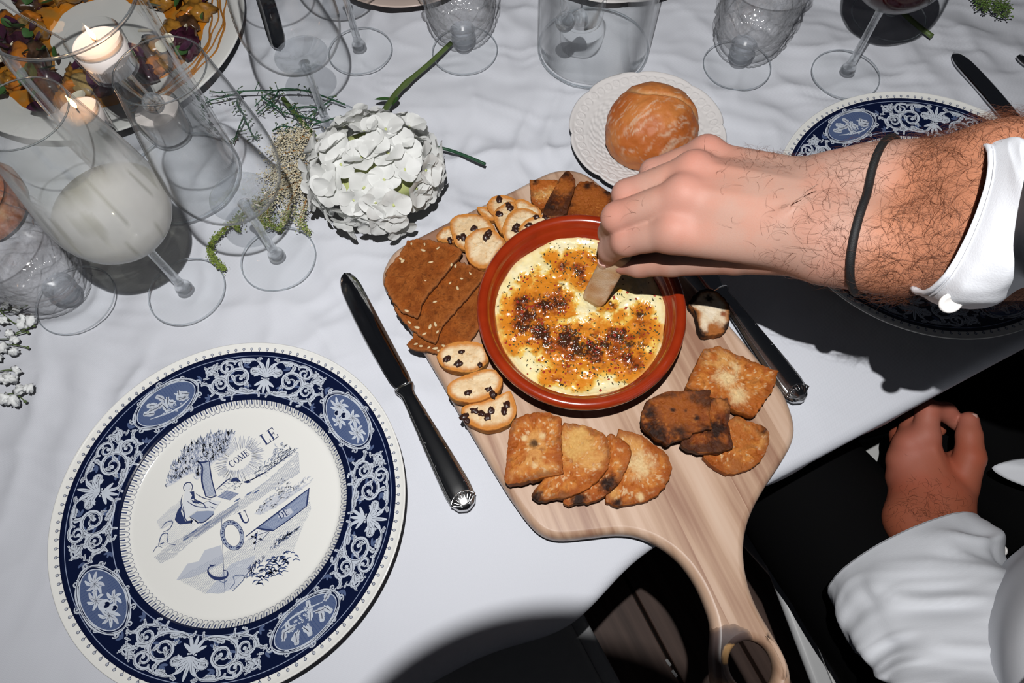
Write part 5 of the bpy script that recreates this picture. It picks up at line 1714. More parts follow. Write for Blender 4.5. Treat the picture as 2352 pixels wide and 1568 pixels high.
def cylinder_vase(p, r, h, label):
    prof = [(0, .0005), (r - .002, .0005), (r, .0020), (r, .006)] + [(r, .006 + (h - .006) * k / 6) for k in range(1, 7)] + [(r - .0009, h + .0010), (r - .0022, h), (r - .0022, .009), (r - .005, .0062), (0, .0055)]
    V, F = lathe(prof, 128)
    o = obj('glass_cylinder', V, F, m_cyl, loc=(p[0], p[1], T + .0005))
    lip(o, r - .0011, h, .0014); lip(o, r - .0014, .0022, .0012, 'base_edge')
    return tag(o, label, 'vase', 'clear glass cylinders round the candles')


def candle_cup(p, label, flame=True, knob=None, hook=None, r=.0215, h=.030, wax=.021):
    """clear candle cup with wax, wick and flame; knob = glass bead on its side, hook = wire to the cylinder rim"""
    root = empty('candle_cup', p, label, 'candle', 'candles in glass cups')
    V, F = lathe([(0, 0), (r * .80, 0), (r * .88, .0012), (r, h), (r - .0007, h + .0005), (r - .0014, h), (r * .88 - .0015, .0032), (0, .0028)], 64)
    obj('cup', V, F, m_bowl, root)
    V, F = lathe([(0, .0034), (r * .87 - .0016, .0036), (r * .94 - .0016, wax * .6), (r - .0020, wax - .001), (r - .0030, wax), (r - .004, wax - .0009), (.004, wax - .0014), (0, wax - .0010)], 48)
    obj('wax', V, F, m_wax, root)
    V, F = tube([(0, 0, wax - .002), (.0002, .0001, wax + .003), (.0010, .0004, wax + .0062)], .0006, 6)
    obj('wick', V, F, m_wick, root)
    if flame:
        prof = [(.0001, 0), (.0010, .0012), (.0017, .0036), (.0018, .0058), (.0014, .0088), (.0007, .0116), (.0001, .0140)]
        V, F = lathe(spline(prof, 20), 20)
        V[:, 0] += .0010 - V[:, 2] * .06
        obj('flame', V + np.array([0, 0, wax + .0038]), F, m_flame, root)
        lt = bpy.data.lights.new('candle_light', 'POINT'); lt.energy = .012; lt.color = (1, .55, .25); lt.shadow_soft_size = .004
        lo_ = bpy.data.objects.new('candle_light', lt); COL.objects.link(lo_); lo_.parent = root; lo_.location = (.001, 0, wax + .0115)
    if knob is not None:
        k = np.array(knob) - np.array(p)
        P = spline([(0, 0, .001), tuple(k * .5 + np.array([0, 0, -.001])), tuple(k)], 12)
        V, F = tube(P, np.linspace(.0075, .0035, 12), 12); obj('peg', V, F, m_stem, root)
        V, F = lathe(spline([(.0001, -.0090), (.0060, -.0070), (.0092, 0), (.0060, .0070), (.0001, .0090)], 20), 28)
        obj('peg_bead', V + k, F, m_stem, root)
    if hook is not None:
        kk = np.array(hook) - np.array(p)
        d = kk[:2] / (np.linalg.norm(kk[:2]) + 1e-9)
        a_ = np.array([d[0] * r, d[1] * r, h * .9])
        P = spline([a_, a_ * .4 + kk * .6 + np.array([0, 0, .0]), kk + np.array([-d[0] * .004, -d[1] * .004, 0]), kk + np.array([0, 0, .004]), kk + np.array([d[0] * .004, d[1] * .004, -.003])], 40)
        V, F = tube(P, .0009, 8); obj('hook', V, F, m_stem, root)
    return root


C1 = np.array([-.3147, .4468]); C1R, C1H = .0565, .2000
cylinder_vase(C1, C1R, C1H, 'tall clear glass cylinder at the top left around two hanging candles')
c_ = G(248, 135, .140)
candle_cup((c_[0], c_[1], T + .128), 'lit candle in a glass cup hanging highest inside the left cylinder', True, knob=G(352, 237, .098), hook=(C1[0] - C1R + .002, C1[1] + .012, T + C1H), r=.0225, h=.034, wax=.027)
c_ = G(185, 262, .11)
candle_cup((c_[0], c_[1], T + .092), 'lit candle in a glass cup hanging lower inside the left cylinder', True, hook=(C1[0] - C1R * .8, C1[1] - C1R * .56, T + C1H), r=.0195, h=.028)
c_ = G(396, 308, .0)
candle_cup((c_[0], c_[1], T + .0005), 'white candle in a glass cup standing behind the empty wine glass', False, r=.0240, h=.036, wax=.032)
C2 = G(1362, 112); C2R = .0600
cylinder_vase(C2, C2R, .2000, 'wide clear glass cylinder at the top centre with an empty glass cup hanging inside')
c_ = G(1338, 18, .095)
root = empty('candle_cup', (c_[0], c_[1], T + .082), 'empty glass candle cup hanging inside the cylinder behind the bread plate', 'candle', 'candles in glass cups')
V, F = lathe([(0, 0), (.0175, 0), (.0195, .0012), (.0220, .030), (.0213, .0305), (.0206, .030), (.0180, .0032), (0, .0028)], 64); obj('cup', V, F, m_cyl, root)
k = G(1298, 50, .0915) - np.array(root.location)
V, F = tube(spline([(0, 0, .002), tuple(k * .5), tuple(k)], 12), np.linspace(.0085, .0035, 12), 12); obj('peg', V, F, m_stem, root)
V, F = lathe(spline([(.0001, -.0090), (.0060, -.0070), (.0094, 0), (.0060, .0070), (.0001, .0090)], 20), 28); obj('peg_bead', V + k, F, m_stem, root)
hk = np.array([C2[0], C2[1] + C2R - .002, T + .2]) - np.array(root.location)
V, F = tube(spline([(0, .021, .028), (hk[0] * .6, hk[1] * .8, .08), tuple(hk + [0, -.004, 0]), tuple(hk + [0, 0, .004]), tuple(hk + [0, .004, -.003])], 36), .0009, 8); obj('hook', V, F, m_stem, root)

# ------------------------------------------------------------------ platter of roasted vegetables, top left
PC = G(248, 92); PRAD = .158
V, F = lathe([(0, .001), (.09, .001), (.092, 0), (.097, 0), (.099, .002), (.13, .010), (PRAD - .003, .0168), (PRAD, .0182), (PRAD + .0002, .0195), (PRAD - .0018, .0200), (.130, .0140), (.112, .0085), (.104, .0062), (0, .0060)], 128)
platter = obj('serving_platter', V, F, m_glaze, loc=(PC[0], PC[1], T))
tag(platter, 'large round white platter with a ring of vegetables and orange sauce at the top left', 'plate')
m_sauce = mat('orange_sauce', (.55, .16, .01), .18, Coat_Weight=.4); use_col(m_sauce)


def platter_z(r):
    return np.interp(r, [0, .104, .112, .130, PRAD], [.0062, .0064, .0087, .0142, .0200])


nt = 260; th = np.linspace(0, 2 * np.pi, nt, endpoint=False)
ins = .062 + .006 * np.sin(3 * th + 1) + .006 * fbm(np.stack([np.cos(th), np.sin(th)], 1), 2.2, 3, 2)
ous = .112 + .010 * np.sin(2 * th) + .012 * fbm(np.stack([np.cos(th), np.sin(th)], 1), 2.6, 3, 9)
Vs = []; Cs = []
for k in range(12):
    t_ = k / 11; r = ins + (ous - ins) * t_
    z = platter_z(r) + .0001 + .0042 * math.sin(math.pi * t_) ** .6
    P = np.stack([r * np.cos(th), r * np.sin(th), z], 1); nz = fbm(P, 90, 3, 4)
    P[:, 2] += .0012 * nz * math.sin(math.pi * t_)
    Vs.append(P); Cs.append(lerp(lerp((.60, .20, .012), (.42, .20, .035), sm(-.3, .4, nz)), (.16, .07, .02), sm(.2, .6, fbm(P, 50, 3, 14)) * .9))
V = np.concatenate(Vs); c = np.concatenate(Cs)
F = [(i * nt + j, (i + 1) * nt + j, (i + 1) * nt + (j + 1) % nt, i * nt + (j + 1) % nt) for i in range(11) for j in range(nt)]
sauce = obj('sauce', V, F, m_sauce, col=c, loc=(PC[0], PC[1], T))
tag(sauce, 'glossy orange sauce spread in a ring on the platter', 'sauce')
dz = MB(); rg = random.Random(4)
for k in range(4):                                        # drizzled lines run round inside the rim
    P = []
    for q in np.linspace(0, 1, 40):
        a = -1.15 + 1.9 * q; r = .121 + .0055 * k + .0022 * math.sin(q * 17 + k * 2.1) + .0012 * math.sin(q * 41 + k)
        P.append((r * math.cos(a), r * math.sin(a), float(platter_z(r)) + .0005))
    dz.add(*tube(P, .0007 + .0005 * np.abs(np.sin(np.linspace(0, 9, 40) + k)), 6), c=(.42, .17, .03))
o = dz.build('drizzle', m_sauce, sauce); o['kind'] = 'stuff'
m_veg = mat('roasted_vegetable', (.4, .2, .05), .3, Coat_Weight=.3); use_col(m_veg, 300, .4, (.4, .25, .15))
vegc = [((.42, .20, .03), 'golden roasted carrot chunk glazed with sauce'), ((.60, .20, .02), 'bright orange roasted carrot chunk'), ((.10, .05, .025), 'dark browned root vegetable chunk'), ((.07, .015, .035), 'dark purple beetroot piece'), ((.50, .36, .15), 'pale yellow roasted parsnip piece')]
vm = []
for i_, (cl, _) in enumerate(vegc):
    V, F = lump(200 + i_, .0150, .0105, .0085, .35, 12, 18)
    nz = fbm(V, 130, 3, i_)
    vm.append(mesh_data('vegetable_chunk', V, F, m_veg, col=lerp(np.array(cl), np.array(cl) * .35, sm(0, .5, nz))))
rg = random.Random(12)
for k in range(60):
    a = 2 * math.pi * k / 60 + rg.uniform(-.08, .08); r = rg.uniform(.068, .112); i_ = rg.choice([0, 0, 1, 1, 2, 2, 3, 3, 4])
    o = put('vegetable_chunk', vm[i_], None, (PC[0] + r * math.cos(a), PC[1] + r * math.sin(a), T + float(platter_z(r)) + .0100))
    o.rotation_euler = (rg.uniform(-.3, .3), rg.uniform(-.3, .3), rg.uniform(0, 6.28)); s_ = rg.uniform(.75, 1.25); o.scale = (s_, s_, s_)
    tag(o, vegc[i_][1] + ' on the platter', 'vegetable', ['golden carrots on the platter', 'orange carrots on the platter', 'browned roots on the platter', 'beetroot on the platter', 'parsnips on the platter'][i_])
m_leaf = mat('green_leaf', (.045, .12, .03), .45); m_leafp = mat('purple_leaf', (.06, .012, .04), .4); m_petal = mat('cream_petal', (.80, .74, .58), .5)


def leaf_mesh(L, W, curl, m, nm='leaf', tip=1.0, base=0.0, n=9, k=5, ripple=0.0, cup=.25):
    V = []; F = []
    for i in range(n):
        t = i / (n - 1)
        w = W * (base + (1 - base) * math.sin(math.pi * min(1, t * (1 - .04) + .02)) ** .75) * (1 - (1 - tip) * t)
        if i == n - 1: w *= .35
        for j in range(k):
            u = -1 + 2 * j / (k - 1)
            V.append((L * t, w * u, curl * L * t * t + cup * w * abs(u) ** 1.6 + ripple * L * math.sin(u * 6 + t * 7)))
    F = [(i * k + j, (i + 1) * k + j, (i + 1) * k + j + 1, i * k + j + 1) for i in range(n - 1) for j in range(k - 1)]
    me = mesh_data(nm, V, F, m)
    return me


lm_ = [leaf_mesh(.013, .0055, .35, m_leaf), leaf_mesh(.010, .0048, -.25, m_leaf), leaf_mesh(.017, .0060, .5, m_leafp), leaf_mesh(.012, .0060, .2, m_petal)]
ll_ = [('small green herb leaf scattered on the platter', 'herb leaves on the platter'), ('small green herb leaf scattered on the platter', 'herb leaves on the platter'), ('small purple shoot leaf scattered on the platter', 'purple leaves on the platter'), ('small cream petal scattered on the platter', 'cream petals on the platter')]
for k in range(110):
    a = 2 * math.pi * rg.random(); r = rg.uniform(.062, .124); i_ = rg.choice([0, 0, 1, 1, 2, 2, 3])
    o = put('petal' if i_ == 3 else 'herb_leaf', lm_[i_], None, (PC[0] + r * math.cos(a), PC[1] + r * math.sin(a), T + float(platter_z(r)) + rg.uniform(.013, .021)))
    o.rotation_euler = (rg.uniform(-.7, .7), rg.uniform(-.7, .4), rg.uniform(0, 6.28)); s_ = rg.uniform(.8, 1.4); o.scale = (s_, s_, s_)
    tag(o, ll_[i_][0], 'petal' if i_ == 3 else 'leaf', ll_[i_][1])

# scalloped plate just entering at the top edge
V, F = lathe(prof_top := [(0, .001), (.07, .001), (.073, 0), (.078, 0), (.082, .003), (.118, .014), (.1195, .0155), (.118, .0165), (.085, .0065), (0, .006)], 160, fr=lambda R, TH, Z: R + .0022 * np.abs(np.sin(TH * 6)) * sm(.08, .115, R))
pt = G(1440, 30)
o = obj('side_plate', V, F, m_lace, loc=(pt[0], pt[1] + .118, T)); tag(o, 'white scalloped plate just entering at the top edge behind the cylinder', 'plate')
m_pink = mat('pink_stoneware', (.62, .50, .44), .3)
V, F = lathe([(0, .001), (.06, .001), (.063, 0), (.068, 0), (.07, .003), (.098, .016), (.100, .018), (.098, .0185), (.070, .0065), (0, .006)], 120)
pt = G(930, 14, .017)
o = obj('side_plate', V, F, m_pink, loc=(pt[0], pt[1] + .097, T)); tag(o, 'plain pinkish plate rim just showing at the top edge beside the goblet', 'plate')

# ------------------------------------------------------------------ flowers lying on the cloth
m_hyd = mat('white_petal', (.90, .91, .90), .55)
_N, _L, _B = nodes(m_hyd)                                 # thin petals let light through
_t = _N.new('ShaderNodeBsdfTranslucent'); _t.inputs['Color'].default_value = (.90, .92, .86, 1)
_x = _N.new('ShaderNodeMixShader'); _x.inputs['Fac'].default_value = .30
_L.new(_B.outputs[0], _x.inputs[1]); _L.new(_t.outputs[0], _x.inputs[2]); _L.new(_x.outputs[0], _N['Material Output'].inputs['Surface'])
m_hcore = mat('hydrangea_core', (.50, .55, .22), .7)
m_stalk = mat('green_stalk', (.085, .13, .035), .5); add_noise_bump(m_stalk, 250, .3)
m_stalkd = mat('dark_green_stalk', (.018, .075, .035), .45)
rg = random.Random(5)


def petal_mesh(seed):
    r_ = random.Random(seed); n, k = 7, 7
    V = []; L, W = .0150, .0092
    cv = r_.uniform(.10, .45); cu = r_.uniform(.1, .35); tw = r_.uniform(-.25, .25)
    for i in range(n):
        t = i / (n - 1)
        w = W * (math.sin(math.pi * (t * .80 + .08)) ** .62)
        for j in range(k):
            u = -1 + 2 * j / (k - 1)
            x = L * (t - .10 * u * u * t)
            z = cv * L * (t - t * t * .75) + cu * w * u * u * .8 + tw * w * u * t + .0006 * math.sin(u * 5 + seed) * t
            V.append((x, w * u, z))
    F = [(i * k + j, (i + 1) * k + j, (i + 1) * k + j + 1, i * k + j + 1) for i in range(n - 1) for j in range(k - 1)]
    return mesh_data('petal', V, F, m_hyd)


pet = [petal_mesh(s_) for s_ in range(8)]
V, F = lump(3, .0016, .0016, .0014, .2, 6, 8)
flc = mesh_data('floret', V, F, m_hcore)
HC = G(862, 398, .036)
hyd = empty('hydrangea', (HC[0], HC[1], T), 'large white hydrangea head lying on the cloth in front of the dish', 'flower')
HX, HY, HZ = .0565, .0535, .040
V, F = lump(8, HX * .74, HY * .74, HZ * .74, .1, 14, 20)
obj('flower_core', V + np.array([0, 0, .038]), F, m_hcore, hyd)
NF = 72
for k in range(NF):
    cz = 1 - (k + .5) / NF * 1.42; ph = k * 2.39996 + rg.uniform(-.15, .15); sr = math.sqrt(max(0, 1 - cz * cz))
    d = Vector((sr * math.cos(ph), sr * math.sin(ph), cz))
    d = (d + Vector((rg.gauss(0, .07), rg.gauss(0, .07), rg.gauss(0, .07)))).normalized()
    q = rg.uniform(.90, 1.06)
    pos = Vector((d.x * HX * q, d.y * HY * q, max(.006, .038 + d.z * HZ * q)))
    nrm = Vector((d.x / HX, d.y / HY, d.z / HZ)).normalized()
    nrm = (nrm + Vector((rg.gauss(0, .16), rg.gauss(0, .16), rg.gauss(0, .16)))).normalized()
    Rm = nrm.to_track_quat('Z', 'Y').to_matrix().to_4x4() @ Matrix.Rotation(rg.uniform(0, 6.28), 4, 'Z') @ Matrix.Scale(rg.uniform(.85, 1.12), 4)
    fo = put('floret', flc, hyd, M=Matrix.Translation(pos) @ Rm)
    for i in range(4):
        M_ = Matrix.Rotation(i * math.pi / 2 + rg.uniform(-.15, .15), 4, 'Z') @ Matrix.Translation((.0008, 0, (i % 2) * .0006)) @ Matrix.Rotation(-rg.uniform(-.05, .55), 4, 'Y') @ Matrix.Rotation(rg.uniform(-.25, .25), 4, 'X')
        put('petal', pet[rg.randrange(8)], fo, M=M_)
P = np.array([G(872, 275, .022), G(903, 224, .012), G(932, 192, .009), G(985, 147, .007), G(1036, 99, .006)]) - np.array(hyd.location)
V, F = tube(spline(P, 24), np.interp(np.linspace(0, 1, 24), [0, .45, .5, .55, 1], [.0034, .0028, .0038, .0027, .0025]), 12)
o = obj('stalk', V, F, m_stalk, hyd); o['label'] = 'thick green stalk pointing away from the dish'
for (x0, y0), (x1, y1) in (((905, 228), (868, 232)), ((912, 222), (905, 240))):
    a_ = G(x0, y0, .012) - np.array(hyd.location); b_ = G(x1, y1, .012) - np.array(hyd.location); d = b_ - a_
    o = put('leaf', leaf_mesh(float(np.linalg.norm(d)) * 1.2, .0055, .1, m_leaf), hyd, a_); o.rotation_euler = (.5, 0, math.atan2(d[1], d[0]))

# loose thin stalk right of the flower head
P = np.array([G(985, 334, .006), G(1030, 344, .004), G(1070, 358, .004), G(1115, 377, .003)])
o = P[0].copy(); o[2] = T
V, F = tube(spline(P - o, 16), .0016, 8); s_ = obj('flower_stalk', V, F, m_stalkd, loc=o); tag(s_, 'thin dark green stalk sticking out right of the hydrangea', 'stalk')
P = np.array([G(650, 226, .006), G(668, 248, .006), G(700, 287, .008), G(730, 320, .012)])
o = P[0].copy(); o[2] = T
V, F = tube(spline(P - o, 16), np.linspace(.0027, .0022, 16), 10); s_ = obj('flower_stalk', V, F, m_stalk, loc=o); tag(s_, 'short cut olive stalk left of the hydrangea', 'stalk')


def sprig(name, branches, label, cat, m_st, bud=None, rad=.0008, seed=1):
    """wiry sprig; branches are photo polylines (x, y, height); bud = (mesh list, count per branch)"""
    b0 = branches[0][0]; o0 = G(b0[0], b0[1], 0)
    root = empty(name, o0, label, cat)
    mb = MB(); r_ = random.Random(seed); bb = MB()
    for br in branches:
        P = spline(np.array([G(x, y, z) for x, y, z in br]) - o0, 20)
        mb.add(*tube(P, np.linspace(rad, rad * .55, 20), 6))
        if bud:
            for q in range(bud[1]):
                t = r_.random() ** .6; p = P[int(t * 19)]
                a = r_.uniform(0, 6.28); L = r_.uniform(.003, .009)
                e = p + np.array([math.cos(a) * L, math.sin(a) * L, r_.uniform(-.001, .004)])
                mb.add(*tube([p, (p + e) / 2 + [0, 0, .0008], e], rad * .4, 5))
                bb.add(*[x_ if i_ else x_ + e for i_, x_ in enumerate(lump(r_.randrange(99), .0010, .0008, .0007, .3, 5, 6))], c=bud[0][r_.randrange(len(bud[0]))])
    mb.build('stems', m_st, root)
    if bud:
        o = bb.build('buds', m_bud, root); o['kind'] = 'stuff'
    return root


m_bud = mat('buds', (.1, .15, .05), .6); use_col(m_bud)
GRN = [(.06, .10, .025), (.10, .12, .05), (.04, .08, .03)]
sprig('limonium_sprig', [[(792, 240, .012), (740, 220, .014), (700, 208, .012), (640, 208, .010), (560, 209, .010), (480, 214, .008)], [(700, 208, .012), (650, 204, .015), (610, 220, .013), (585, 245, .008)], [(640, 208, .010), (625, 232, .008), (590, 262, .005)],
                         [(560, 209, .010), (520, 222, .008), (480, 232, .006), (465, 250, .004)], [(760, 230, .012), (730, 252, .010), (700, 275, .008)], [(550, 214, .01), (545, 240, .006), (560, 262, .004)], [(600, 222, .012), (640, 250, .008), (655, 268, .005)]],
      'wiry dark green sprig lying behind the hydrangea and the empty wine glass', 'sprig', m_stalkd, (GRN, 13), .0009, 3)
sprig('limonium_sprig', [[(784, 266, .016), (740, 280, .014), (700, 290, .010), (660, 305, .008), (640, 330, .006)], [(740, 250, .016), (700, 245, .012), (660, 252, .008)], [(740, 280, .014), (700, 270, .012), (665, 262, .008)], [(560, 268, .006), (548, 295, .005), (536, 330, .003)], [(680, 295, .01), (650, 290, .01), (625, 300, .005)],
                         [(560, 268, .006), (575, 300, .006), (590, 322, .003)]],
      'lower wiry green sprig tucked under the left side of the hydrangea', 'sprig', m_stalkd, (GRN, 12), .0009, 6)

# feathery plume
m_plume = mat('plume_florets', (.7, .6, .4), .8); use_col(m_plume)
m_twig = mat('rusty_twig', (.32, .15, .04), .6)
b_px = [[(728, 398, .02), (680, 420, .018), (640, 438, .016), (590, 468, .012), (548, 500, .008), (505, 535, .006), (482, 566, .004), (490, 595, .004), (515, 616, .003)],
        [(690, 415, .02), (668, 460, .016), (655, 500, .010), (640, 530, .006)], [(715, 420, .022), (700, 470, .016), (690, 510, .010), (710, 532, .004)], [(735, 330, .022), (690, 312, .020), (655, 315, .014), (628, 335, .008)],
        [(735, 352, .024), (690, 345, .022), (650, 352, .016), (625, 350, .010)], [(725, 375, .024), (680, 378, .020), (640, 390, .014), (615, 410, .008)], [(640, 438, .016), (615, 480, .012), (620, 510, .008), (640, 528, .004)],
        [(700, 300, .016), (690, 318, .018), (660, 330, .016)], [(590, 468, .012), (600, 500, .008), (605, 525, .004)], [(548, 500, .008), (540, 515, .006), (548, 530, .003)], [(700, 400, .022), (660, 400, .018), (630, 425, .012)]]
o0 = G(660, 420, 0)
plume = empty('astilbe_plume', o0, 'feathery cream and green flower plume between the wine glass and the hydrangea', 'flower')
tw = MB(); pl = MB(); r_ = np.random.default_rng(8)
oc = np.array([(1, 0, 0), (-1, 0, 0), (0, 1, 0), (0, -1, 0), (0, 0, 1), (0, 0, -1)], float)
of = [(0, 2, 4), (2, 1, 4), (1, 3, 4), (3, 0, 4), (2, 0, 5), (1, 2, 5), (3, 1, 5), (0, 3, 5)]
for bi, br in enumerate(b_px):
    W_ = np.array([G(x, y, z) for x, y, z in br]) - o0
    P = spline(W_, 60); PXs = spline(np.array(br)[:, :2], 60)
    tw.add(*tube(P[::3], np.linspace(.0011, .0004, 20), 6))
    ln = np.linalg.norm(np.diff(P, axis=0), axis=1).sum()
    for q in range(int(ln * 12500)):
        i = r_.integers(0, 60); sp_ = .0072 if PXs[i][1] < 470 else (.0042 if PXs[i][1] < 510 else .0020)
        a = r_.uniform(0, 6.28); rr_ = abs(r_.normal(0, sp_))
        p = P[i] + np.array([math.cos(a) * rr_, math.sin(a) * rr_, r_.normal(0, sp_ * .55)])
        p[2] = max(p[2], .0012)
        s_ = r_.uniform(.0005, .0012)
        g_ = sm(455, 520, PXs[i][1] + r_.normal(0, 25) - (PXs[i][0] - 600) * .15)
        cl = lerp(np.array((.78, .70, .50)) * r_.uniform(.55, 1.08), np.array((.20, .27, .05)) * r_.uniform(.6, 1.3), np.array(g_))
        pl.add(oc * s_ * r_.uniform(.6, 1.2, 3) + p, of, cl)
tw.build('stems', m_twig, plume); o = pl.build('florets', m_plume, plume, smooth=False); o['kind'] = 'stuff'

# baby's breath at the left edge
m_gyp = mat('gypsophila_bloom', (.80, .82, .82), .7)
gy = empty('gypsophila_sprig', G(20, 820), "white baby's breath sprig at the left edge above the dinner plate", 'flower')
g0 = np.array(gy.location); st = MB(); rg = random.Random(3)
bl = [mesh_data('bloom', *lump(s_ + 300, .0042, .0040, .0030, .75, 10, 14), m_gyp) for s_ in range(3)]
blp = [(5, 735), (20, 765), (55, 730), (50, 745), (30, 780), (32, 805), (5, 800), (38, 850), (10, 868), (25, 870), (45, 893), (65, 892), (28, 920), (12, 915), (70, 735), (-15, 750), (-20, 880), (-10, 820), (12, 700), (38, 712)]
for x, y in blp:
    p = G(x, y, .010) - g0; o = put('bloom', rg.choice(bl), gy, p); o.rotation_euler = (rg.uniform(0, 6), rg.uniform(0, 6), rg.uniform(0, 6)); s_ = rg.uniform(.75, 1.2); o.scale = (s_, s_, s_)
for pl_ in ([(-40, 730), (0, 715), (40, 710), (65, 700)], [(0, 715), (30, 740), (50, 745)], [(-40, 800), (0, 790), (35, 792), (64, 798)], [(35, 765), (60, 755), (78, 748)], [(35, 768), (58, 762), (64, 763)], [(-40, 890), (0, 905), (35, 905), (58, 922)], [(-30, 860), (10, 850), (38, 850)], [(35, 905), (55, 895), (66, 892)], [(35, 905), (45, 893)], [(-30, 780), (10, 778), (30, 780)], [(0, 715), (12, 700), (38, 712)]):
    P = spline(np.array([G(x, y, .006) for x, y in pl_]) - g0, 12); st.add(*tube(P, .0005, 6))
st.build('stems', m_stalk, gy)
bud_me = mesh_data('bud', *lump(77, .0014, .0014, .0013, .2, 6, 8), m_stalk)
for x, y in ((64, 798), (78, 748), (64, 763), (58, 922)): put('bud', bud_me, gy, G(x, y, .006) - g0)

# greenery at the top right
P = np.array([G(2062, 18, .004), G(2100, 52, .004), G(2141, 84, .003)]); o = P[0].copy(); o[2] = T
V, F = tube(spline(P - o, 10), .0026, 10); s_ = obj('flower_stalk', V, F, m_stalk, loc=o); tag(s_, 'cut light green stalk under the glass foot at the top right', 'stalk')
sprig('green_sprig', [[(2200, -40, .008), (2240, -10, .008), (2270, 10, .006), (2290, 30, .005), (2315, 40, .004)], [(2240, -10, .008), (2262, 20, .005)], [(2270, 0, .006), (2300, 12, .005), (2306, 25, .004)]], 'small green leafy sprig at the top right edge', 'sprig', m_stalk, ([(.10, .20, .03), (.16, .25, .05)], 60), .0009, 9)

# ------------------------------------------------------------------ chairs
m_chair = mat('white_chair_paint', (.72, .73, .74), .4)
m_pad = mat('ivory_seat_pad', (.70, .70, .69), .6)


def chair(name, corner, ang, label):
    """slatted-back folding chair; corner = front left seat corner, ang = direction of the seat's left side (front to back)"""
    root = empty(name, (corner[0], corner[1], 0), label, 'chair', 'white folding chairs', rz=ang)
    # local x runs from front to back, local y to the sitter's right
    V, F = bevelled_box((0, 0, .425), (.40, .41, .440), .006); obj('seat_frame', V, F, m_chair, root)
    V, F = bevelled_box((.018, .018, .4405), (.382, .392, .452), .008); obj('seat_pad', V, F, m_pad, root)
    for y in (.11, .30):
        P0 = np.array([(.44, y, .0), (.03, y, .424)]); V, F = tube(np.linspace(P0[0], P0[1], 8), .011, 10); obj('leg', V, F, m_chair, root)
        P0 = np.array([(.02, y, .0), (.33, y, .40), (.43, y, .56), (.50, y, .84)]); V, F = tube(spline(P0, 22), .012, 10); obj('leg', V, F, m_chair, root)
    for z, x in ((.60, .445), (.70, .468), (.80, .492)):
        V, F = bevelled_box((x - .007, .012, z - .028), (x + .007, .398, z + .028), .005); obj('back_slat', V, F, m_chair, root)
    V, F = tube(np.linspace((.30, .11, .14), (.30, .30, .14), 4), .008, 8); obj('stretcher', V, F, m_chair, root)
    return root


_a = G(1797, 1372, -.305); _b = G(1872, 1568, -.305)
_d = (_b - _a)[:2]; _ang1 = math.atan2(_d[1], _d[0])
# the sitter's right lies at +y only when the frame turns left of front-to-back, so place each chair from its proper corner
chair('folding_chair', (_a - np.array([_d[0], _d[1], 0]) / np.linalg.norm(_d) * .17), _ang1, 'white folding chair under the person in black trousers')
_a2 = G(1322, 1372, -.305); _b2 = G(1428, 1568, -.305); _d2 = (_b2 - _a2)[:2]; _ang2 = math.atan2(_d2[1], _d2[0])
_perp = np.array([-_d2[1], _d2[0]]) / np.linalg.norm(_d2)
_c2 = _a2[:2] - _perp * .41 - _d2 / np.linalg.norm(_d2) * .16
chair('folding_chair', (_c2[0], _c2[1], 0), _ang2, 'white folding chair empty under the near table edge, left of the board handle')

# ------------------------------------------------------------------ person: skin
m_skin = mat('skin', (.6, .35, .25), .58, Specular_IOR_Level=.35, Subsurface_Weight=.12, Subsurface_Radius=(.006, .0025, .0015), Subsurface_Scale=1.0)
use_col(m_skin, 900, .10, (.85, .6, .5)); add_noise_bump(m_skin, 1300, .22, .0004, 4)


def hand_field(J, flat=None):
    """J: dict with wrist list, metacarpals, fingers, thumb, arm. Returns a distance function."""
    def fn(P):
        d = None
        for a_, ra, b_, rb in J['palm']:
            q = cone_sdf(P, a_, b_, ra, rb); d = q if d is None else smin(d, q, .014)
        for a_, ra, b_, rb in J['arm']:
            d = smin(d, cone_sdf(P, a_, b_, ra, rb), .018)
        for a_, r in J['knuckle']:
            d = smin(d, ball_sdf(P, a_, r), .010)
        for a_, ra, b_, rb in J['tendon']:
            d = smin(d, cone_sdf(P, a_, b_, ra, rb), .0035)
        for ch in J['fingers']:
            f = None
            for (a_, ra), (b_, rb) in zip(ch[:-1], ch[1:]):
                q = cone_sdf(P, a_, b_, ra, rb); f = q if f is None else smin(f, q, .0035)
            root_ = np.linalg.norm(P - ch[0][0], axis=-1)
            k = .0012 + .0085 * np.clip(1 - root_ / .026, 0, 1)
            d = smin(d, f, k)
        return d
    return fn


Ma = lambda a: np.asarray(a, float)
# right hand, reaching from the right; every joint from its place in the photo and its height over the table
W_in, W_out = G(1985, 535, 0.212), G(1995, 405, 0.214)
JM = {'i': G(1548, 532, 0.170), 'm': G(1570, 448, 0.184), 'r': G(1594, 390, 0.184), 'p': G(1622, 350, 0.177)}
JW = {'i': G(1915, 540, 0.206), 'm': G(1925, 495, 0.214), 'r': G(1930, 450, 0.215), 'p': G(1930, 405, 0.208)}
RH = dict(palm=[], arm=[], knuckle=[], tendon=[], fingers=[])
for k, r0, r1 in (('i', .0165, .0122), ('m', .0165, .0120), ('r', .0160, .0112), ('p', .0150, .0100)):
    RH['palm'].append((JW[k] - [0, 0, .012], r0, JM[k] - [0, 0, .004], r1))
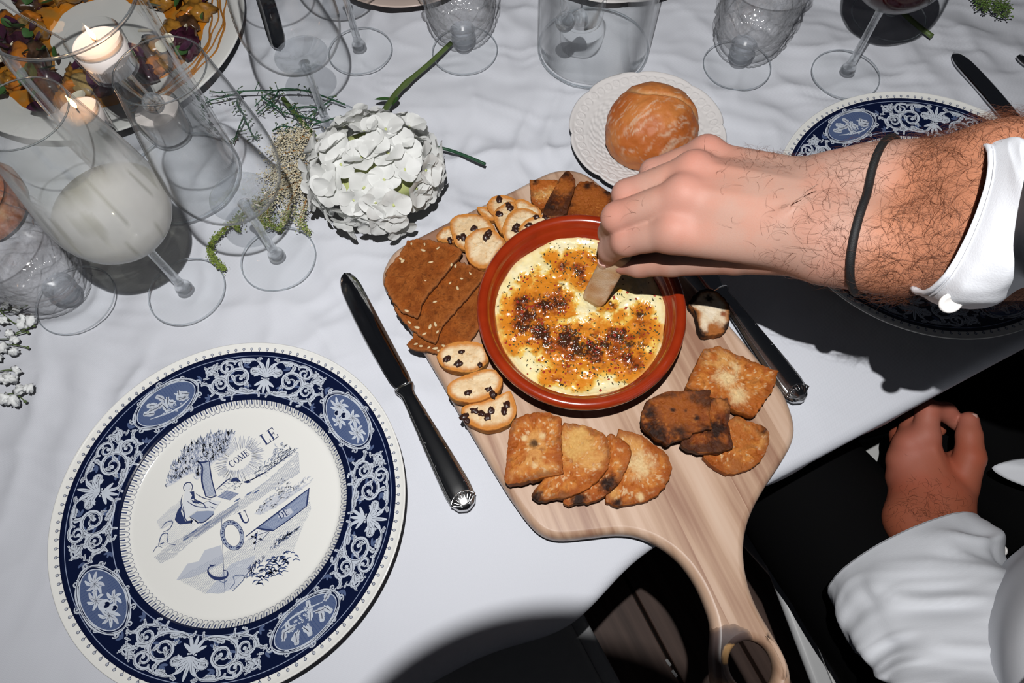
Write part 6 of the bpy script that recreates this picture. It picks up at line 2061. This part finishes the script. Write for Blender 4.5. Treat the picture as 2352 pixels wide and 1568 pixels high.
# body of the palm under the bones
RH['palm'].append((G(1900, 490, 0.192), .020, G(1660, 480, 0.160), .0145))
RH['palm'].append((G(1890, 560, 0.189), .016, G(1720, 560, 0.158), .0130))
el = np.array([.385, .105, T + .335])
fa, fb_ = G(2085, 545, 0.220), G(2095, 398, 0.222)
RH['arm'] += [(W_in - [0, 0, .010], .0200, fa - [0, 0, .012], .0225), (W_out - [0, 0, .010], .0195, fb_ - [0, 0, .012], .0222), (fa - [0, 0, .012], .0225, G(2290, 545, 0.239), .028), (fb_ - [0, 0, .012], .0222, G(2300, 420, 0.242), .029),
              (G(2290, 545, 0.239), .028, el, .036), (G(2300, 420, 0.242), .029, el, .036), (JW['i'] - [0, 0, .010], .0175, W_in - [0, 0, .010], .0200), (JW['p'] - [0, 0, .010], .0165, W_out - [0, 0, .010], .0195)]
for k, r in (('i', .0098), ('m', .0100), ('r', .0092), ('p', .0082)):
    RH['knuckle'].append((JM[k] + [0, 0, .0024], r))
for k in 'imr':
    RH['tendon'].append((JM[k] + [-.001, 0, .0058], .0022, JW[k] * .75 + JM[k] * .25 + [0, 0, .0045], .0010))
RH['tendon'].append((G(1700, 560, 0.184), .0012, G(1880, 420, 0.230), .0008))
RH['knuckle'].append((G(1985, 408, .206), .0120))          # wrist bone
fI = [(JM['i'], .0116), (G(1440, 552, 0.148), .0104), (G(1403, 572, 0.122), .0090), (G(1396, 594, 0.104), .0074)]
fM = [(JM['m'], .0118), (G(1418, 500, 0.157), .0106), (G(1404, 534, 0.124), .0092), (G(1418, 566, 0.104), .0075)]
fR = [(JM['r'], .0112), (G(1440, 446, 0.158), .0100), (G(1428, 486, 0.126), .0088), (G(1446, 520, 0.108), .0072)]
fP = [(JM['p'], .0102), (G(1500, 394, 0.154), .0088), (G(1478, 430, 0.126), .0076), (G(1490, 462, 0.110), .0064)]
fT = [(G(1850, 572, 0.184), .0165), (G(1690, 586, 0.154), .0125), (G(1545, 598, 0.126), .0110), (G(1468, 606, 0.112), .0096), (G(1430, 608, 0.104), .0072)]
RH['fingers'] = [fI, fM, fR, fP, fT]
V1, F1 = surface_nets(hand_field(RH), (.02, .060, T + .075), (.400, .375, T + .345), .00165)
# skin tones: pink knuckles and fingertips, paler back, tanned hairy forearm
def skin_col(V, base, tan, pinkpts, tan_f):
    c = lerp(np.array(base), np.array(base) * np.array([1.04, .92, .88]), sm(-.3, .4, fbm(V, 60, 3, 2)))
    for p, r in pinkpts:
        c = lerp(c, np.array([.52, .20, .15]), .45 * np.exp(-(np.linalg.norm(V - p, axis=1) / r) ** 2))
    return lerp(c, np.array(tan), tan_f)
tf = sm(-.012, .012, (V1 - G(2026, 470, .222)) @ np.array([.72, -.53, .30]))
pk = [(JM[k] + [0, 0, .012], .016) for k in 'imrp'] + [(f[1][0] + [0, 0, .006], .013) for f in (fI, fM, fR, fP)] + [(f[-1][0], .016) for f in (fI, fM, fT)]
C1_ = skin_col(V1, (.43, .255, .198), (.44, .175, .092), pk, tf * .9)

# left hand resting on the lap
LW_i, LW_o = G(2185, 1180, -.118), G(2105, 1190, -.120)
LM = {'i': G(2125, 1000, -.120), 'm': G(2085, 1020, -.128), 'r': G(2070, 1058, -.138), 'p': G(2068, 1100, -.148)}
LH = dict(palm=[], arm=[], knuckle=[], tendon=[], fingers=[])
lw = {'i': G(2185, 1140, -.118), 'm': G(2160, 1145, -.115), 'r': G(2130, 1150, -.118), 'p': G(2110, 1155, -.125)}
for k, r0, r1 in (('i', .0165, .0125), ('m', .0165, .0125), ('r', .0155, .0115), ('p', .0145, .0105)):
    LH['palm'].append((lw[k] - [0, 0, .012], r0, LM[k] - [0, 0, .005], r1))
LH['palm'].append((G(2195, 1130, -.135), .0180, G(2215, 1060, -.132), .0150))
LH['palm'].append((G(2150, 1110, -.145), .0180, G(2120, 1050, -.148), .0150))
lel = G(2285, 1640, -.045)
LH['arm'] += [(LW_i - [0, 0, .012], .0205, lel, .026), (LW_o - [0, 0, .012], .0195, lel, .026), (lw['i'] - [0, 0, .012], .0175, LW_i - [0, 0, .012], .0205), (lw['p'] - [0, 0, .012], .0160, LW_o - [0, 0, .012], .0195)]
for k, r in (('i', .0108), ('m', .0100), ('r', .0090), ('p', .0082)): LH['knuckle'].append((LM[k] + [0, 0, .0030], r))
LH['tendon'] += [(LM['i'] + [0, 0, .0065], .0022, lw['i'] + [0, 0, .002], .0010), (LM['m'] + [0, 0, .0065], .0022, lw['m'] + [0, 0, .002], .0010)]
gI = [(LM['i'], .0124), (G(2132, 942, -.112), .0108), (G(2172, 946, -.118), .0096), (G(2200, 972, -.124), .0080)]
gM = [(LM['m'], .0118), (G(2095, 962, -.135), .0104), (G(2130, 960, -.155), .0092), (G(2155, 985, -.160), .0078)]
gR = [(LM['r'], .0110), (G(2068, 1000, -.158), .0100), (G(2100, 985, -.175), .0088), (G(2130, 1010, -.178), .0074)]
gP = [(LM['p'], .0100), (G(2062, 1050, -.168), .0088), (G(2090, 1035, -.182), .0078), (G(2115, 1050, -.184), .0066)]
gT = [(G(2205, 1110, -.128), .0165), (G(2228, 1050, -.116), .0135), (G(2226, 1000, -.112), .0112), (G(2226, 966, -.110), .0090)]
LH['fingers'] = [gI, gM, gR, gP, gT]
V2, F2 = surface_nets(hand_field(LH), (.27, -.085, T - .225), (.485, .235, T + .045), .0018)
pk = [(LM[k] + [0, 0, .012], .016) for k in 'imrp'] + [(gI[1][0], .02), (gI[-1][0], .018), (gT[-1][0], .016), (gI[2][0], .016)]
C2_ = skin_col(V2, (.43, .125, .070), (.36, .105, .052), pk, sm(.13, .10, V2[:, 1]) * .7)

# torso, upper arms, neck and head (outside the frame, under the shirt)
PEL = np.array([.50, -.065, T - .20])
SHR = PEL + E_DIR * .19 + N_DIR * .08 + Z_DIR * .52; SHL = PEL - E_DIR * .19 + N_DIR * .08 + Z_DIR * .52
NECK = (SHR + SHL) / 2 + Z_DIR * .05; HEAD = NECK + Z_DIR * .17 + N_DIR * .03


def torso_field(P):
    d = cone_sdf(P, PEL, PEL + Z_DIR * .22 + N_DIR * .03, .115, .115)
    for s_ in (-1, 1):
        d = smin(d, cone_sdf(P, PEL + E_DIR * .06 * s_, PEL + E_DIR * .085 * s_ + N_DIR * .06 + Z_DIR * .42, .10, .105), .05)
    d = smin(d, cone_sdf(P, SHR, SHL, .060, .060), .05)
    return d


def arms_field(P):
    d = cone_sdf(P, SHR, el, .050, .034)
    return np.minimum(d, cone_sdf(P, SHL, lel, .048, .026))


def body_field(P):
    d = smin(torso_field(P), arms_field(P), .03) + .006
    d = smin(d, cone_sdf(P, NECK - Z_DIR * .03, HEAD - Z_DIR * .05, .055, .052), .03)
    d = smin(d, np.linalg.norm((P - HEAD) * np.array([1.22, 1.05, .88]), axis=-1) - .098, .03)
    d = smin(d, cone_sdf(P, HEAD + N_DIR * .02 - Z_DIR * .06, HEAD + N_DIR * .065 - Z_DIR * .085, .055, .030), .03)
    d = smin(d, cone_sdf(P, HEAD + N_DIR * .092 + Z_DIR * .005, HEAD + N_DIR * .112 - Z_DIR * .035, .007, .013), .010)
    for s_ in (-1, 1):
        d = smin(d, cone_sdf(P, HEAD + E_DIR * .078 * s_ + Z_DIR * .015, HEAD + E_DIR * .080 * s_ - Z_DIR * .025, .014, .009), .006)
        d = -smin(-d, ball_sdf(P, HEAD + N_DIR * .104 + E_DIR * .033 * s_ - Z_DIR * .0, .014), .010)
    return d


lo3 = np.minimum(np.minimum(SHL, SHR), np.minimum(PEL, np.minimum(el, lel))) - .14; hi3 = np.maximum(np.maximum(SHL, SHR), np.maximum(HEAD, el)) + .14
V3, F3 = surface_nets(body_field, lo3, hi3, .0085)
C3_ = np.repeat(np.array([[.56, .31, .22]]), len(V3), 0)
person = empty('person', (PEL[0], PEL[1], 0), 'person in a white shirt and black trousers dipping bread into the cheese', 'person')
p_o = np.array(person.location)
Vb = np.concatenate([V1, V2, V3]) - p_o; Fb = np.concatenate([F1, F2 + len(V1), F3 + len(V1) + len(V2)])
body = obj('body', Vb, Fb, m_skin, person, col=np.concatenate([C1_, C2_, C3_]))
body['label'] = 'right hand pinching the bread, left hand loosely curled on the lap'
sub = body.modifiers.new('smooth', 'SMOOTH'); sub.factor = .5; sub.iterations = 2
# head hair and eyes
m_hair = mat('dark_hair', (.025, .014, .009), .5)
Vh, Fh = surface_nets(lambda P: np.maximum(np.linalg.norm((P - HEAD - Z_DIR * .012 + N_DIR * .012) * np.array([1.18, 1.02, .90]), axis=-1) - .108, ((P - HEAD) @ N_DIR) * .9 - ((P - HEAD) @ Z_DIR) * .8 - .012), HEAD - .15, HEAD + .15, .007)
obj('head_hair', Vh - p_o, Fh, m_hair, person)
m_eye = mat('eye', (.75, .73, .7), .2)
for s_ in (-1, 1):
    V, F = lump(1, .0115, .0115, .0115, 0, 10, 14); obj('eye', V + HEAD + N_DIR * .088 + E_DIR * .033 * s_ - p_o, F, m_eye, person)
V, F = tube(spline([HEAD + N_DIR * .098 - Z_DIR * .062 + E_DIR * a_ * .024 - N_DIR * .006 * a_ * a_ for a_ in np.linspace(-1, 1, 7)], 14), .0045, 8)
obj('lips', V - p_o, F, mat('lips', (.45, .16, .13), .5), person)

# nails
m_nail = mat('nail', (.66, .40, .34), .25)


def nail(tip, prev, up, L=.0105, W=.0078):
    ax = tip - prev; ax /= np.linalg.norm(ax); up = up - ax * (up @ ax); up /= np.linalg.norm(up); sd = np.cross(ax, up)
    V = []; n, k = 7, 7
    for i in range(n):
        t = i / (n - 1)
        for j in range(k):
            u = -1 + 2 * j / (k - 1); w = W * .5 * (1 - .25 * abs(2 * t - 1) ** 3)
            V.append(tip + ax * (L * (t - .45)) + sd * (w * u) + up * (.0086 - .0022 * u * u - .0010 * t))
    F = [(i * k + j, (i + 1) * k + j, (i + 1) * k + j + 1, i * k + j + 1) for i in range(n - 1) for j in range(k - 1)]
    o = obj('nail', np.array(V) - p_o, F, m_nail, person)
    s = o.modifiers.new('t', 'SOLIDIFY'); s.thickness = .0006
    return o


nail(gT[-1][0], gT[-2][0], Z_DIR * .9 + E_DIR * .35)
nail(fI[-1][0], fI[-2][0], -E_DIR - N_DIR * .3 + Z_DIR * .3, W=.0085)

# body hair: curled strands rooted on the skin
m_armhair = mat('arm_hair', (.11, .033, .013), .45)


def hair_strands(name, V, F, pick, n, L0, L1, flow, seed, rad=.00010):
    rng = np.random.default_rng(seed)
    tri = F[:, :3]; nrm = np.cross(V[tri[:, 1]] - V[tri[:, 0]], V[tri[:, 2]] - V[tri[:, 0]])
    nrm /= np.linalg.norm(nrm, axis=1)[:, None] + 1e-12
    cen = V[F].mean(1)
    w = np.clip(pick(cen, nrm), 0, None); w = w / w.sum()
    ids = rng.choice(len(cen), n, p=w)
    cu = bpy.data.curves.new(name, 'CURVE'); cu.dimensions = '3D'; cu.bevel_depth = rad; cu.bevel_resolution = 0
    for i in ids:
        p = cen[i] + rng.normal(0, .0006, 3); nn = nrm[i]
        t = flow + rng.normal(0, .75, 3); t -= nn * (t @ nn); t /= np.linalg.norm(t) + 1e-9
        sd = np.cross(nn, t); L = rng.uniform(L0, L1); curl = rng.normal(0, 1.5); lift = rng.uniform(.10, .38)
        s = cu.splines.new('POLY'); s.points.add(5)
        for k in range(6):
            q = k / 5; a = curl * q
            pt = p + L * q * (t * math.cos(a * .6) + sd * math.sin(a * .6)) + nn * (lift * L * math.sin(q * 2.4) * .8 + .0001) - p_o
            s.points[k].co = (pt[0], pt[1], pt[2], 1); s.points[k].radius = 1 - .75 * q
    cu.materials.append(m_armhair)
    o = bpy.data.objects.new(name, cu); COL.objects.link(o); o.parent = person; o['kind'] = 'stuff'
    return o


BX = G(2028, 470, .224)[0]                                  # the wristband's place along the arm
arm_ax = G(2250, 490, .250) - G(2010, 470, .224); arm_ax /= np.linalg.norm(arm_ax)
band_c = G(2022, 470, .222)
al = lambda C: (C - band_c) @ arm_ax
hair_strands('arm_hair', V1, F1, lambda C, N_: sm(.002, .012, al(C)) * sm(.10, .07, al(C)) * (.55 + .45 * np.clip(-N_[:, 2], 0, 1) + .5 * np.abs(N_[:, 1])) * (N_[:, 2] > -.6), 2600, .009, .020, -arm_ax * .25 + N_DIR * .5, 3, .000075)
hair_strands('arm_hair', V1, F1, lambda C, N_: sm(-.045, -.01, al(C)) * sm(.004, -.002, al(C)) * (N_[:, 2] > -.4), 380, .008, .016, -arm_ax * .3 + N_DIR * .5, 4, .000070)
hair_strands('hand_hair', V1, F1, lambda C, N_: (N_[:, 2] > .0) * (np.exp(-(np.linalg.norm(C - (JM['p'] * .5 + JW['p'] * .5), axis=1) / .022) ** 2) * 1.0 + sum(.55 * np.exp(-(np.linalg.norm(C - (f[0][0] * .45 + f[1][0] * .55), axis=1) / .008) ** 2) for f in (fI, fM, fR)) + .5 * np.exp(-(np.linalg.norm(C - (JW['i'] * .8 + JM['i'] * .2), axis=1) / .02) ** 2)), 260, .005, .011, -arm_ax * .4 + N_DIR * .4, 5, .00006)
hair_strands('arm_hair', V2, F2, lambda C, N_: np.exp(-(np.linalg.norm(C - G(2140, 1170, -.1), axis=1) / .026) ** 2) * (N_[:, 2] > 0), 260, .006, .012, -N_DIR * .3 - E_DIR * .4, 6, .00008)

# black elastic band round the right wrist
m_band = mat('black_elastic', (.006, .006, .007), .65); add_noise_bump(m_band, 1500, .5, .0005)
ring = []
fnR = hand_field(RH)
u_ = N_DIR - arm_ax * (N_DIR @ arm_ax); u_ /= np.linalg.norm(u_); w_ = np.cross(arm_ax, u_)
c_band = band_c - Z_DIR * .012
for k in range(48):
    a = 2 * math.pi * k / 48; d = u_ * math.cos(a) + w_ * math.sin(a) - arm_ax * .0
    ts = np.linspace(.005, .07, 260); Pt = c_band + ts[:, None] * d
    D_ = fnR(Pt); i = np.argmax(D_ > .0014)
    ring.append(Pt[i] + arm_ax * (.004 * math.sin(a * 1) - .003 * math.cos(a)))
ring = np.array(ring); ring = (np.roll(ring, 1, 0) + ring * 2 + np.roll(ring, -1, 0)) / 4
Q = np.concatenate([ring, ring[:3]])
V, F = tube(Q, .0023, 10, cap=False)
o = obj('wristband', V - p_o, F, m_band, person); o['label'] = 'thin black elastic band on the right wrist'

# ------------------------------------------------------------------ person: clothes
m_shirt = mat('white_shirt_linen', (.82, .845, .90), .85); add_noise_bump(m_shirt, 900, .25, .0004, 2)
m_button = mat('shell_button', (.78, .76, .74), .2)
m_trouser = mat('black_trousers', (.0030, .0030, .0034), .85, Specular_IOR_Level=.08); add_noise_bump(m_trouser, 500, .3, .0006)


def sleeve(name, st, n_ring, folds, seed, mat_, sup=.85, wrap=1.0):
    """st: stations (A, B, N): two silhouette points and the point nearest the eye; a tube is lofted through them"""
    A = spline(np.array([s[0] for s in st]), n_ring); B = spline(np.array([s[1] for s in st]), n_ring); N_ = spline(np.array([s[2] for s in st]), n_ring)
    m = 96; ph = np.linspace(0, 2 * np.pi, m, endpoint=False)
    cs, sn = np.cos(ph), np.sin(ph)
    cs = np.sign(cs) * np.abs(cs) ** sup; sn = np.sign(sn) * np.abs(sn) ** sup
    C = (A + B) / 2
    R_ = C[:, None] + cs[None, :, None] * ((A - B) / 2)[:, None] + sn[None, :, None] * (N_ - C)[:, None]
    t = np.linspace(0, 1, n_ring)
    nrm = R_ - C[:, None]; nrm /= np.linalg.norm(nrm, axis=2)[..., None]
    Lp = np.concatenate([[0], np.cumsum(np.linalg.norm(np.diff(C, axis=0), axis=1))])
    PH, TT = np.meshgrid(ph, Lp)
    # creases run round the arm at a slant
    q = np.stack([np.cos(PH) * 1.1, np.sin(PH) * 1.1, TT * 34 + .8 * np.sin(PH * 1 + .7) + .5 * np.sin(PH * 2)], -1)
    h = 1 - np.abs(noise(q, 1.0, seed)) * 2.2
    h2 = 1 - np.abs(noise(q * np.array([1.4, 1.4, 2.1]) + 3, 1.0, seed + 5)) * 2
    q3 = np.stack([np.cos(PH) * 2.2, np.sin(PH) * 2.2, TT * 14], -1)
    disp = folds * (.55 * h + .28 * h2 + .5 * fbm(q3, 1, 2, seed + 9))
    disp = disp * sm(0, .03, TT) + .0012 * fbm(q3 * 2, 1, 2, 3) * sm(.03, 0, TT)
    R_ = R_ + nrm * disp[..., None]
    V, F = loft(R_)
    o = obj(name, V - p_o, F, mat_, person)
    s = o.modifiers.new('thickness', 'SOLIDIFY'); s.thickness = .0016; s.offset = -1
    return o, R_


stR = [(G(2232, 337, 0.246), G(2116, 672, 0.230), G(2254, 472, 0.280)), (G(2272, 334, 0.254), G(2168, 700, 0.234), G(2292, 480, 0.290)), (G(2312, 336, 0.262), G(2262, 698, 0.242), G(2334, 488, 0.298)), (G(2360, 338, 0.270), G(2345, 655, 0.250), G(2386, 490, 0.306)),
       (G(2480, 330, 0.296), G(2480, 655, 0.274), G(2505, 490, 0.329))]
elR = el
for f_, r_s in ((0.0, .056), (.5, .064), (1.0, .078)):
    c0 = el + (SHR - el) * f_; ax_ = SHR - el; ax_ /= np.linalg.norm(ax_); s1 = N_DIR - ax_ * (N_DIR @ ax_); s1 /= np.linalg.norm(s1); s2 = np.cross(ax_, s1); s2 *= np.sign(s2[2])
    stR.append((c0 + s1 * r_s, c0 - s1 * r_s, c0 + s2 * r_s))
slR, RR_ = sleeve('shirt_sleeve', stR, 90, .0042, 3, m_shirt, .9)
# stitched hem of the cuff and its button
V, F = tube(np.concatenate([RR_[0], RR_[0][:3]]), .0014, 8, cap=False); obj('cuff_hem', V - p_o, F, m_shirt, slR)
V, F = tube(np.concatenate([RR_[3], RR_[3][:3]]) , .0006, 6, cap=False); obj('cuff_seam', V - p_o, F, m_shirt, slR)


def button(p, nrm, par, r=.0052):
    V, F = lathe([(0, .0010), (r * .55, .0010), (r * .75, .0018), (r * .95, .0014), (r, .0004), (r * .95, -.0006), (0, -.0008)], 28)
    o = obj('button', V, F, m_button, par); o.matrix_local = Matrix.Translation([float(a) for a in (p - p_o)]) @ Vector([float(a) for a in nrm]).to_track_quat('Z', 'Y').to_matrix().to_4x4()
    return o


vd = CPOS - G(2186, 686, .234); vd /= np.linalg.norm(vd)
bp_ = G(2186, 686, .249); D_ = np.linalg.norm(RR_.reshape(-1, 3) - bp_, axis=1)
button(RR_.reshape(-1, 3)[np.argmin(D_)] + vd * .0022, vd * .6 - N_DIR * .4, slR)

stL = [(G(1906, 1366, -.118), G(2249, 1200, -.120), G(2072, 1226, -.072)), (G(1930, 1408, -.108), G(2278, 1232, -.110), G(2100, 1275, -.055)), (G(1962, 1462, -.092), G(2310, 1285, -.095), G(2140, 1345, -.038)), (G(2004, 1522, -.070), G(2350, 1360, -.070), G(2190, 1430, -.018)),
       (G(2038, 1572, -.045), G(2395, 1450, -.045), G(2235, 1520, .004)), (G(2090, 1660, -.01), G(2450, 1580, -.01), G(2280, 1620, .035)), (G(2180, 1790, .03), G(2560, 1710, .03), G(2390, 1740, .085))]
for f_, r_s in ((.62, .066), (.82, .070), (1.0, .078)):
    c0 = lel + (SHL - lel) * f_; ax_ = SHL - lel; ax_ /= np.linalg.norm(ax_); s1 = -E_DIR - ax_ * (-E_DIR @ ax_); s1 /= np.linalg.norm(s1); s2 = np.cross(ax_, s1); s2 *= np.sign(s2 @ N_DIR)
    stL.append((c0 + s1 * r_s, c0 - s1 * r_s, c0 + s2 * r_s))
slL, RL_ = sleeve('shirt_sleeve', stL, 170, .0125, 17, m_shirt, .9)
V, F = tube(np.concatenate([RL_[0], RL_[0][:3]]), .0016, 8, cap=False); obj('cuff_hem', V - p_o, F, m_shirt, slL)
vd = CPOS - G(2263, 1252, -.1); vd /= np.linalg.norm(vd)
D_ = np.array([np.linalg.norm(q - G(2263, 1252, -.095)) for q in RL_.reshape(-1, 3)])
button(RL_.reshape(-1, 3)[np.argmin(D_)] + vd * .003, vd, slL)


def shirt_field(P):
    d = torso_field(P) - .010
    q = (P - PEL)
    return d + .006 * (1 - np.abs(noise(np.stack([q @ E_DIR * 9, q @ N_DIR * 9, q @ Z_DIR * 22 + 4 * (q @ E_DIR)], -1), 1.0, 5)) * 2)


def shirt_clip(P):
    d = shirt_field(P)
    d = np.maximum(d, -(P[..., 2] - (PEL[2] - .03)))
    return np.maximum(d, P[..., 2] - (NECK[2] - .01))


Vs_, Fs_ = surface_nets(shirt_clip, lo3, hi3, .0075)
o = obj('shirt_body', Vs_ - p_o, Fs_, m_shirt, person)
# the shirt's loose tail on the right thigh
tp = np.array([G(2278, 1074, -.122), G(2304, 1064, -.118), G(2352, 1056, -.116), G(2440, 1058, -.110), G(2470, 1130, -.110), G(2380, 1122, -.116), G(2330, 1106, -.120), G(2300, 1092, -.122)])
tl_ = resample(spline(tp, 120, True), 60, True); cn = tl_.mean(0)
rows = [cn + (tl_ - cn) * s_ + np.array([0, 0, .006 * (1 - s_ ** 2)]) for s_ in np.linspace(1, .02, 9)]
V, F = loft(np.array(rows), False, True)
o = obj('shirt_tail', V - p_o, F, m_shirt, person); s = o.modifiers.new('t', 'SOLIDIFY'); s.thickness = .002

HL = np.array([.432, -.088, T - .225]); D_L = np.array([-.451, .8925, 0]); HR_ = HL + E_DIR * .19


def trouser_field(P):
    d = None
    for h_, sp in ((HL, -.01), (HR_, .03)):
        k_ = h_ + (D_L if sp < 0 else N_DIR) * .46 + E_DIR * max(sp, 0) + Z_DIR * .01
        q = cone_sdf(P, h_, k_, .090, .072)
        q = smin(q, cone_sdf(P, k_, k_ - Z_DIR * .44 + N_DIR * .02, .066, .060), .03)
        d = q if d is None else smin(d, q, .012)
    d = smin(d, cone_sdf(P, HL - N_DIR * .02, HR_ - N_DIR * .02, .105, .105), .05)
    r = 1 - np.abs(noise(np.stack([P[..., 0] * 14, P[..., 1] * 14, P[..., 2] * 20], -1), 1.0, 8)) * 2
    return d + .0025 * r


lo4 = np.array([min(HL[0], HR_[0]) - .40, HL[1] - .16, .06]); hi4 = np.array([HR_[0] + .16, HR_[1] + .62, T - .08])
Vt, Ft = surface_nets(trouser_field, lo4, hi4, .0075)
obj('trousers', Vt - p_o, Ft, m_trouser, person)
m_shoe = mat('black_shoe', (.01, .01, .01), .35)
for h_, sp in ((HL, -.01), (HR_, .03)):
    k_ = h_ + (D_L if sp < 0 else N_DIR) * .48 + E_DIR * max(sp, 0); b0 = np.array([k_[0], k_[1], 0])
    Vv, Ff = surface_nets(lambda P: np.maximum(smin(cone_sdf(P, b0 - N_DIR * .06 + Z_DIR * .045, b0 + N_DIR * .15 + Z_DIR * .030, .042, .034), cone_sdf(P, b0 - N_DIR * .02 + Z_DIR * .05, b0 - N_DIR * .02 + Z_DIR * .12, .045, .048), .02), .002 - P[..., 2]), b0 - np.array([.22, .22, 0]), b0 + np.array([.22, .24, .18]), .007)
    obj('shoe', Vv - p_o, Ff, m_shoe, person)

# ------------------------------------------------------------------ the photographer's camera, behind the picture's viewpoint; its lens shades the near table edge
m_lens = mat('camera_black', (.015, .015, .016), .5)
fwd = Vector([float(a) for a in _fw]); lc = CPOS - _fw * .105
lens = empty('camera', lc, 'black camera whose round lens shadow falls on the near table edge', 'camera')
lens.matrix_world = Matrix(((CR[0], CU[0], -_fw[0], lc[0]), (CR[1], CU[1], -_fw[1], lc[1]), (CR[2], CU[2], -_fw[2], lc[2]), (0, 0, 0, 1)))
# local z points back to the photographer, so the barrel runs towards -z
V, F = lathe([(.001, 0), (.036, 0), (.036, .020), (.040, .024), (.040, .052), (.0385, .055), (.0385, .060), (.0492, .066), (.0492, .0982), (.0487, .0988), (.046, .0988), (.040, .090), (.030, .084), (.001, .084)], 72)
V[:, 2] *= -1
obj('lens_barrel', V, F[:, ::-1], m_lens, lens)
for z in (.030, .038, .046, .072, .080, .088):
    t = np.linspace(0, 2 * np.pi, 73); r = .0404 if z < .06 else .0494
    V, F = tube(np.stack([r * np.cos(t), r * np.sin(t), np.full(73, -z)], 1), .0008, 6, cap=False); obj('grip_ring', V, F, m_lens, lens)
V, F = bevelled_box((-.070, -.052, .002), (.070, .042, .055), .010); obj('camera_body', V, F, m_lens, lens)
V, F = bevelled_box((-.026, .040, .008), (.026, .062, .050), .008); obj('viewfinder_hump', V, F, m_lens, lens)
V, F = bevelled_box((-.033, .064, .056), (.033, .110, .100), .006); obj('flash_foot', V, F, m_lens, lens)
V, F = bevelled_box((-.048, .108, .086), (.022, .152, .150), .006); obj('flash_head', V, F, m_lens, lens)
